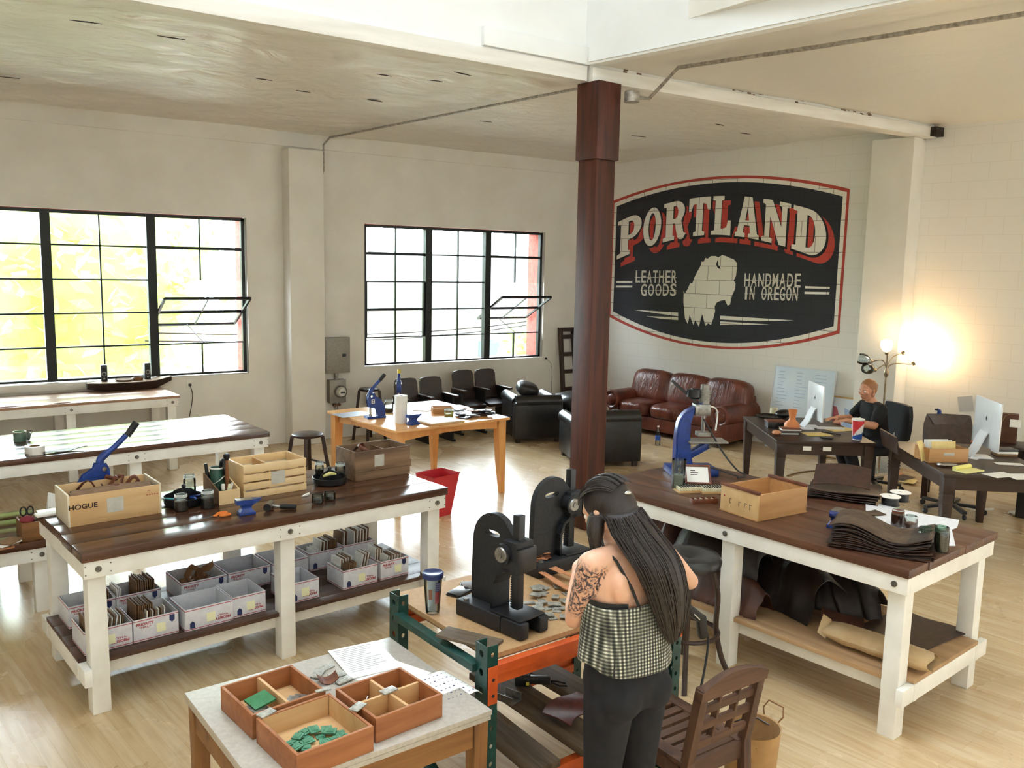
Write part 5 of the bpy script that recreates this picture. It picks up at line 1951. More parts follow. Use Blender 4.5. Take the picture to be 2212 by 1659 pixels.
# wallets, dies, leather strips on the worktop
for k, (u, v, dg_, lab) in enumerate(((993, 1282, 25, 'black leather wallet on the worktop left of the front press'), (1015, 1270, 70, 'dark folded leather wallet against the foot of the front press'))):
    w_ = thing('wallet', lab, 'wallet', at(u, v, ZR), dg_)
    MB().bb(-.055, .055, -.04, .04, .0, .009, bev=.004).build('outer_leather', M_blkleather, w_)
    MB().bb(-.053, .053, -.038, .036, .0095, .015, bev=.003).build('flap', M_blkleather if k == 0 else M_leatherd, w_)
sp_ = MB().bb(-.13, .13, -.05, .05, 0, .012, bev=.002).build('wood_offcut', M_old)
place(sp_, at(1012, 1385, ZR) + Vector((.01, .01, 0)), -62)
tag(sp_, 'grey brown board offcut at the left front corner of the worktop', 'board')
M_die = noisy('magnesium_die', '#B9B6AA', '#8F8C82', 90, .38, .35, bump=.5, bscale=160, bdist=.003)
M_dieback = noisy('die_backing', '#6C5A45', '#594935', 60, .7)
for i in range(34):
    u, v = rnd.uniform(1140, 1252), rnd.uniform(1268, 1338)
    p = at(u, v, ZR)
    o = MB().bb(-.028 * rnd.uniform(.6, 1.2), .028, -.018, .018 * rnd.uniform(.8, 1.3), 0, .004, bev=.0008).build('stamping_die', M_die)
    o.location = p + Vector((0, 0, .0008 + .0046 * (i % 4)))
    o.rotation_euler = (rad(rnd.uniform(-3, 3)), rad(rnd.uniform(-3, 3)), rnd.uniform(0, 6.3))
    tag(o, 'grey metal stamping die in the scattered heap right of the front press', 'die', 'dies scattered on the worktop')
for k, (u0, v0, u1, v1, w_) in enumerate(((1150, 1228, 1262, 1290, .03), (1165, 1240, 1240, 1283, .02), (1195, 1232, 1270, 1262, .026), (1172, 1226, 1215, 1248, .03))):
    a, b = at(u0, v0, ZR + .022), at(u1, v1, ZR + .022)
    L_ = (b - a).length
    o = MB().sheet(lambda s, t: (L_ * (s - .5), w_ * (t - .5), .004 * math.sin(6 * s + k)), 14, 2, .003).build('leather_strip', M_leathert)
    o.location = (a + b) / 2 + Vector((0, 0, .004 + .006 * k))
    o.rotation_euler = (0, 0, math.atan2((b - a).y, (b - a).x))
    tag(o, ('longest pink tan leather strip between the presses', 'narrow tan leather strip beside the longest one', 'tan leather strip nearest the back press', 'short wide tan leather strip behind the front press')[k], 'leather', 'leather strips between the presses')
for k in range(6):
    o = MB().bb(-.03, .03, -.016, .016, 0, .003, bev=.0006).build('leather_scrap', M_leathert if k % 2 else M_leather)
    o.location = Vector((2.46 + .03 * (k % 3), 3.295 + .028 * (k // 3), ZR + .0712 + .0035 * k))
    o.rotation_euler = (rad(rnd.uniform(-2, 2)), rad(rnd.uniform(-2, 2)), rnd.uniform(0, 3))
    tag(o, 'tan leather scrap on the base of the back press', 'leather', 'leather scraps on the back press')
dk = MB().bb(-.05, .05, -.07, .07, 0, .012, bev=.003).build('dark_block', M_black)
place(dk, at(1262, 1345, ZR) + Vector((.02, .03, 0)), 8)
tag(dk, 'flat dark block on the worktop in front of her', 'block')

# heat gun in its holster at the right end of the rack
hg_ = thing('heat_gun', 'black heat gun with a red cap hanging at the right end of the rack', 'heat gun', rkp(.625, -.30, 0), 0)
MB().lathe([(0, .70), (.04, .70), (.046, .74), (.043, .86), (.038, .89), (0, .89)], (0, 0, 0), 22).build('motor_body', M_black, hg_)
MB().lathe([(.0, .925), (.030, .925), (.038, .917), (.040, .895), (.036, .885), (0, .885)], (0, 0, 0), 22).build('red_cap', newmat('red_plastic', '#DE3F3B', .35), hg_)
sv = MB()
for k in range(8):
    a = k * math.pi / 4
    sv.bar((.010 * math.cos(a), .010 * math.sin(a), .9255), (.028 * math.cos(a), .028 * math.sin(a), .9255), .004, .0015)
sv.build('cap_vents', newmat('dark_red', '#7E1F1F', .5), hg_)
MB().bar((.0, 0, .79), (.11, -.03, .70), .05, .045, bev=.014).build('handle', M_black, hg_)
MB().bar((.11, -.03, .715), (.125, -.035, .60), .045, .045, bev=.014).build('handle_grip', M_black, hg_)
MB().bar((.055, -.035, .735), (.085, -.043, .705), .02, .004).build('label_plate', M_white, hg_)
MB().tube(spline([(.13, -.035, .66), (.16, -.04, .58), (.13, -.05, .42), (.06, -.06, .2), (.02, -.08, .06), (-.05, -.25, .012), (-.2, -.45, .012)], 8), .006, 8).build('cord', M_cable, hg_)
MB().bar((-.065, -.012, .76), (.0, 0, .76), .06, .012).build('holster', M_leatherd, hg_)

# ================================================================ TRAYS AND DIES ON THE GREY TABLE
ZF = FH + .0005
M_tray = wood('reddish_tray_wood', '#7E4A2A', '#9A6039', '#AD7146', axis=0, scale=1.6, rough=.5, bump=.1)
M_trayin = wood('pale_tray_wood', '#B98E5E', '#CBA271', '#D6B283', axis=0, scale=1.2, rough=.55, bump=.05)
M_gdie = noisy('green_die', '#3F7A5C', '#5B9477', 70, .45, bump=.4, bscale=140, bdist=.003)
M_grdie = noisy('dark_grey_die', '#6B6660', '#8B857D', 70, .35, .4, bump=.5, bscale=130, bdist=.003)


def tray(label, loc, deg, w, d, h, divs):
    t = thing('wooden_tray', label, 'tray', loc, deg)
    openbox(MB(), w, d, h, .011).build('tray_side', M_tray, t)
    MB().bb(-w / 2 + .011, w / 2 - .011, -d / 2 + .011, d / 2 - .011, .0112, .013).build('tray_floor', M_trayin, t)
    for (x0, x1, y0, y1) in divs:
        MB().bb(x0, x1, y0, y1, .0132, h - .004, bev=.001).build('divider', M_trayin, t)
    return t


TA = tray('wooden tray with two compartments of grey dies and one green plate', (.985, 2.882, ZF), 6.5, .278, .262, .088, [(-.005, .006, -.119, .119)])
TB = tray('wooden tray nearest us holding the green dies', (1.022, 2.585, ZF), 6.5, .278, .29, .088, [])
TC = tray('wooden tray on the right divided into four compartments', (1.325, 2.642, ZF), 6.5, .278, .27, .088, [(-.005, .006, -.123, .123), (-.127, -.0055, -.005, .006), (.0065, .127, -.005, .006)])
MB().bb(.1271, .1279, -.13, .13, .013, .084).build('pale_lining', M_trayin, TB)
MB().bb(-.1279, -.1271, -.13, .13, .013, .084).build('pale_lining', M_trayin, TB)
MB().bb(-.127, .127, .1331, .1339, .013, .084).build('pale_lining', M_trayin, TB)


def intray(T, x, y, z):
    c, s = math.cos(T.rotation_euler.z), math.sin(T.rotation_euler.z)
    return T.location + Vector((c * x - s * y, s * x + c * y, z))


for k in range(24):
    a = k * 2.4
    r = .022 + .014 * math.sqrt(k)
    x, y = max(-.09, min(.09, r * math.cos(a) + .005)), max(-.1, min(.09, r * math.sin(a) - .015))
    w_, d_ = rnd.uniform(.016, .024), rnd.uniform(.013, .02)
    t = thing('green_die', 'green stamping die in the tray nearest us', 'die', intray(TB, x, y, .0135 + .0075 * (k % 3)), rnd.uniform(0, 90), 'green dies in the near tray')
    MB().bb(-w_, w_, -d_, d_, 0, .0045, bev=.0008).build('die_base', M_gdie, t)
    MB().bb(-w_ * .65, w_ * .65, -d_ * .6, d_ * .6, .0046, .0068, bev=.0006).build('raised_face', M_gdie, t)
for k in range(15):
    right = k % 2
    x = (.065 if right else -.068) + rnd.uniform(-.028, .028)
    y = rnd.uniform(-.075, .0)
    o = MB().bb(-.03, .03, -.02, .02, 0, .006, bev=.001).build('grey_die', M_grdie)
    o.location = intray(TA, x, y, .0136 + .0066 * (k // 2))
    o.rotation_euler = (rad(rnd.uniform(-6, 6)), rad(rnd.uniform(-6, 6)), rnd.uniform(0, 6.3))
    side = 'right' if right else 'left'
    tag(o, 'dark grey die heaped in the %s compartment of the two part tray' % side, 'die', 'grey dies in the %s compartment' % side)
gp = MB().bb(-.042, .042, -.036, .036, 0, .008, bev=.001).build('green_plate', noisy('bright_green_plate', '#2F7A48', '#276B3E', 60, .45))
place(gp, intray(TA, -.062, -.028, .072), 12)
gp.rotation_euler = (rad(8), rad(-6), rad(14))
tag(gp, 'square bright green plate on the grey dies in the two part tray', 'plate')
for (T, x, y, dg_, lab) in ((TB, -.10, .148, 20, 'pale grey die balanced on the left rim of the near tray'), (TC, -.146, -.03, 30, 'pale grey die resting across the rims of the near and right trays'), (TC, .0, .002, 12, 'pale grey die lying on the crossed dividers of the right tray'), (TA, .13, -.128, -8, 'narrow grey die lying where the three trays meet')):
    o = MB().bb(-.03, .03, -.018, .018, 0, .005, bev=.001).build('pale_die', M_die)
    if 'narrow' in lab:
        o.scale = (.9, .45, 1)
    place(o, intray(T, x, y, .0885), dg_)
    tag(o, lab, 'die')
cl2 = thing('binder_clip', 'dark metal clip standing in a compartment of the right tray', 'clip', intray(TC, -.06, .045, .0135), 40)
MB().prism([(-.02, 0), (.02, 0), (.006, .03), (-.006, .03)], .03, Matrix.Translation((0, .015, 0)) @ Euler((rad(90), 0, 0)).to_matrix().to_4x4()).build('clip_body', M_black, cl2)
MB().tube([(-.008, .0, .03), (-.014, 0, .05), (.0, 0, .058), (.012, 0, .05), (.006, 0, .03)], .0015, 6).build('clip_wire', M_chrome, cl2)
for k, (u, v, dg_, lab) in enumerate(((702, 1444, 18, 'pale die with cut out shapes nearest the white sheets'), (686, 1457, 50, 'pale die behind the folded leather piece'), (728, 1459, -10, 'pale square die at the edge of the white sheet'), (742, 1470, 12, 'pale speckled die behind the right tray'))):
    o = MB().bb(-.034, .034, -.02, .02, 0, .005, bev=.001).build('pale_die', M_die)
    place(o, at(u, v, ZF + .004 * (k % 2)), dg_)
    tag(o, lab + ' on the grey table', 'die')
fl_ = MB().sheet(lambda s, t: (.075 * (s - .5), .05 * (t - .5), .002 + .02 * (2 * abs(s - .5)) ** 2 + .008 * t), 10, 4, .003).build('leather_fold', M_leather)
place(fl_, at(708, 1481, ZF) + Vector((.01, .025, .002)), -8)
tag(fl_, 'small folded brown leather piece behind the corner where the trays meet', 'leather')
papersheet('white sheet lying on another behind the trays on the grey table', at(787, 1425, ZF) + Vector((0, 0, .003)), -4, .216, .279, lines=14)
papersheet('lower white sheet half under the right tray and the upper sheet', at(835, 1455, ZF) + Vector((.0, .0, 0)), 22, .216, .279)
# printed sheet that curls over the right edge
lo = thing('logo_sheet', 'white sheet of small printed logos curling over the right table edge', 'paper', at(955, 1490, ZF) + Vector((.02, .02, 0)), 8)


def curlf(x, y):
    r = .05
    x0 = .06
    if x <= x0:
        return (x, y, .001 + .002 * math.sin(20 * y))
    a = min((x - x0) / r, 1.25)
    e = max(0, x - x0 - 1.25 * r)
    return (x0 + r * math.sin(a) + e * math.cos(1.25), y, .001 - r * (1 - math.cos(a)) - e * math.sin(1.25))


MB().sheet(lambda s, t: curlf(.17 * (s - .35), .22 * (t - .5)), 18, 4, .0005).build('sheet', M_paper, lo)
pm = MB()
for i in range(8):
    for j in range(6):
        x, y = .17 * ((i + .6) / 8.6 - .35), .22 * ((j + .6) / 6.4 - .5)
        w_ = .005 if (i + j) % 3 else .008
        def fn(s, t, x=x, y=y, w_=w_):
            q = Vector(curlf(x + w_ * (s - .5), y + w_ * .8 * (t - .5)))
            q.z += .0007
            return q
        pm.sheet(fn, 1, 1)
pm.build('printed_logos', M_blueink, lo, smooth=False)

# ================================================================ ON THE RIGHT BENCH
Z2 = .9155
M_boxb = wood('honey_box_wood', '#A77848', '#BC8D5A', '#C99C6A', axis=0, scale=1.2, rough=.5, bump=.08)
M_boxp = noisy('pale_box_front', '#D0AC78', '#C49E69', 14, .55)
b2 = thing('sliding_lid_box', 'honey coloured wooden box with dark top rails on the right bench', 'box', (4.155, 3.305, Z2), -2.5)
w_, d_, h_ = .40, .29, .155
m = MB()
m.bb(-w_ / 2, w_ / 2, -d_ / 2, -d_ / 2 + .01, .008, h_).bb(-w_ / 2, w_ / 2, d_ / 2 - .01, d_ / 2, .008, h_)
m.bb(-w_ / 2 + .01, w_ / 2 - .01, -d_ / 2 + .01, d_ / 2 - .01, .008, .016)
m.build('box_side', M_boxb, b2)
MB().bb(-w_ / 2 - .012, -w_ / 2, -d_ / 2, d_ / 2, .008, h_, bev=.001).build('box_end', M_boxp, b2)
MB().bb(w_ / 2, w_ / 2 + .012, -d_ / 2, d_ / 2, .008, h_, bev=.001).build('box_end', M_boxb, b2)
MB().bb(-w_ / 2 - .016, w_ / 2 + .016, -d_ / 2 - .004, d_ / 2 + .004, 0, .0078, bev=.001).build('bottom_board', M_boxb, b2)
for s in (-1, 1):
    MB().bb(s * (w_ / 2 + .006) - .011, s * (w_ / 2 + .006) + .011, -d_ / 2 - .004, d_ / 2 + .004, h_ + .0002, h_ + .018, bev=.002).build('top_rail', M_leather, b2)
m = MB()
xe = -w_ / 2 - .0125
for (y, z, hh, ww) in ((.07, .075, .03, .003), (.062, .088, .003, .012), (.062, .062, .003, .012), (.0, .07, .03, .003), (-.008, .084, .003, .018), (-.045, .07, .03, .003), (-.053, .084, .003, .02), (-.085, .07, .03, .003), (-.09, .084, .003, .018)):
    m.bb(xe - .0003, xe + .0004, y - ww / 2, y + ww / 2, z - hh / 2, z + hh / 2)
m.build('burnt_marks', M_burn, b2, smooth=False)
MB().lathe([(0, .001), (.006, .001), (.006, 0)], (xe, .115, .095), 12, Euler((0, rad(-90), 0)).to_matrix()).build('red_dot', M_redink, b2)

anvil('small blue bench anvil beside the stack of dark leather on the right bench', at(1806, 1138, Z2), 15, 1.15)

# stack of wavy leather sheets
M_hide = noisy('brown_black_hide', '#3A2C22', '#55422F', 30, .6, bump=.2, bscale=90)
M_hided = noisy('dark_hide_edge', '#2A201A', '#3A2D24', 30, .6, bump=.2, bscale=90)
pc = at(1905, 1183, Z2)
for k in range(13):
    ph = rnd.uniform(-.15, .15)
    W_, D_ = .47 + rnd.uniform(-.03, .03), .30 + rnd.uniform(-.03, .03)

    def fn(s, t, k=k, ph=ph, W_=W_, D_=D_):
        amp = .006 + .0023 * k
        return (W_ * (s - .5), D_ * (t - .5), amp * (1 + math.sin(6.2 * (s + .1) + ph)) + .003 * math.sin(9 * t))
    o = MB().sheet(fn, 22, 8, .0045).build('leather_sheet', M_hide if k == 12 else (M_hided if k % 2 else M_leatherd))
    place(o, pc + Vector((rnd.uniform(-.012, .012), rnd.uniform(-.012, .012), .0048 + .0062 * k)), -62 + rnd.uniform(-4, 4))
    tag(o, 'wavy dark brown leather sheet in the stack at the corner of the right bench' if k < 12 else 'topmost lighter brown leather sheet of the stack on the right bench', 'leather', 'leather sheets stacked on the right bench' if k < 12 else None)

# unfolded white carton with jars on it
pts = [(1870, 1090), (1896, 1095), (1897, 1088), (1935, 1098), (2000, 1112), (2072, 1124), (2068, 1140), (2056, 1145), (2064, 1180), (2010, 1178), (1930, 1145), (1885, 1122), (1888, 1112), (1870, 1106)]
q = [at(u, v, Z2) for u, v in pts]
ctr = sum(q, Vector()) / len(q)
o = MB().prism([(p.x - ctr.x, p.y - ctr.y) for p in q], .003).build('flat_carton', M_mailin)
o.location = ctr
tag(o, 'unfolded white carton lying flat under the jars on the right bench', 'carton')
ZJ = Z2 + .0035
M_brownjar = noisy('brown_jar_bits', '#6A4438', '#8D6A5C', 60, .6)
for k, (u, v, r, h, gl, fl, mat, lab) in enumerate(((1938, 1136, .036, .095, M_glassj, .95, M_leather, 'clear jar crammed with brown leather scraps on the white carton'),
                                                  (1966, 1146, .036, .085, M_glassj, .5, M_brownjar, 'clear jar half full of brown bits beside the green jars'),
                                                  (1998, 1190, .042, .125, M_glassg, .75, M_nails, 'green glass jar nearest the stack of leather sheets'),
                                                  (2030, 1190, .041, .13, M_glassg, .8, M_nails, 'green glass jar at the right end of the row of jars'))):
    jar(lab, at(u, v, ZJ), r, h, gl, fl, mat, ring=True)
# thread spools
for k, (u, v, lab) in enumerate(((1922, 1090, 'black thread spool with a white end nearest the white carton'), (1944, 1081, 'black thread spool with a white end behind the other spool'))):
    s = thing('thread_spool', lab, 'spool', at(u, v, Z2), 0)
    MB().lathe([(.012, 0), (.058, 0), (.058, .004), (.05, .004), (.05, .052), (.012, .052), (.012, 0)], (0, 0, 0), 28).build('thread', M_black, s)
    MB().lathe([(.012, .0525), (.062, .0525), (.062, .0565), (.012, .0565), (.012, .0525)], (0, 0, 0), 30).build('white_flange', M_white, s)
# folded dark leather behind
fo = thing('folded_leather', 'dark folded leather hide behind the honey coloured box', 'leather', at(1828, 1078, Z2) + Vector((.03, .06, 0)), -58)
for k in range(4):
    MB().sheet(lambda s, t, k=k: (.42 * (s - .5) + .01 * k, .30 * (t - .5), .006 + .016 * k + .01 * math.sin(5 * s + k) * (1 - s) + .012 * (2 * abs(t - .5)) ** 3), 14, 8, .006).build('leather_layer', M_leatherd if k % 2 else M_hided, fo)
bk = MB().sheet(lambda s, t: (.34 * (s - .5), .20 * (t - .5), .085 + .02 * math.sin(3 * s) + .09 * t), 10, 6, .006).build('leather_back', M_leatherd, fo)
rl_ = MB().bb(-.17, .17, -.012, .012, 0, .006, bev=.001).build('steel_rule', M_black)
place(rl_, at(1768, 1053, Z2) + Vector((0, .02, 0)), -38)
tag(rl_, 'dark ruler lying behind the honey coloured box', 'ruler')
lfl = MB().sheet(lambda s, t: (.22 * (s - .5), .1 * (t - .5), .004 + .01 * math.sin(4 * s) ** 2), 10, 4, .004).build('leather_offcut', M_hide)
place(lfl, at(1868, 1112, Z2) + Vector((0, 0, .003)), -20)
tag(lfl, 'brown leather offcut between the anvil and the white carton', 'leather')

# ---- type trays, framed sheet, tall jar
ZP = Z2
M_cream = noisy('cream_letter_tray', '#DDD9BC', '#CFCAA9', 30, .5)
for k, (u, v, dg_, w_, d_, lab) in enumerate(((1487, 1060, -22, .16, .10, 'cream tray of black letter pieces beside the tall glass jar'), (1540, 1062, -30, .16, .10, 'cream tray of black letter pieces against the honey coloured box'))):
    t = thing('letter_tray', lab, 'tray', at(u, v, ZP), dg_)
    MB().bb(-w_ / 2 - .01, w_ / 2 + .01, -d_ / 2 - .01, d_ / 2 + .01, 0, .012).build('lower_board', M_boxp, t)
    MB().bb(-w_ / 2, w_ / 2, -d_ / 2, d_ / 2, .0125, .034, bev=.003).build('tray_body', M_cream, t)
    r = random.Random(k)
    m = MB()
    for i in range(9):
        for j in range(6):
            m.box((-w_ / 2 + .012 + i * (w_ - .024) / 8, -d_ / 2 + .011 + j * (d_ - .022) / 5, .0365), (r.uniform(.005, .011), r.uniform(.004, .008), .005), rot=(0, 0, r.uniform(-.6, .6)))
    m.build('letter_blocks', M_black, t, smooth=False)['kind'] = 'stuff'
dv = thing('divided_box', 'narrow dark wooden box divided into small cells in front of the letter trays', 'box', at(1520, 1086, ZP), -24)
openbox(MB(), .17, .05, .03, .004).build('box_body', M_leather, dv)
for k in range(4):
    MB().bb(-.055 + .036 * k, -.052 + .036 * k, -.021, .021, .005, .029).build('cell_wall', M_cream, dv)
fr = thing('framed_sheet', 'brown framed printed sheet propped behind the letter trays', 'frame', at(1512, 1062, ZP) + Vector((.035, .05, .035)), -35)
fr.rotation_euler = (rad(42), 0, rad(-38))
m = MB()
for (x0, x1, y0, y1) in ((-.085, .085, -.006, .006), (-.085, .085, .134, .146), (-.085, -.073, .006, .134), (.073, .085, .006, .134)):
    m.bb(x0, x1, y0, y1, 0, .014, bev=.001)
m.build('frame', M_leather, fr)
MB().bb(-.0725, .0725, .0065, .1335, .002, .005).build('sheet', M_paper, fr)
m = MB()
for k, wd in enumerate((.03, .05, .045)):
    m.bb(-.045, -.045 + wd, .1 - .017 * k, .106 - .017 * k, .0051, .0056)
m.build('printed_lines', M_burn, fr, smooth=False)
gj = thing('tall_jar', 'tall clear glass with a white paper band on the right bench', 'jar', at(1480, 1060, ZP) + Vector((-.01, .055, 0)), 0)
MB().lathe([(0, .001), (.04, .001), (.044, .01), (.047, .20), (.0455, .20), (.042, .012), (0, .01)], (0, 0, 0), 26).build('glass_body', M_glassj, gj)
MB().lathe([(0, .012), (.041, .013), (.0435, .095), (0, .096)], (0, 0, 0), 24).build('white_filling', M_paper, gj)
MB().lathe([(0, .0965), (.008, .0965), (.012, .14), (.011, .14), (.007, .1)], (.008, 0, 0), 12).build('glass_stem', M_chrome, gj)

# ---- blue pneumatic press
pp = thing('pneumatic_press', 'tall blue arched press with an air hose at the far end of the right bench', 'press', at(1503, 1030, Z2) + Vector((.05, .10, 0)), -30)
MB().bb(-.17, .17, -.12, .12, 0, .05, bev=.012).build('base', M_navy, pp)
cv = []
for (x, z, hw2, dd) in ((-.06, .05, .065, .055), (-.07, .16, .055, .05), (-.075, .28, .05, .045), (-.065, .38, .046, .042), (-.03, .46, .042, .04), (.03, .50, .04, .038)):
    cv.append([(x + hw2 * a, dd * b, z + (.02 * a if z > .4 else 0)) for a, b in ((-1, -1), (1, -1), (1, 1), (-1, 1))])
m = MB()
m.loft(cv)
bmesh.ops.bevel(m.bm, geom=list(m.bm.edges), offset=.01, segments=2, affect='EDGES')
m.build('arched_column', M_navy, pp)
MB().bb(.0, .11, -.05, .05, .42, .50, bev=.006).build('head_block', M_steelb, pp)
m = MB()
m.cyl((.075, 0, .5), (.075, 0, .60), .035, seg=18)
for k in range(5):
    m.cyl((.075, 0, .52 + .016 * k), (.075, 0, .528 + .016 * k), .04, seg=18)
m.cyl((.075, 0, .60), (.075, 0, .635), .03, seg=16)
m.build('air_cylinder', M_gal, pp)
MB().cyl((-.005, 0, .55), (-.005, 0, .60), .05, seg=18).cyl((-.02, 0, .57), (.03, 0, .57), .04, seg=18).build('valve', M_black, pp)
MB().bar((-.16, .02, .66), (.03, 0, .5), .014, .02).build('rod', M_black, pp)
MB().cyl((.075, 0, .30), (.075, 0, .42), .014, seg=12).build('ram', M_steelb, pp)
MB().bb(.03, .12, -.04, .04, .27, .30, bev=.004).build('die_head', M_gal, pp)
MB().box((.10, 0, .235), (.28, .16, .012), bev=.002).build('work_plate', M_gal, pp)
MB().bar((-.04, 0, .12), (.12, 0, .21), .07, .05, bev=.012).build('table_arm', M_navy, pp)
MB().cyl((.12, -.04, .2), (.12, .04, .2), .012, seg=12).build('clamp_screw', M_bolt, pp)
MB().tube(spline([(.1, .03, .48), (.17, .04, .46), (.19, .05, .40), (.18, .04, .30)], 6), .006, 8).build('white_hose', M_white, pp)
MB().tube(spline([(.06, -.05, .40), (.12, -.06, .30), (.20, -.08, .17), (.30, -.1, .05), (.36, -.12, .012), (.28, -.18, .01)], 8), .006, 8).build('air_hose', M_cable, pp)
MB().tube(spline([(-.02, -.1, .06), (.06, -.14, .08), (.18, -.16, .05), (.30, -.15, .012)], 8), .005, 8).build('cord', M_cable, pp)

# ================================================================ ON THE SHELF OF THE RIGHT BENCH
ZS = .311
M_hide1 = noisy('black_brown_hide', '#17110E', '#2A1E18', 8, .5, bump=.3, bscale=30, bdist=.01)
M_hide2 = noisy('red_brown_hide', '#3A1F16', '#54301F', 8, .5, bump=.3, bscale=30, bdist=.01)


def hide(label, x, y, deg, Lx, Wy, H, mat, seed, lean=0.):
    """a heavy folded hide: a drooping ridge with a rippled skirt"""
    def fn(s, t):
        u = 2 * t - 1
        ridge = (1 - abs(u) ** 1.6)
        z = H * ridge * (.85 + .15 * mnoise.noise(Vector((s * 3, seed, 0)))) + .004
        n1 = mnoise.noise(Vector((s * 5, t * 4, seed)))
        n2 = mnoise.noise(Vector((s * 14, t * 3, seed + 9)))
        e = min(1, min(s, 1 - s) * 6)
        z *= (.7 + .3 * e)
        return (Lx * (s - .5) + .03 * n1 + lean * z, Wy * .5 * u * (1 + .12 * n1) + .012 * n2, max(.004, z + .018 * n1 * ridge))
    o = MB().sheet(fn, 34, 26, .006).build('leather_hide', mat, ang=60)
    o.location = on(B2, x, y, ZS + .004)
    o.rotation_euler = (0, 0, rad(B2['deg'] + deg))
    return tag(o, label, 'leather')


hide('tall dark folded hide behind the middle leg on the bench shelf', .30, .12, 8, .62, .46, .50, M_hide1, 1.)
hide('red brown folded hide draped at the far end of the bench shelf', .80, .10, -6, .42, .5, .46, M_hide2, 2.)
hide('dark hide sloping down to a point in the middle of the bench shelf', -.15, -.08, -14, .62, .48, .34, M_hide1, 3., .5)
hide('low red brown hide in front of the dark hides on the bench shelf', .10, .30, 4, .5, .22, .22, M_hide2, 4.)
hide('narrow black hide leaning at the right of the hides on the bench shelf', -.36, -.24, 20, .5, .3, .24, M_hide1, 5., .4)
kb = thing('kraft_bag', 'crumpled pale brown paper bag lying near the front of the bench shelf', 'bag', on(B2, -.845, .275, ZS + .002), B2['deg'] + 4)
M_kraft2 = noisy('pale_kraft_paper', '#BFA073', '#CDB187', 10, .7, bump=.4, bscale=16, bdist=.02)


def kfn(s, t):
    a = 2 * math.pi * t
    x = .56 * (s - .5)
    e = 1 - .25 * (abs(2 * s - 1) ** 4)
    r1 = (.085 + .008 * mnoise.noise(Vector((s * 6, math.cos(a) * 2, math.sin(a) * 2)))) * e
    r2 = (.055 + .01 * mnoise.noise(Vector((s * 8, math.cos(a) * 3, 4 + math.sin(a) * 3)))) * e
    return (x + .01 * math.cos(3 * a), r1 * math.cos(a), .062 + r2 * math.sin(a))


MB().sheet(kfn, 26, 24).build('bag_body', M_kraft2, kb, ang=50)
MB().sheet(lambda s, t: (.27 + .05 * s, .12 * (t - .5), .03 + .09 * (1 - abs(2 * t - 1)) + .02 * s), 4, 8, .002).build('bag_mouth', M_kraft2, kb)
fh = MB().sheet(lambda s, t: (.40 * (s - .5), .48 * (t - .5) + .02 * s, .008 + .006 * math.sin(7 * s + 3 * t)), 16, 16, .006).build('leather_hide', M_leatherd)
place(fh, on(B2, -.80, -.22, ZS + .003), B2['deg'] - 6)
tag(fh, 'flat dark brown hide lying at the near end of the bench shelf', 'leather')
bs = MB().sheet(lambda s, t: (.24 * (s - .5), .2 * (t - .5), .015 + .04 * s * s + .01 * math.sin(6 * t)), 10, 8, .005).build('leather_flap', M_hide2)
place(bs, on(B2, -.50, .03, ZS + .003), B2['deg'] + 30)
tag(bs, 'small brown leather flap between the paper bag and the dark hides', 'leather')

# ================================================================ STOOL BETWEEN RACK AND BENCH
st_ = thing('bentwood_stool', 'dark stool with a round black padded seat and curved legs beside the right bench', 'stool', (3.60, 3.36, 0), 20)
MB().lathe([(0, .70), (.12, .735), (.17, .728), (.185, .70), (.18, .665), (0, .655)], (0, 0, 0), 32).build('seat', M_blkleather, st_)
for k in range(4):
    a = rad(90 * k + 25)
    c, s = math.cos(a), math.sin(a)
    MB().tube(spline([(c * .13, s * .13, .66), (c * .17, s * .17, .50), (c * .17, s * .17, .30), (c * .21, s * .21, .12), (c * .27, s * .27, .0)], 5), .02, 10, flat=.75).build('leg', M_darkwoodv, st_)
MB().tube([(.185 * math.cos(a), .185 * math.sin(a), .27) for a in [i * math.pi / 14 for i in range(29)]], .013, 8).build('foot_ring', M_darkwood, st_)

# ================================================================ SLATTED CHAIR IN THE FOREGROUND
M_chair = wood('brown_garden_chair_wood', '#35231A', '#523829', '#6A4A36', axis=0, scale=1.7, rough=.55, bump=.2)
M_chairv = wood('brown_garden_chair_leg', '#35231A', '#523829', '#6A4A36', axis=2, scale=1.7, rough=.55, bump=.2)
ch = thing('garden_chair', 'brown slatted wooden chair with a latticed back in the foreground', 'chair', (2.568, 2.415, 0), .5)
w_, d_, sz = .375, .43, .43
for s in (-1, 1):
    MB().bb(s * w_ / 2 - (.06 if s > 0 else 0), s * w_ / 2 + (0 if s > 0 else .06), -d_ / 2, d_ / 2, sz - .022, sz, bev=.003).build('seat_rail', M_chairv, ch)
    MB().bb(s * (w_ / 2 - .013) - .011, s * (w_ / 2 - .013) + .011, -d_ / 2 + .03, d_ / 2 - .03, sz - .08, sz - .0225, bev=.002).build('apron', M_chair, ch)
    MB().box((s * (w_ / 2 - .02), d_ / 2 - .022, (sz - .023) / 2), (.04, .042, sz - .023), bev=.004).build('leg', M_chairv, ch)
    MB().bar((s * (w_ / 2 - .02), -d_ / 2 - .03, 0), (s * (w_ / 2 - .02), -d_ / 2 + .0, sz - .0), .04, .042, up=(1, 0, 0), bev=.004).build('leg', M_chairv, ch)
    MB().bar((s * (w_ / 2 - .02), -d_ / 2 + .0, sz + .001), (s * (w_ / 2 - .02), -d_ / 2 - .06, .765), .04, .042, up=(1, 0, 0), bev=.004).build('back_post', M_chairv, ch)
MB().bb(-w_ / 2 + .062, w_ / 2 - .062, d_ / 2 - .06, d_ / 2, sz - .022, sz, bev=.003).build('seat_rail', M_chair, ch)
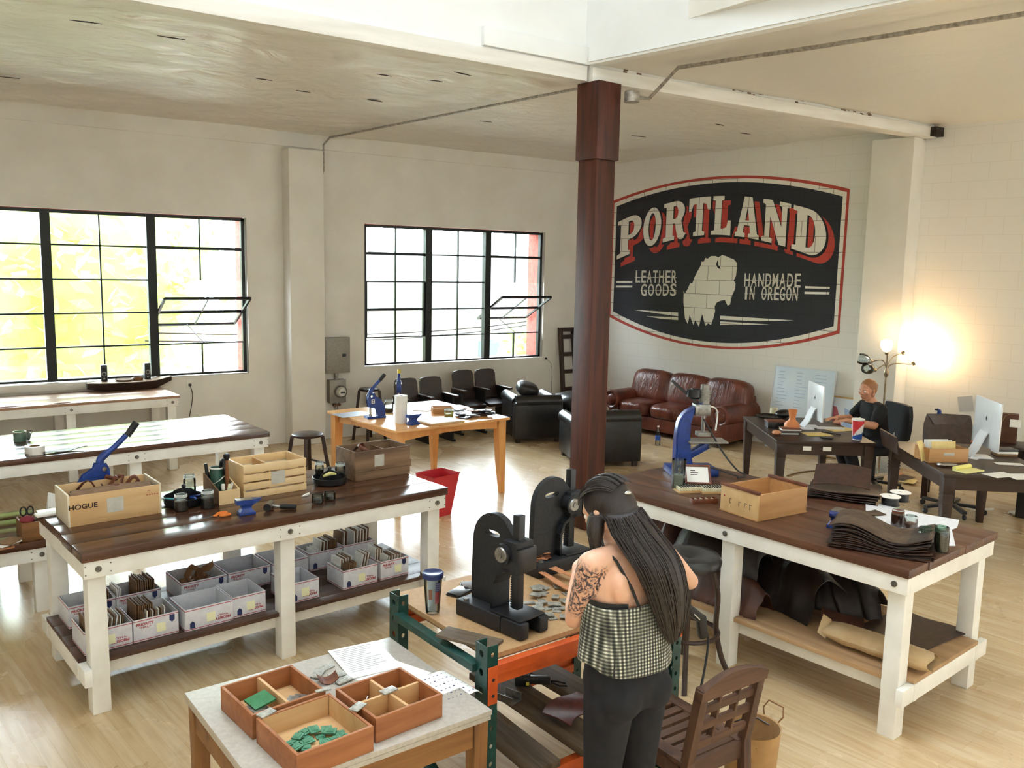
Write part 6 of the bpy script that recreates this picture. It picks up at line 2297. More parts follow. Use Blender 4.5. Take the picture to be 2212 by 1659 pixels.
MB().bb(-w_ / 2 + .04, w_ / 2 - .04, d_ / 2 - .03, d_ / 2 - .01, sz - .08, sz - .0225, bev=.002).build('apron', M_chair, ch)
MB().bb(-w_ / 2 + .04, w_ / 2 - .04, -d_ / 2 - .006, -d_ / 2 + .016, sz - .08, sz - .005, bev=.002).build('apron', M_chair, ch)
n = 6
for k in range(n):
    y0 = -d_ / 2 + .02 + k * (d_ - .085) / n
    MB().bb(-w_ / 2 + .0605, w_ / 2 - .0605, y0, y0 + .040, sz - .02, sz - .003, bev=.002).build('seat_slat', M_chair, ch)


def bkp(x, z):
    f = (z - sz) / (.765 - sz)
    return (x, -d_ / 2 - .06 * f, z)


m = MB()
rr = []
for k in range(13):
    f = -1 + 2 * k / 12
    x = f * (w_ / 2 + .005)
    top = .80 - .045 * f * f
    bot = .715
    y = -d_ / 2 - .058
    rr.append([(x, y - .018, bot), (x, y + .016, bot), (x, y + .010, top), (x, y - .024, top)])
m.loft(rr)
m.build('top_rail', M_chair, ch)
for z in (.66, .585, .50):
    m = MB()
    p = bkp(0, z)
    m.box((0, p[1], z), (w_ - .08, .018, .036), rot=(rad(10), 0, 0), bev=.002)
    m.build('back_slat', M_chair, ch)
for x in (-.055, .055):
    a, b = bkp(x, .485), bkp(x, .72)
    MB().bar((a[0], a[1] + .006, a[2]), (b[0], b[1] + .006, b[2]), .03, .014, up=(1, 0, 0), bev=.002).build('back_upright', M_chairv, ch)

# ================================================================ PAPER BASKET WITH A WIRE HANDLE
bk_ = thing('paper_bucket', 'tan bucket with a wire handle on the floor behind the slatted chair', 'bucket', (2.985, 2.36, 0), 0)
M_tan = noisy('tan_kraft_bucket', '#A98356', '#B8925F', 14, .7, bump=.15)
MB().lathe([(0, .003), (.10, .003), (.105, .02), (.125, .33), (.128, .335), (.122, .33), (.10, .02), (0, .015)], (0, 0, 0), 28).build('bucket_body', M_tan, bk_)
MB().tube([(.124, -.03, .31), (.135, -.06, .36), (.145, -.05, .40), (.145, .03, .40), (.135, .05, .36), (.124, .03, .31)], .0035, 6).build('wire_handle', M_oak, bk_)
MB().tube([(.12 * math.cos(a), .12 * math.sin(a), .30 + .012 * math.sin(3 * a)) for a in [i * .5 for i in range(10)]], .003, 6).build('wire_inside', M_black, bk_)

# ================================================================ DESKS
def desk(label, loc, deg, turned=False):
    """local x across (short side), local y along the long side"""
    t = thing('desk', label, 'desk', loc, deg)
    W, D, H = .94, 1.36, .75
    MB().bb(-W / 2, W / 2, -D / 2, D / 2, H - .03, H, bev=.004).build('desktop', M_darkwood, t)
    for s in (-1, 1):
        MB().bb(-W / 2 + .1, W / 2 - .1, s * (D / 2 - .04) - .012, s * (D / 2 - .04) + .012, H - .135, H - .0305).build('apron', M_darkwood, t)
        MB().bb(s * (W / 2 - .04) - .012, s * (W / 2 - .04) + .012, -D / 2 + .1, D / 2 - .1, H - .135, H - .0305).build('apron', M_darkwood, t)
        for q in (-1, 1):
            x, y = s * (W / 2 - .055), q * (D / 2 - .055)
            l = MB()
            l.box((x, y, H - .10), (.09, .09, .138), bev=.004)
            l.box((x, y, (H - .17) / 2), (.085, .085, H - .17), taper=(.62, .62), bev=.004)
            if turned:
                for z in (.56, .53, .50):
                    l.bb(x - .045, x + .045, y - .045, y + .045, z - .006, z + .006, bev=.003)
            l.build('leg', M_darkwoodv, t)
    return t


D1 = dict(loc=(7.49, 5.50, 0), deg=-36)
D2 = dict(loc=(7.60, 3.86, 0), deg=-40)
d1 = desk('dark wooden desk with an orange vase and a paper cup on it', D1['loc'], D1['deg'])
d2 = desk('dark wooden desk with ringed legs at the right edge, under a large white computer', D2['loc'], D2['deg'], True)
for k in range(2):
    MB().bb(-.21 + .19 * k, -.13 + .19 * k, -.655, -.653, .655, .695).build('white_label', M_paper, d1)
ZD = .7505
M_alu = noisy('white_aluminium', '#E4E6E8', '#DADCDE', 6, .3, .1)
M_glassblk = newmat('screen_glass', '#101216', .12)


def computer(label, loc, deg, k=1.):
    """thin all in one computer; screen towards +y, back towards -y"""
    t = thing('desktop_computer', label, 'computer', loc, deg)
    w, h = .58 * k, .43 * k
    MB().box((0, 0, .10 * k + h / 2), (w, .018 * k, h), bev=.006 * k).build('housing', M_alu, t)
    MB().bb(-w / 2 + .012, w / 2 - .012, .0092 * k, .0105 * k, .10 * k + .10 * k, .10 * k + h - .012).build('screen', M_glassblk, t)
    s = MB()
    s.loft([[(-.09 * k, -.012 * k - a, z), (.09 * k, -.012 * k - a, z), (.09 * k, -.012 * k - a - .012 * k, z - .002), (-.09 * k, -.012 * k - a - .012 * k, z - .002)] for a, z in ((.0, .24 * k), (.03 * k, .18 * k), (.07 * k, .08 * k), (.12 * k, .012 * k))])
    s.build('stand', M_alu, t)
    MB().bb(-.09 * k, .09 * k, -.145 * k, .05 * k, 0, .010 * k, bev=.003).build('foot', M_alu, t)
    e = MB()
    pts = [(.018 * math.cos(a) * (1 if math.cos(a) < .55 else .72), .02 * math.sin(a)) for a in [i * math.pi / 12 for i in range(24)]]
    e.prism([(x * k, z * k) for x, z in pts], .001, Matrix.Translation((0, -.0092 * k, .10 * k + h * .6)) @ Euler((rad(90), 0, 0)).to_matrix().to_4x4())
    e.ball((.003 * k, -.0094 * k, .10 * k + h * .6 + .028 * k), .007 * k, (1, .12, .6), 10, 6, (0, rad(-40), 0))
    e.build('emblem', M_black, t)
    return t


computer('white desktop computer seen from behind on the desk of the seated person', at(1758, 922, ZD) + Vector((.0, .0, 0)), -126, .86)
computer('large white desktop computer seen from behind at the right edge', at(2128, 990, ZD) + Vector((.04, .03, 0)), -133, .98)
vs = thing('vase', 'orange long necked vase on the dark desk', 'vase', at(1712, 933, ZD) + Vector((.05, .05, 0)), 0)
MB().lathe([(0, .002), (.05, .002), (.075, .025), (.08, .05), (.07, .08), (.035, .11), (.03, .13), (.04, .19), (.046, .215), (.042, .215), (.03, .17), (.024, .12)], (0, 0, 0), 28).build('vase_body', M_clay, vs)
cu = thing('paper_cup', 'red white and blue paper cup at the front corner of the desk', 'cup', at(1857, 951, ZD) + Vector((.0, .03, 0)), 0)
M_cupr, M_cupw, M_cupb = newmat('cup_red', '#D2333A', .45), newmat('cup_white', '#EFEFEE', .45), newmat('cup_blue', '#1F4E9E', .45)


def cupr(z):
    return .042 + (.058 - .042) * z / .2


m = MB()
seg = 36
vw = math.atan2(-cu.location.y, -cu.location.x)
rowz = [0, .03, .05, .07, .09, .11, .13, .15, .17, .2]
for k in range(40):
    za = .2 * k / 40
    zb_ = .2 * (k + 1) / 40
    for i in range(seg):
        a0, a1 = 2 * math.pi * i / seg, 2 * math.pi * (i + 1) / seg
        am = (a0 + a1) / 2 - vw
        am = math.atan2(math.sin(am), math.cos(am))
        zc = (za + zb_) / 2
        f = -am / 1.2          # -1 right .. +1 left as seen from the front
        wave_lo = .055 - .02 * f
        wave_hi = .105 - .075 * f - .02 * f * f
        m.mi = 2 if zc < wave_lo and zc > .012 else (0 if zc > wave_hi and f < .9 and zc < .19 else 1)
        m.quad((cupr(za) * math.cos(a0), cupr(za) * math.sin(a0), za), (cupr(za) * math.cos(a1), cupr(za) * math.sin(a1), za), (cupr(zb_) * math.cos(a1), cupr(zb_) * math.sin(a1), zb_), (cupr(zb_) * math.cos(a0), cupr(zb_) * math.sin(a0), zb_))
bmesh.ops.remove_doubles(m.bm, verts=m.bm.verts, dist=1e-5)
m.build('cup_wall', [M_cupr, M_cupw, M_cupb], cu)
MB().lathe([(0, .201), (.052, .201), (.058, .199), (.061, .203), (.058, .207), (0, .205)], (0, 0, 0), 28).build('lid', M_cupw, cu)
M_manila = noisy('yellow_paper', '#E4CE8E', '#DAC27F', 20, .7)
for k, (u, v, dg_, w_, d_, lab) in enumerate(((1765, 938, -30, .26, .20, 'yellow sheet of paper lying under a pencil on the dark desk'), (1815, 928, -12, .30, .18, 'large yellow envelope behind the paper cup on the dark desk'))):
    papersheet(lab, at(u, v, ZD) + Vector((0, 0, .001 * k)), dg_, w_, d_, M_manila, name='yellow_paper')
marker('yellow pencil lying on the yellow sheet', at(1766, 943, ZD) + Vector((0, 0, .008)), (rad(90), 0, rad(55)), .18, .004, M_yellow, None, None, 'pencil', 'pencil')
marker('dark brush lying across the yellow envelope', at(1795, 938, ZD) + Vector((0, 0, .009)), (rad(90), 0, rad(10)), .2, .006, M_black, None, None, 'brush', 'brush')
ph = MB().bb(-.03, .03, -.055, .055, 0, .012, bev=.004).build('phone', M_black)
place(ph, at(1790, 948, ZD) + Vector((0, .02, 0)), 20)
tag(ph, 'small black device lying left of the paper cup', 'device')
for k, (u, v, dg_, col, lab) in enumerate(((1706, 938, -34, M_black, 'black notebook at the bottom of the pile by the orange vase'), (1712, 935, -36, M_leather, 'brown leather notebook on top of the pile by the orange vase'))):
    t = thing('notebook', lab, 'notebook', at(u, v, ZD) + Vector((.0, .03, .0225 * k)), dg_)
    MB().bb(-.10, .10, -.065, .065, 0, .004, bev=.001).bb(-.10, .10, -.065, .065, .018, .022, bev=.001).build('cover', col, t)
    MB().bb(-.095, .095, -.06, .06, .0041, .0179).build('pages', M_paper, t)
bx_ = thing('small_box', 'small brown topped box left of the orange vase', 'box', at(1678, 925, ZD) + Vector((.03, .05, 0)), -34)
MB().bb(-.09, .09, -.06, .06, 0, .06, bev=.004).build('box_body', M_black, bx_)
MB().bb(-.095, .095, -.065, .065, .0605, .078, bev=.003).build('box_lid', M_leather, bx_)
MB().lathe([(.012, .004), (.02, .004), (.022, 0)], (-.03, -.061, .03), 16, Euler((rad(90), 0, 0)).to_matrix()).build('lens_ring', M_chrome, bx_)
pnk = cushion(MB(), (0, 0, 0), (.12, .09, .05), .6).build('leather_lump', M_leathert)
place(pnk, at(1693, 940, ZD) + Vector((-.06, .04, .025)), 20)
tag(pnk, 'pinkish leather lump at the front left corner of the dark desk', 'leather')
tr_ = thing('black_tray', 'flat black tray at the back left corner of the dark desk', 'tray', at(1652, 903, ZD) + Vector((.08, .0, 0)), 0)
MB().lathe([(0, .002), (.13, .002), (.15, .02), (.145, .022), (.125, .008), (0, .008)], (0, 0, 0), 28).build('tray', M_black, tr_)
tn = thing('small_tin', 'pale tin can at the back of the dark desk by the whiteboard', 'tin', at(1664, 898, ZD) + Vector((.12, .05, 0)), 0)
MB().lathe([(0, 0), (.042, 0), (.042, .07), (.04, .075), (.035, .07), (0, .068)], (0, 0, 0), 20).build('can_body', M_cream, tn)
bkd = cushion(MB(), (0, 0, 0), (.26, .16, .09), .5).build('black_bag', M_blkleather)
place(bkd, at(1685, 903, ZD) + Vector((.06, .0, .045)), 10)
tag(bkd, 'black leather bundle lying at the back of the dark desk', 'bundle')
kbd = MB().bb(-.14, .14, -.05, .05, 0, .012, bev=.003).build('keyboard', M_alu)
place(kbd, at(1792, 926, ZD), -40)
tag(kbd, 'thin white keyboard under the hands of the seated person', 'keyboard')
tpd = MB().bb(-.08, .08, -.05, .05, 0, .012, bev=.003).build('white_tray', M_alu)
place(tpd, at(1735, 927, ZD) + Vector((.03, 0, 0)), -36)
tag(tpd, 'flat pale tray between the vase and the white computer', 'tray')

# ---- desk at the right edge
bo = thing('wooden_tray_box', 'open wooden box with hand slots holding papers on the right desk', 'box', at(2048, 1000, ZD) + Vector((.06, .10, 0)), -28)
openbox(MB(), .36, .22, .12, .012).build('box_body', M_boxb, bo)
MB().bb(-.05, .05, -.1112, -.1102, .06, .085, bev=.0004).build('hand_slot', M_tag, bo)
for k in range(3):
    o = MB().bb(-.11, .11, -.004, .004, 0, .15, bev=.001).build('envelope', M_paper if k else M_manila)
    o.location = bo.location + Vector((.01 + .02 * k, -.02 + .045 * k, .0135))
    o.rotation_euler = (rad(-8), 0, rad(-28))
    tag(o, ('pale yellow folder standing nearest us in the open box', 'white folder standing in the middle of the open box', 'white folder standing at the back of the open box')[k], 'folder')
mn = MB().sheet(lambda s, t: (.11 * (s - .5), .03 * t * t, .17 * t), 4, 6, .002).build('manila_envelope', M_manila)
mn.location = at(2003, 998, ZD) + Vector((-.02, .02, .012))
mn.rotation_euler = (rad(-8), 0, rad(8))
tag(mn, 'orange yellow envelope leaning on the left end of the open box', 'envelope')
lbd = MB().bb(-.22, .22, -.008, .008, 0, .16, bev=.001).build('dark_board', M_darkwood)
lbd.location = Vector((7.30, 4.42, ZD))
lbd.rotation_euler = (rad(-12), 0, rad(50))
tag(lbd, 'dark board standing on the left edge of the right desk', 'board')
nt_l = thing('legal_pad', 'yellow legal pad with a curled page on the right desk', 'notepad', at(2095, 1017, ZD), -8)
MB().bb(-.13, .10, -.06, .07, 0, .008).build('pad', newmat('legal_yellow', '#EDE79E', .7), nt_l)
MB().tube([(-.13, .05, .022), (.08, .06, .022)], .018, 12).build('curled_page', newmat('legal_yellow_page', '#EAE288', .7), nt_l)
for k, (u, v, dg_, w_, d_, lab) in enumerate(((2160, 1026, -14, .24, .15, 'white sheet at the front right of the right desk'), (2205, 1030, -30, .21, .2, 'white sheet lying partly out of view on the right desk'), (2105, 990, 10, .12, .08, 'small pale note in front of the large computer'), (2180, 1003, -42, .22, .10, 'long white folder behind the sheets on the right desk'))):
    papersheet(lab, at(u, v, ZD) + Vector((0, 0, .0008 * k)), dg_, w_, d_)
pk = cushion(MB(), (0, 0, 0), (.2, .1, .03), .5).build('plastic_pouch', M_clear)
place(pk, at(2050, 1008, ZD) + Vector((.0, .02, .016)), -30)
tag(pk, 'clear plastic pouch in front of the open box on the right desk', 'pouch')
for k in range(3):
    o = MB().bb(-.09, .09, -.06, .06, 0, .02, bev=.002).build('book', (M_card, M_paper, M_black)[k])
    place(o, at(2168, 985, ZD) + Vector((.05, .02, .0205 * k)), -40 + 5 * k)
    tag(o, ('brown book at the bottom', 'white book in the middle', 'black book at the top')[k] + ' of the little pile right of the large computer', 'book')

# ---- low side table at the wall with another blue press
s2 = thing('side_table', 'small dark table against the right wall with a blue press on it', 'table', (9.05, 4.52, 0), -65)
MB().bb(-.50, .50, -.20, .20, .61, .65, bev=.003).build('tabletop', M_darkwood, s2)
for a in (-1, 1):
    for b in (-1, 1):
        MB().box((a * .45, b * .16, .305), (.06, .06, .61), bev=.003).build('leg', M_darkwoodv, s2)
MB().bb(-.45, .45, -.17, -.15, .53, .609).build('apron', M_darkwood, s2)


def ons2(x, y, z=.6505):
    c, s = math.cos(rad(-65)), math.sin(rad(-65))
    return Vector((9.05 + c * x - s * y, 4.52 + s * x + c * y, z))


hand_press('blue lever press without a raised handle on the small table by the right wall', ons2(-.33, 0), -65, .95, (-.02, .06), marks=False)
for k in range(2):
    o = MB().bb(-.13, .13, -.07, .07, 0, .065, bev=.003).build('glove_box', noisy('pale_blue_carton', '#8FC4D8', '#CFE6EE', 22, .6))
    place(o, ons2(-.02, .05, .6505 + .0655 * k), -65 + 4 * k)
    tag(o, ('lower' if k == 0 else 'upper') + ' pale blue and white carton on the small table by the right wall', 'box')
o = MB().bb(-.15, .15, -.05, .05, 0, .006).build('tan_envelope', M_leathert)
place(o, ons2(-.08, -.12), -60)
tag(o, 'tan envelope lying in front of the pale blue cartons', 'envelope')
jar('small glass bottle between the blue press and the pale blue cartons', ons2(-.19, .08), .03, .16, fill=.3, ring=True, name='glass_bottle')
bb2 = thing('brown_bag', 'brown gift bag with a cord handle on the small table by the right wall', 'bag', ons2(.27, .06), -65)
MB().bb(-.075, .075, -.05, .05, 0, .30, bev=.003).build('bag_body', noisy('dark_brown_bag', '#54301F', '#63402B', 14, .7), bb2)
MB().tube([(-.04, -.052, .29), (-.06, -.06, .24), (-.075, -.07, .2), (-.05, -.06, .27), (0, -.055, .31), (.03, -.052, .3)], .004, 6).build('cord_handle', M_card, bb2)
MB().sheet(lambda s, t: (.0 + .1 * s, -.055 - .05 * t, .18 + .07 * (1 - t)), 3, 3, .002).build('tissue', M_paper, bb2)
pt_ = MB().box((0, 0, 0), (.16, .004, .17)).build('notice', newmat('silver_grey_sheet', '#B9BBBE', .4))
p = onplane(2086, 872, A0 + MNV * .012, MNV)
pt_.location = p
pt_.rotation_euler = (0, rad(12), rad(MD))
tag(pt_, 'grey sheet taped to the right wall above the small table', 'notice')

# ---- printer at the right edge
pr_ = thing('printer', 'black printer on a dark stand at the right edge by the wall', 'printer', (9.15, 3.72, 0), -72)
MB().bb(-.35, .35, -.25, .25, 0, .50, bev=.01).build('stand', M_black, pr_)
MB().bb(-.30, .30, -.22, .22, .505, .62, bev=.02).build('printer_body', M_black, pr_)
MB().bb(-.24, .26, -.18, .20, .625, .70, bev=.02).build('scanner_lid', M_grip, pr_)
MB().bb(-.18, .10, -.36, -.225, .53, .536).build('paper_tray', M_paper, pr_)
MB().box((.2, -.21, .64), (.12, .02, .06), rot=(rad(-35), 0, 0)).build('control_panel', M_steelb, pr_)


# ---- office chairs
M_chairblk = noisy('black_chair_fabric', '#121317', '#1B1C21', 60, .8)


def officechair(label, loc, deg, mat, arms=True, hb=1.0):
    """faces +y"""
    t = thing('office_chair', label, 'chair', loc, deg)
    for k in range(5):
        a = rad(72 * k + 20)
        c, s = math.cos(a), math.sin(a)
        l = MB().bar((c * .05, s * .05, .085), (c * .30, s * .30, .07), .05, .03, bev=.006)
        lo = l.build('base_arm', M_black, t)
        MB().lathe([(0, .012), (.026, .01), (.028, 0), (.026, -.01), (0, -.012)], (c * .30, s * .30, .028), 14, Euler((rad(90), 0, a)).to_matrix()).build('caster', M_black, lo)
    MB().cyl((0, 0, .07), (0, 0, .40), .028, seg=14).build('gas_column', M_black, t)
    m = MB()
    cushion(m, (0, .01, .44), (.48, .48, .10), .3)
    m.build('seat', mat, t)
    m = MB()
    m.loft([[(wd * a, -.25 - .05 * b_ - .03 * (1 - a * a) + .02, z) for a, b_ in ((-1, 0), (-.6, 0), (0, 0), (.6, 0), (1, 0), (.95, 1), (0, 1.2), (-.95, 1))] for wd, z in ((.15, .53), (.21, .58), (.235, .70), (.235, .84), (.21, .94), (.14, hb))])
    m.build('backrest', mat, t)
    MB().tube([(0, -.10, .40), (0, -.27, .42), (0, -.30, .60)], .022, 10).build('back_bar', M_black, t)
    if arms:
        for s in (-1, 1):
            MB().tube([(s * .24, .0, .42), (s * .29, .0, .48), (s * .29, .0, .60)], .018, 8).build('arm_post', M_black, t)
            MB().bb(s * .29 - .04, s * .29 + .04, -.10, .14, .60, .635, bev=.014).build('armrest', M_grip, t)
    return t


CH1 = Vector((8.60, 5.40, 0))
officechair('black office chair the seated person sits on', CH1, 65, M_chairblk, False, .94)
M_chbrown = noisy('brown_chair_leather', '#3A2A22', '#4B372C', 20, .45)
officechair('brown office chair tucked behind the right desk', (8.44, 4.42, 0), 140, M_chbrown, True, .84)
tg = MB().bb(-.03, .03, -.002, .002, -.05, .05).build('white_tag', M_paper)
tg.location = CH1 + Vector((.26, -.08, .56))
tg.rotation_euler = (0, rad(10), rad(-40))
tag(tg, 'white tag hanging behind the black office chair', 'tag')

# ---- floor lamp
M_brass = noisy('brushed_nickel', '#A8977F', '#8F7F69', 30, .3, .9)
lp = thing('floor_lamp', 'five armed floor lamp with glowing cup shades by the right wall', 'lamp', (9.36, 5.80, 0), 0)
MB().lathe([(0, .03), (.05, .03), (.14, .022), (.15, .012), (.15, 0), (0, 0)], (0, 0, 0), 28).build('base', M_chrome, lp)
MB().cyl((0, 0, .03), (0, 0, 1.16), .012, seg=12).build('pole', M_brass, lp)
MB().lathe([(.012, 1.14), (.028, 1.17), (.028, 1.21), (.015, 1.25), (0, 1.25)], (0, 0, 0), 16).build('arm_hub', M_brass, lp)
M_glow = newmat('lit_lamp_shade', '#FFF1D6', .4)
bsdf(M_glow).inputs['Emission Color'].default_value = (1, .83, .58, 1)
bsdf(M_glow).inputs['Emission Strength'].default_value = 3.0
ux = Vector((math.sin(_a), -math.cos(_a), 0))      # towards the right of the picture
for k, (dx, dy, z, lit) in enumerate(((-.03, -.04, 1.47, True), (.19, .05, 1.47, True), (.27, -.05, 1.36, True), (-.15, .04, 1.37, False), (-.155, -.06, 1.28, False))):
    v = ux * dx + Vector((-ux.y, ux.x, 0)) * dy
    e = Vector((v.x, v.y, z - .05))
    b = Vector((0, 0, 1.22))
    mid = Vector((v.x * .35, v.y * .35, z + .0 if not lit else z - .06))
    MB().tube(bez(b, Vector((v.x * .1, v.y * .1, 1.34)), mid, e, 14), .007, 8).build('arm', M_brass, lp)
    d = Vector((v.x * (.9 if lit else .6), v.y * (.9 if lit else .6), .14 if lit else .02)).normalized()
    R = d.to_track_quat('Z', 'Y').to_matrix()
    so = MB().lathe([(0, 0), (.022, 0), (.026, .03), (.02, .034), (0, .034)], e, 14, R)
    so.build('socket', M_brass, lp)
    sh = MB().lathe([(.02, .03), (.045, .05), (.062, .085), (.068, .125), (.06, .16), (.064, .125), (.058, .085), (.042, .052)], e, 22, R)
    sh.build('lamp_shade', M_glow if lit else M_clear, lp)
    if lit:
        li = bpy.data.lights.new('lamp_bulb', 'POINT')
        li.energy = 2.2
        li.color = (1, .66, .34)
        li.shadow_soft_size = .05
        lo_ = bpy.data.objects.new('lamp_bulb', li)
        COL.objects.link(lo_)
        lo_.location = lp.location + e + d * .17

# ---- whiteboard and framed print leaning on the wall
wb = thing('whiteboard', 'whiteboard with faint blue notes leaning on the wall beside the sofa', 'whiteboard', A0 + MDV * -.80 + MNV * .20, MD + 180)
wb.rotation_euler = (rad(-8), 0, rad(MD + 180))
M_wb = noisy('whiteboard_surface', '#DCE8F2', '#CFE0EE', 3, .22)
M_pale = newmat('faint_blue_marker', '#A9BFD8', .6)
MB().bb(-.42, .42, 0, .02, .02, 1.10, bev=.002).build('board', M_wb, wb)
for (x0, x1, z0, z1) in ((-.43, .43, 1.10, 1.115), (-.43, .43, .005, .02), (-.43, -.42, .02, 1.10), (.42, .43, .02, 1.10)):
    MB().bb(x0, x1, -.004, .024, z0, z1).build('board_frame', M_alu, wb)
r = random.Random(4)
for i in range(3):
    m = MB()
    for j in range(11):
        x = -.36 + .26 * i
        z = 1.03 - .045 * j
        m.bb(x, x + r.uniform(.06, .17), -.0012, .0002, z, z + .008)
    m.build('handwriting', M_pale, wb, smooth=False)
fp = thing('framed_print', 'pale framed print with red and blue shapes leaning on the wall behind the seated person', 'picture', A0 + MDV * -1.35 + MNV * .19, MD + 180)
fp.rotation_euler = (rad(-12), 0, rad(MD + 180))
MB().bb(-.21, .21, 0, .018, .03, .78).build('print_sheet', noisy('pale_blue_print', '#D3E0F0', '#E6ECF2', 3, .25), fp)
for (x0, x1, z0, z1) in ((-.225, .225, .78, .80), (-.225, .225, .01, .03), (-.225, -.21, .03, .78), (.21, .225, .03, .78)):
    MB().bb(x0, x1, -.006, .022, z0, z1).build('frame', M_boxp, fp)
m = MB()
m.prism([(-.1, .42), (.02, .43), (-.03, .55), (-.08, .66), (-.13, .67)], .001, Matrix.Translation((0, -.0005, 0)) @ Euler((rad(90), 0, 0)).to_matrix().to_4x4())
m.prism([(-.02, .16), (.06, .17), (.07, .3), (-.03, .3)], .001, Matrix.Translation((0, -.0005, 0)) @ Euler((rad(90), 0, 0)).to_matrix().to_4x4())
m.build('red_shape', newmat('dusty_red', '#B8606A', .5), fp)
MB().prism([(.0, .36), (.15, .36), (.16, .62), (.02, .66), (.05, .5)], .001, Matrix.Translation((0, -.0005, 0)) @ Euler((rad(90), 0, 0)).to_matrix().to_4x4()).build('blue_shape', newmat('dusty_blue', '#9DB2D6', .5), fp)
# cords and papers on the floor behind the desk
fc = MB().tube(spline([at(1700, 1028, .008), at(1720, 1022, .008), at(1760, 1017, .008), at(1830, 1022, .008), at(1880, 1022, .008)], 6), .007, 6).build('power_cord', M_card)
tag(fc, 'tan cord lying on the floor under the desk of the seated person', 'cord')
for k, (u, v, mt_, lab) in enumerate(((1950, 1033, M_leatherd, 'dark leather piece on the floor right of the lamp base'), (1962, 1040, M_manila, 'pale yellow paper under the dark leather piece on the floor'), (1935, 1024, M_leathert, 'tan leather strip on the floor beside the lamp base'))):
    o = MB().sheet(lambda s, t, k=k: (.26 * (s - .5), .16 * (t - .5), .004 + .01 * math.sin(5 * s + k) ** 2), 10, 6, .003).build('floor_scrap', mt_)
    place(o, at(u, v, .008 + .006 * (2 - k)), 20 * k)
    tag(o, lab, 'scrap')
lc = thing('cable_base', 'round cable base on the floor at the right edge', 'base', at(2195, 1112, 0) + Vector((.03, 0, 0)), 0)
MB().lathe([(0, .02), (.08, .016), (.09, .004), (.09, 0), (0, 0)], (0, 0, 0), 20).build('base', M_chrome, lc)
MB().tube(spline([(0, 0, .02), (.06, -.02, .12), (.16, -.06, .3), (.2, -.08, .5)], 5), .008, 8).build('cord', M_cable, lc)
wc = MB().tube(spline([(8.5, 4.55, .02), (8.55, 4.4, .06), (8.65, 4.3, .02), (8.75, 4.15, .05)], 6), .012, 8).build('white_cable', M_white)
tag(wc, 'white cable and plug on the floor under the right desk', 'cable')

# ================================================================ PEOPLE
def capsule(mb, a, b, ra, rb, seg=14):
    """tapered limb with round ends"""
    a, b = Vector(a), Vector(b)
    d = (b - a).normalized()
    pts, rr = [], []
    for k in range(5):
        t = math.pi / 2 * (1 - k / 4)
        pts.append(a - d * ra * math.sin(t))
        rr.append(max(.0008, ra * math.cos(t)))
    for k in range(5):
        t = math.pi / 2 * k / 4
        pts.append(b + d * rb * math.sin(t))
        rr.append(max(.0008, rb * math.cos(t)))
    return mb.tube(pts, rr, seg)


def limb(mb, pts, rr):
    for i in range(len(pts) - 1):
        capsule(mb, pts[i], pts[i + 1], rr[i], rr[i + 1])
    return mb


def rings(mb, data, n=24, pw=2.3):
    """body rings: (cx, cy, z, half width, half depth[, tilt of z with y])"""
    out = []
    for q in data:
        cx, cy, z, a, b = q[:5]
        tl = q[5] if len(q) > 5 else 0
        r = []
        for k in range(n):
            t = 2 * math.pi * k / n
            c, s = math.cos(t), math.sin(t)
            x = a * math.copysign(abs(c) ** (2 / pw), c)
            y = b * math.copysign(abs(s) ** (2 / pw), s)
            r.append((cx + x, cy + y, z + tl * y))
        out.append(r)
    return mb.loft(out)


def fuse(mb, name, mat, parent, voxel, smooth=4, fac=.5):
    """one continuous skin over everything collected in mb"""
    o = mb.build(name, mat)
    m = o.modifiers.new('r', 'REMESH')
    m.mode = 'VOXEL'
    m.voxel_size = voxel
    s = o.modifiers.new('s', 'SMOOTH')
    s.iterations = smooth
    s.factor = fac
    dg = bpy.context.evaluated_depsgraph_get()
    me = bpy.data.meshes.new_from_object(o.evaluated_get(dg))
    old = o.data
    o.modifiers.clear()
    o.data = me
    bpy.data.meshes.remove(old)
    me.polygons.foreach_set('use_smooth', [True] * len(me.polygons))
    o.parent = parent
    return o


def hand(mb, wrist, palm_dir, up, side, curl=.5, k=1.):
    """palm, four bent fingers and a thumb; side -1 left hand, +1 right hand"""
    w = Vector(wrist)
    d = Vector(palm_dir).normalized()
    u = (Vector(up) - d * Vector(up).dot(d)).normalized()      # back of the hand
    r = d.cross(u) * side                                      # away from the thumb
    c = w + d * .045 * k
    for off in (-.022, -.007, .008, .022):
        capsule(mb, w + r * off * .7 * k + d * .01 * k, w + d * .082 * k + r * off * k, .014 * k, .0115 * k, 10)
    for i, (off, ln, sp) in enumerate(((-.026, .92, -.12), (-.009, 1.05, -.03), (.009, .97, .05), (.025, .76, .14))):
        p = w + d * .085 * k + r * off * k
        dd = (d + r * sp).normalized()
        for j, (L_, rr) in enumerate(((.036, .0092), (.025, .0084), (.020, .0076))):
            ang = curl * (.45 + .55 * j)
            q = p + (dd * math.cos(ang) - u * math.sin(ang)) * L_ * ln * k
            capsule(mb, p, q, rr * k, rr * .92 * k, 10)
            p = q
    t0 = w + d * .022 * k - r * .024 * k
    t1 = t0 + (d * .62 - r * .62 - u * .35).normalized() * .036 * k
    t2 = t1 + (d * .85 - r * .2 - u * .4).normalized() * .028 * k
    t3 = t2 + (d * .95 + r * .1 - u * .35).normalized() * .022 * k
    for a, b, ra, rb in ((t0, t1, .014, .0115), (t1, t2, .0115, .0095), (t2, t3, .0095, .008)):
        capsule(mb, a, b, ra * k, rb * k, 10)
    return mb


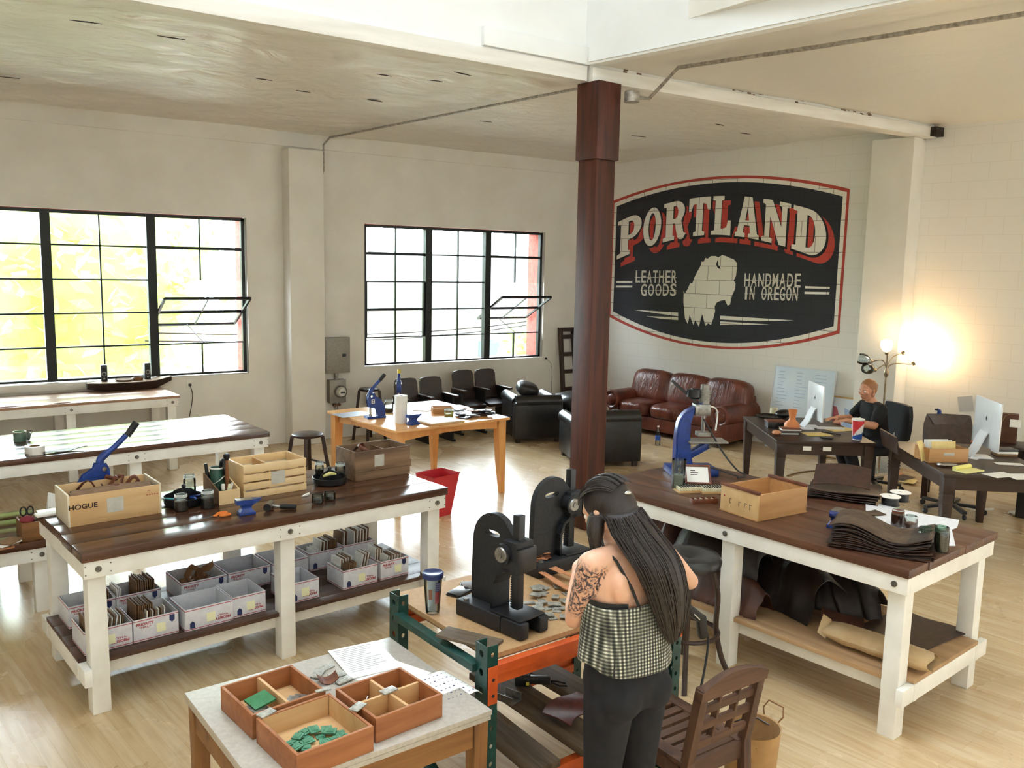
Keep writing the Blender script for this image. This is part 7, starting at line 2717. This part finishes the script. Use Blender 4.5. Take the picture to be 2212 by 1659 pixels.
def head(mb, c, yaw, pitch, roll=0., k=1.):
    """skull, jaw, brow, nose, lips, chin and ears; faces +y before turning"""
    M = Matrix.Translation(c) @ Euler((rad(pitch), rad(roll), rad(yaw))).to_matrix().to_4x4()
    old = mb.T
    mb.T = M
    mb.ball((0, -.012 * k, .03 * k), .1 * k, (.77, .96, .86), 22, 16)
    mb.ball((0, .022 * k, -.035 * k), .07 * k, (.82, .95, 1.0), 18, 12)
    mb.ball((0, .05 * k, -.082 * k), .03 * k, (1.05, .9, .7), 14, 10)
    mb.ball((0, .066 * k, .028 * k), .045 * k, (1.25, .5, .42), 16, 10)
    capsule(mb, (0, .086 * k, .016 * k), (0, .104 * k, -.018 * k), .0085 * k, .0125 * k, 10)
    for s in (-1, 1):
        mb.ball((s * .011 * k, .092 * k, -.022 * k), .0085 * k, u=10, v=8)
        mb.ball((s * .042 * k, .062 * k, -.012 * k), .026 * k, (1, .7, .75), 12, 8)
        mb.ball((s * .079 * k, -.012 * k, -.005 * k), .03 * k, (.28, .62, 1.0), 12, 10, (0, rad(s * 8), rad(-s * 20)))
        mb.ball((s * .07 * k, -.012 * k, -.035 * k), .03 * k, (.5, .8, 1.0), 12, 8)
    mb.ball((0, .082 * k, -.046 * k), .016 * k, (1.5, .7, .5), 12, 8)
    mb.ball((0, .080 * k, -.057 * k), .015 * k, (1.35, .7, .55), 12, 8)
    mb.T = old
    return M


def eyes(par, M, k, skinmat):
    for s in (-1, 1):
        e = MB()
        e.T = M
        e.ball((s * .033 * k, .075 * k, .006 * k), .0125 * k, u=14, v=10)
        eo = e.build('eye', M_eyew, par)
        e = MB()
        e.T = M
        e.ball((s * .034 * k, .0838 * k, .005 * k), .0056 * k, (1, .6, 1), 10, 8)
        e.build('iris', M_iris, eo)
        e = MB()
        e.T = M
        e.tube([(s * (.016 + .007 * i) * k, (.086 - .0012 * i * i) * k, (.025 + .003 * math.sin(i * .6)) * k) for i in range(6)], [.002 * k, .0032 * k, .0034 * k, .003 * k, .0025 * k, .001 * k], 6)
        e.build('eyebrow', M_hairblond if par.name.startswith('person.') else M_hairdark, par)
    m = MB()
    m.T = M
    m.tube([(-.022 * k, .083 * k, -.0515 * k), (-.01 * k, .0955 * k, -.0512 * k), (0, .0975 * k, -.0515 * k), (.01 * k, .0955 * k, -.0512 * k), (.022 * k, .083 * k, -.0515 * k)], .0018 * k, 6)
    m.build('mouth_line', M_lip, par)


M_eyew = newmat('eye_white', '#EDE8E2', .25)
M_iris = newmat('eye_iris', '#3F4A52', .2)
M_lip = newmat('lip', '#A9605A', .5)
M_hairdark = noisy('dark_brown_hair', '#15100E', '#2C1F19', 60, .38, stretch=(6, 6, .6), bump=.4, bscale=90, bdist=.004)
M_hairblond = noisy('reddish_blond_hair', '#8A5A36', '#A9764C', 60, .45, stretch=(3, 3, 1), bump=.4, bscale=90, bdist=.004)
M_cloth = noisy('black_trousers', '#0D0E14', '#14151C', 30, .85, bump=.15, bscale=18, bdist=.01)
M_shoe = noisy('grey_sneaker', '#3E434A', '#565C63', 30, .7)


def skin(name, base, blot):
    m = noisy(name, base, blot, 14, .48, bump=.06, bscale=160, bdist=.001)
    bsdf(m).inputs['Subsurface Weight'].default_value = .12
    bsdf(m).inputs['Subsurface Radius'].default_value = (.012, .005, .003)
    return m


# ---------------------------------------------------------------- standing person at the rack bench
M_skin = skin('fair_skin', '#E2B497', '#D9A587')
M_skint = skin('fair_skin_tattooed', '#E2B497', '#D9A587')
# tattoo drawn on the left upper arm
_bc = bsdf(M_skint).inputs['Base Color'].links[0].from_socket
_v = coords(M_skint, (1, 1, 1))
_n = N(M_skint, 'ShaderNodeTexNoise')
_n.inputs['Scale'].default_value = 34
_n.inputs['Detail'].default_value = 3
_n.inputs['Distortion'].default_value = 2.6
L(M_skint, _v, _n.inputs['Vector'])
_at = N(M_skint, 'ShaderNodeAttribute', attribute_name='tattoo')
_mu = N(M_skint, 'ShaderNodeMath', operation='MULTIPLY')
L(M_skint, ramp(M_skint, _n.outputs['Fac'], [(.42, '#FFFFFF'), (.56, '#202020')]), _mu.inputs[0])
L(M_skint, _at.outputs['Fac'], _mu.inputs[1])
_mx = N(M_skint, 'ShaderNodeMix', data_type='RGBA')
L(M_skint, _mu.outputs[0], _mx.inputs[0])
L(M_skint, _bc, _mx.inputs[6])
L(M_skint, ramp(M_skint, _n.outputs['Fac'], [(.3, '#2B2A2E'), (.5, '#4A3D4C')]), _mx.inputs[7])
L(M_skint, _mx.outputs[2], bsdf(M_skint).inputs['Base Color'])

WO = Vector((2.07, 2.235, 0))
wo = thing('person', 'person standing with back turned, long dark hair, patterned sleeveless top, black trousers', 'person', WO, 0)


def wl(x, y, z):
    return Vector((x, y, z)) - WO


b = MB()
rings(b, [(0.02, .0, .80, .150, .105), (0.02, .0, .90, .158, .112), (.01, .0, .99, .140, .100), (.0, .0, 1.07, .128, .092), (-.005, .005, 1.16, .138, .098), (-.005, .005, 1.24, .148, .095), (-.005, .008, 1.30, .135, .078), (-.01, .012, 1.345, .085, .055), (-.015, .025, 1.375, .048, .046)])
LS, RS = wl(1.912, 2.245, 1.312), wl(2.235, 2.235, 1.312)
LE, RE = wl(1.925, 2.345, 1.075), wl(2.445, 2.275, 1.14)
LW, RW = wl(2.005, 2.435, 1.19), wl(2.265, 2.43, 1.13)
limb(b, [wl(2.0, 2.24, 1.325), LS, (LS + LE) / 2 + Vector((-.004, -.006, 0)), LE], [.05, .050, .044, .034])
limb(b, [LE, LE.lerp(LW, .35), LW], [.034, .037, .023])
limb(b, [wl(2.14, 2.24, 1.325), RS, (RS + RE) / 2, RE], [.05, .050, .043, .034])
limb(b, [RE, RE.lerp(RW, .35), RW], [.034, .037, .023])
# shoulder blades
for s in (-1, 1):
    b.ball((s * .075, -.065, 1.23), .05, (.9, .6, 1.3), 14, 10)
limb(b, [(-.015, .02, 1.34), (-.02, .05, 1.40), (-.025, .065, 1.43)], [.05, .045, .047])
HC = Vector((-.03, .085, 1.475))
HM = head(b, HC, 18, -28, -6, .93)
hand(b, LW, (.55, .6, .35), (-.7, .2, .6), -1, .55, .88)
hand(b, RW, (-.8, .6, .1), (.2, -.1, .95), 1, .6, .88)
limb(b, [(.10, 0, .82), (.105, .01, .46), (.10, -.01, .09)], [.085, .056, .038])
limb(b, [(-.065, 0, .82), (-.075, .01, .46), (-.075, -.01, .09)], [.085, .056, .038])
body = fuse(b, 'body', M_skint, wo, .0058, 4)
att = body.data.attributes.new('tattoo', 'FLOAT', 'POINT')
ax_ = (LE - LS)
vals = []
for v in body.data.vertices:
    t = (v.co - LS).dot(ax_) / ax_.length_squared
    dist = (v.co - (LS + ax_ * max(0, min(1, t)))).length
    f = 0.
    if dist < .062 and -.12 < t < .86 and v.co.x < LS.x + .07:
        f = min(1, (t + .12) / .1, (.86 - t) / .1) * (1 if v.co.y < LS.y + .09 else .5)
    vals.append(f)
att.data.foreach_set('value', vals)
eyes(wo, HM, .93, M_skint)

# top: cream and dark diamond print
M_print = newmat('diamond_print', '#8E8E80', .8)
_v = coords(M_print, (1, .8, 1))
_sp = N(M_print, 'ShaderNodeSeparateXYZ')
L(M_print, _v, _sp.inputs[0])


def mth(m, op, a, b=None):
    n = N(m, 'ShaderNodeMath', operation=op)
    for i, x in enumerate((a, b)):
        if x is None:
            continue
        if isinstance(x, (int, float)):
            n.inputs[i].default_value = x
        else:
            L(m, x, n.inputs[i])
    return n.outputs[0]


_xx = mth(M_print, 'ADD', _sp.outputs['X'], mth(M_print, 'MULTIPLY', _sp.outputs['Y'], .8))
_p = mth(M_print, 'SINE', mth(M_print, 'MULTIPLY', mth(M_print, 'ADD', _xx, _sp.outputs['Z']), 250.))
_q = mth(M_print, 'SINE', mth(M_print, 'MULTIPLY', mth(M_print, 'SUBTRACT', _xx, _sp.outputs['Z']), 250.))
_r2 = mth(M_print, 'SINE', mth(M_print, 'MULTIPLY', _sp.outputs['X'], 500.))
_f = mth(M_print, 'ADD', mth(M_print, 'MULTIPLY', mth(M_print, 'MULTIPLY', _p, _q), .38), mth(M_print, 'MULTIPLY', _r2, .12))
_f = mth(M_print, 'ADD', _f, .5)
L(M_print, ramp(M_print, _f, [(.2, '#1E1F1C'), (.4, '#4C4E45'), (.66, '#77796C'), (.9, '#D8D6C8')]), bsdf(M_print).inputs['Base Color'])
t_ = MB()
n_ = 64
rows = 30


def topfn(s, t):
    a = 2 * math.pi * s
    c, sn = math.cos(a), math.sin(a)
    back = max(0, -sn)
    # upper edge: low on the left of the back, higher towards the right, and up in front
    hi = 1.18 + .085 * max(0, c) * (1 if sn < .3 else .6) + .06 * max(0, sn) - .01 * max(0, -c)
    lo = .955 - .035 * back - .02 * max(0, sn)
    z = lo + (hi - lo) * t
    f = (z - .93) / .3
    wx = .182 - .028 * min(1, max(0, f)) + .006 * math.sin(a * 7) * (1 - t)
    wy = .138 - .022 * min(1, max(0, f)) + .006 * math.sin(a * 5 + 1) * (1 - t)
    return (.012 - .014 * f + wx * math.copysign(abs(c) ** .88, c), .002 + wy * math.copysign(abs(sn) ** .88, sn), z)


t_.sheet(topfn, n_, rows)
bmesh.ops.remove_doubles(t_.bm, verts=t_.bm.verts, dist=1e-4)
to = t_.build('patterned_top', M_print, wo, ang=180)
sm = to.modifiers.new('thick', 'SOLIDIFY')
sm.thickness = .003
sm.offset = 1
M_strap = newmat('black_strap', '#121214', .6)
st = MB()
st.tube([(-.115, .06, 1.33), (-.105, .0, 1.362), (-.095, -.05, 1.335), (-.06, -.10, 1.24), (-.035, -.118, 1.165)], .0062, 8, flat=.5)
st.build('shoulder_strap', M_strap, wo)
st = MB()
st.tube([(.10, .06, 1.33), (.115, .0, 1.362), (.125, -.05, 1.335), (.13, -.095, 1.25), (.12, -.11, 1.20)], .0062, 8, flat=.5)
st.build('shoulder_strap', M_strap, wo)
ba = MB()
ba.sheet(lambda s, t: ((-.158 - .002 * t) * math.cos(1.5 * (s - .28)), -.12 * math.sin(1.5 * (s - .28)) + .005, 1.135 + .055 * t), 14, 3)
ba.build('undershirt_band', M_strap, wo)
sl_ = MB().prism([(-.004, .93), (.004, .93), (.0, 1.03)], .003, Matrix.Translation((-.1315, -.102, 0)) @ Euler((rad(90), 0, rad(-38))).to_matrix().to_4x4())
sl_.build('side_slit', M_strap, wo)
# trousers
tr = MB()
rings(tr, [(.02, .0, .78, .165, .118), (.02, .0, .87, .172, .124), (.018, .0, .945, .160, .115), (.015, 0, .985, .152, .108)])
limb(tr, [(.10, -.005, .80), (.108, .01, .46), (.105, -.012, .10)], [.098, .066, .050])
limb(tr, [(-.062, -.005, .80), (-.075, .01, .46), (-.075, -.012, .10)], [.098, .066, .050])
tr.ball((.09, -.07, .82), .085, (1, .75, 1), 16, 12)
tr.ball((-.055, -.07, .82), .085, (1, .75, 1), 16, 12)
tro = fuse(tr, 'trousers', M_cloth, wo, .009, 5)
MB().box((.0, -.127, .925), (.055, .006, .018), bev=.002).build('belt_patch', M_blkleather, tro)
for x in (.10, -.075):
    sh = MB()
    rings(sh, [(x, .03, .005, .044, .13), (x, .03, .03, .046, .13), (x, .015, .06, .04, .11), (x, -.015, .10, .036, .052)])
    sh.build('shoe', M_shoe, wo)
# hair: a cap over the skull, the long fall down the back and a lock on the left
h = MB()
h.T = HM
h.ball((0, -.022, .034), .094, (.84, 1.0, .90), 30, 22)
h.ball((0, -.055, .0), .085, (.95, .75, 1.0), 24, 16)
h.T = Matrix.Identity(4)
path = [(-.03, .0, 1.49), (-.01, -.055, 1.42), (.025, -.115, 1.34), (.055, -.140, 1.26), (.08, -.150, 1.17), (.10, -.150, 1.09), (.11, -.147, 1.03)]
hw = [.07, .085, .092, .09, .08, .058, .02]
ht = [.05, .05, .042, .034, .028, .02, .008]
P_ = spline(path, 6)


def lerpl(L_, f):
    i = min(len(L_) - 2, int(f * (len(L_) - 1)))
    g = f * (len(L_) - 1) - i
    return L_[i] * (1 - g) + L_[i + 1] * g


rg2 = []
for i, p in enumerate(P_):
    f = i / (len(P_) - 1)
    a, c_ = lerpl(hw, f), lerpl(ht, f)
    rg2.append([(p.x + a * math.cos(t) * (1 + .05 * math.sin(5 * t)), p.y + c_ * math.sin(t) * (1 + .1 * math.sin(7 * t + f * 6)), p.z + .01 * math.cos(t)) for t in [2 * math.pi * k / 28 for k in range(28)]])
h.loft(rg2)
lock = spline([(-.10, .06, 1.47), (-.112, .045, 1.40), (-.108, .03, 1.34), (-.104, .045, 1.28)], 6)
h.tube(lock, [.03 + .008 * math.sin(i * .4) - .0012 * i for i in range(len(lock))], 14)
ho = fuse(h, 'hair', M_hairdark, wo, .006, 3)
s_ = MB()
r = random.Random(11)
for k in range(170):
    t0 = r.uniform(0, 2 * math.pi)
    rad_ = r.uniform(.86, 1.06)
    ph = r.uniform(0, 6)
    end = r.uniform(.8, 1.08)
    pts = []
    for i in range(0, len(P_), 2):
        f = min(1, i / (len(P_) - 1) * end)
        p = P_[min(len(P_) - 1, int(f * (len(P_) - 1)))]
        a, c_ = lerpl(hw, f), lerpl(ht, f)
        wv = .006 * math.sin(9 * f + ph)
        pts.append((p.x + a * rad_ * math.cos(t0) + wv, p.y + c_ * rad_ * math.sin(t0) - .002, p.z + .01 * math.cos(t0)))
    s_.tube(pts, [.0022] * (len(pts) - 2) + [.0016, .0006], 5)
for k in range(60):
    a0 = r.uniform(-1.3, 1.3)
    q = []
    for i in range(9):
        f = i / 8
        th_ = -1.15 + 2.35 * f
        q.append(HM @ Vector((.084 * math.sin(a0) * math.cos(th_ * .55), -.022 - .1 * math.sin(th_) * math.cos(a0 * .4) * 1., .036 + .092 * math.cos(th_) * math.cos(a0 * .75))))
    s_.tube(q, .002, 5)
for k in range(24):
    ph = r.uniform(0, 6)
    s_.tube([p + Vector((.02 * math.cos(ph + i * .1), .02 * math.sin(ph), 0)) for i, p in enumerate(lock)], .002, 5)
s_.build('hair_strand', M_hairdark, ho)
MB().ball(HM @ Vector((0, -.118, .03)), .010, (1.6, .8, .8), 12, 8).build('hair_clip', M_chrome, ho)

# ---------------------------------------------------------------- seated person at the desk
M_skin2 = skin('ruddy_skin', '#D29A7C', '#C68B6C')
mo = thing('person', 'seated person in a black shirt at the dark desk, hair tied in a bun', 'person', CH1, 65)
M_tee = noisy('black_tee', '#0B0C10', '#13141A', 30, .85, bump=.15, bscale=22, bdist=.01)
b = MB()
rings(b, [(0, -.03, .47, .155, .11), (0, -.02, .55, .150, .105), (0, 0, .64, .140, .098), (0, .02, .74, .150, .102), (0, .04, .84, .165, .105), (0, .055, .915, .150, .085), (0, .068, .955, .09, .06), (0, .08, .985, .052, .05)])
for s in (-1, 1):
    S_ = Vector((s * .165, .06, .90))
    E_ = Vector((s * .215 - .01, .17, .74)) if s < 0 else Vector((.20, .20, .745))
    W_ = Vector((-.14, .445, .787)) if s < 0 else Vector((.03, .455, .787))
    limb(b, [(s * .09, .06, .93), S_, S_.lerp(E_, .5), E_], [.05, .056, .048, .038])
    limb(b, [E_, E_.lerp(W_, .35), W_], [.038, .041, .025])
    hand(b, W_, (-.1 if s < 0 else -.25, 1, -.04), (0, .1, 1), s, .35, .92)
    limb(b, [(s * .085, -.02, .50), (s * .10, .38, .52), (s * .09 - .02, .24, .08)], [.085, .06, .042])
limb(b, [(0, .075, .96), (0, .10, 1.01), (0, .115, 1.04)], [.055, .05, .052])
HM2 = head(b, (0, .135, 1.085), 18, -8, 0, .97)
body2 = fuse(b, 'body', M_skin2, mo, .0058, 3)
eyes(mo, HM2, .97, M_skin2)
h = MB()
h.T = HM2
h.ball((0, -.026, .042), .099, (.82, .97, .86), 26, 18)
h.ball((0, -.06, .01), .07, (1.0, .7, .95), 20, 14)
h.ball((0, -.125, .035), .026, (1, .9, 1), 16, 12)
ho2 = fuse(h, 'hair', M_hairblond, mo, .006, 2)
MB().ball(HM2 @ Vector((0, -.131, .035)), .026, (1, .9, 1), 16, 12).build('hair_bun', M_hairdark, ho2)
t = MB()
rings(t, [(0, -.03, .47, .172, .125), (0, -.02, .55, .166, .12), (0, 0, .64, .157, .114), (0, .02, .74, .165, .117), (0, .04, .84, .178, .118), (0, .055, .915, .160, .098), (0, .066, .950, .105, .072), (0, .07, .962, .08, .065)])
for s in (-1, 1):
    S_ = Vector((s * .165, .06, .90))
    E_ = Vector((s * .215 - .01, .17, .74)) if s < 0 else Vector((.20, .20, .745))
    limb(t, [(s * .09, .06, .92), S_, S_.lerp(E_, .62)], [.06, .068, .064])
fuse(t, 'black_shirt', M_tee, mo, .008, 4)
t = MB()
rings(t, [(0, -.04, .465, .165, .125), (0, -.03, .56, .168, .122)])
for s in (-1, 1):
    limb(t, [(s * .085, -.02, .51), (s * .10, .385, .525), (s * .09 - .02, .245, .13)], [.10, .075, .06])
fuse(t, 'trousers', noisy('dark_jeans', '#14161F', '#1D202B', 40, .85), mo, .009, 4)
for s in (-1, 1):
    sh = MB()
    x = s * .09 - .02
    rings(sh, [(x, .29, .008, .045, .13), (x, .29, .035, .047, .13), (x, .275, .065, .04, .11), (x, .245, .10, .038, .055)])
    so_ = sh.build('shoe', M_shoe, mo)
    rings_ = MB()
    rings(rings_, [(x, .245, .10, .036, .05), (x, .245, .135, .036, .048)])
    rings_.build('sock', M_white, mo)

# ================================================================ ON THE ORANGE TABLE
ZO = OH + .0008
hand_press('blue lever press at the left front of the orange table, black handle raised', at(812, 902, ZO), 0, 1.0, (.16, .19))
hand_press('second blue lever press behind the paper towel roll, yellow tipped handle', at(862, 868, ZO) + Vector((.0, .0, 0)), 60, .95, (.05, .14), M_yellow, False)
pt = thing('paper_towel_roll', 'white paper towel roll standing on the orange table', 'paper roll', at(866, 913, ZO), 0)
MB().lathe([(.02, 0), (.062, 0), (.062, .27), (.02, .27), (.02, 0)], (0, 0, 0), 28).build('paper', M_paper, pt)
MB().lathe([(.017, .002), (.0195, .002), (.0195, .268), (.017, .268), (.017, .002)], (0, 0, 0), 20).build('core', M_card, pt)
anvil('small blue bench anvil beside the paper towel roll on the orange table', at(892, 917, ZO), -170, 1.2)
jar('clear jar behind the raised lever press on the orange table', at(834, 893, ZO) + Vector((.06, .06, 0)), .05, .13, fill=.3)
papersheet('dark grey cutting mat left of the lever press on the orange table', at(772, 898, ZO) + Vector((-.01, .10, 0)), 5, .36, .26, newmat('grey_mat', '#8B8F98', .4))
cbd = thing('clipboard', 'board with white drawings at the front edge of the orange table', 'board', at(952, 912, ZO), 4)
MB().bb(-.20, .20, -.13, .13, 0, .018, bev=.002).build('board', M_boxply, cbd)
MB().bb(-.18, .18, -.12, .12, .0185, .0205).build('drawing_sheet', M_paper, cbd)
for k, (u, v, dg_) in enumerate(((925, 876, 20), (940, 882, -15), (915, 884, 40), (985, 880, 5))):
    papersheet(('curled white sheet at the back of the heap', 'white sheet second in the heap', 'white sheet under the others in the heap', 'single white sheet right of the heap')[k] + ' of papers on the orange table', at(u, v, ZO) + Vector((0, 0, .0018 * k)), dg_, .24, .20)
ob2 = thing('open_tray', 'small open wooden tray in the middle of the orange table', 'tray', at(955, 893, ZO) + Vector((.03, .05, 0)), -20)
openbox(MB(), .22, .14, .06, .008).build('tray_body', M_boxb, ob2)
jar('glass jar of yellow bits in front of the small open tray', at(969, 901, ZO), .045, .085, fill=.4, fmat=M_yellow)
for k in range(26):
    u, v = rnd.uniform(990, 1072), rnd.uniform(884, 896)
    t = thing('leather_wallet', 'black leather wallet in the heap at the right end of the orange table', 'wallet', on(OT, rnd.uniform(.25, .58), rnd.uniform(-.55, -.15), ZO + .0008 + .0125 * (k % 5)), rnd.uniform(0, 180), 'wallets heaped on the orange table')
    MB().bb(-.055, .055, -.042, .042, 0, .009, bev=.003).build('wallet_body', M_blkleather if k % 4 else M_leather, t)
    MB().bb(-.045, .045, -.03, .03, .0092, .0112).build('paper_band', M_paper if k % 3 == 0 else M_blkleather, t)
rb = thing('red_bin', 'red plastic bin on the floor by the near leg of the orange table', 'bin', (3.98, 6.93, 0), 12)
MB().loft([[(x * w, y * w * .8, z) for x, y in ((-1, -1), (1, -1), (1, 1), (-1, 1))] for w, z in ((.10, 0), (.16, .40), (.17, .405), (.155, .40), (.095, .012))]).build('bin_body', newmat('red_bin_plastic', '#C32A33', .4), rb)
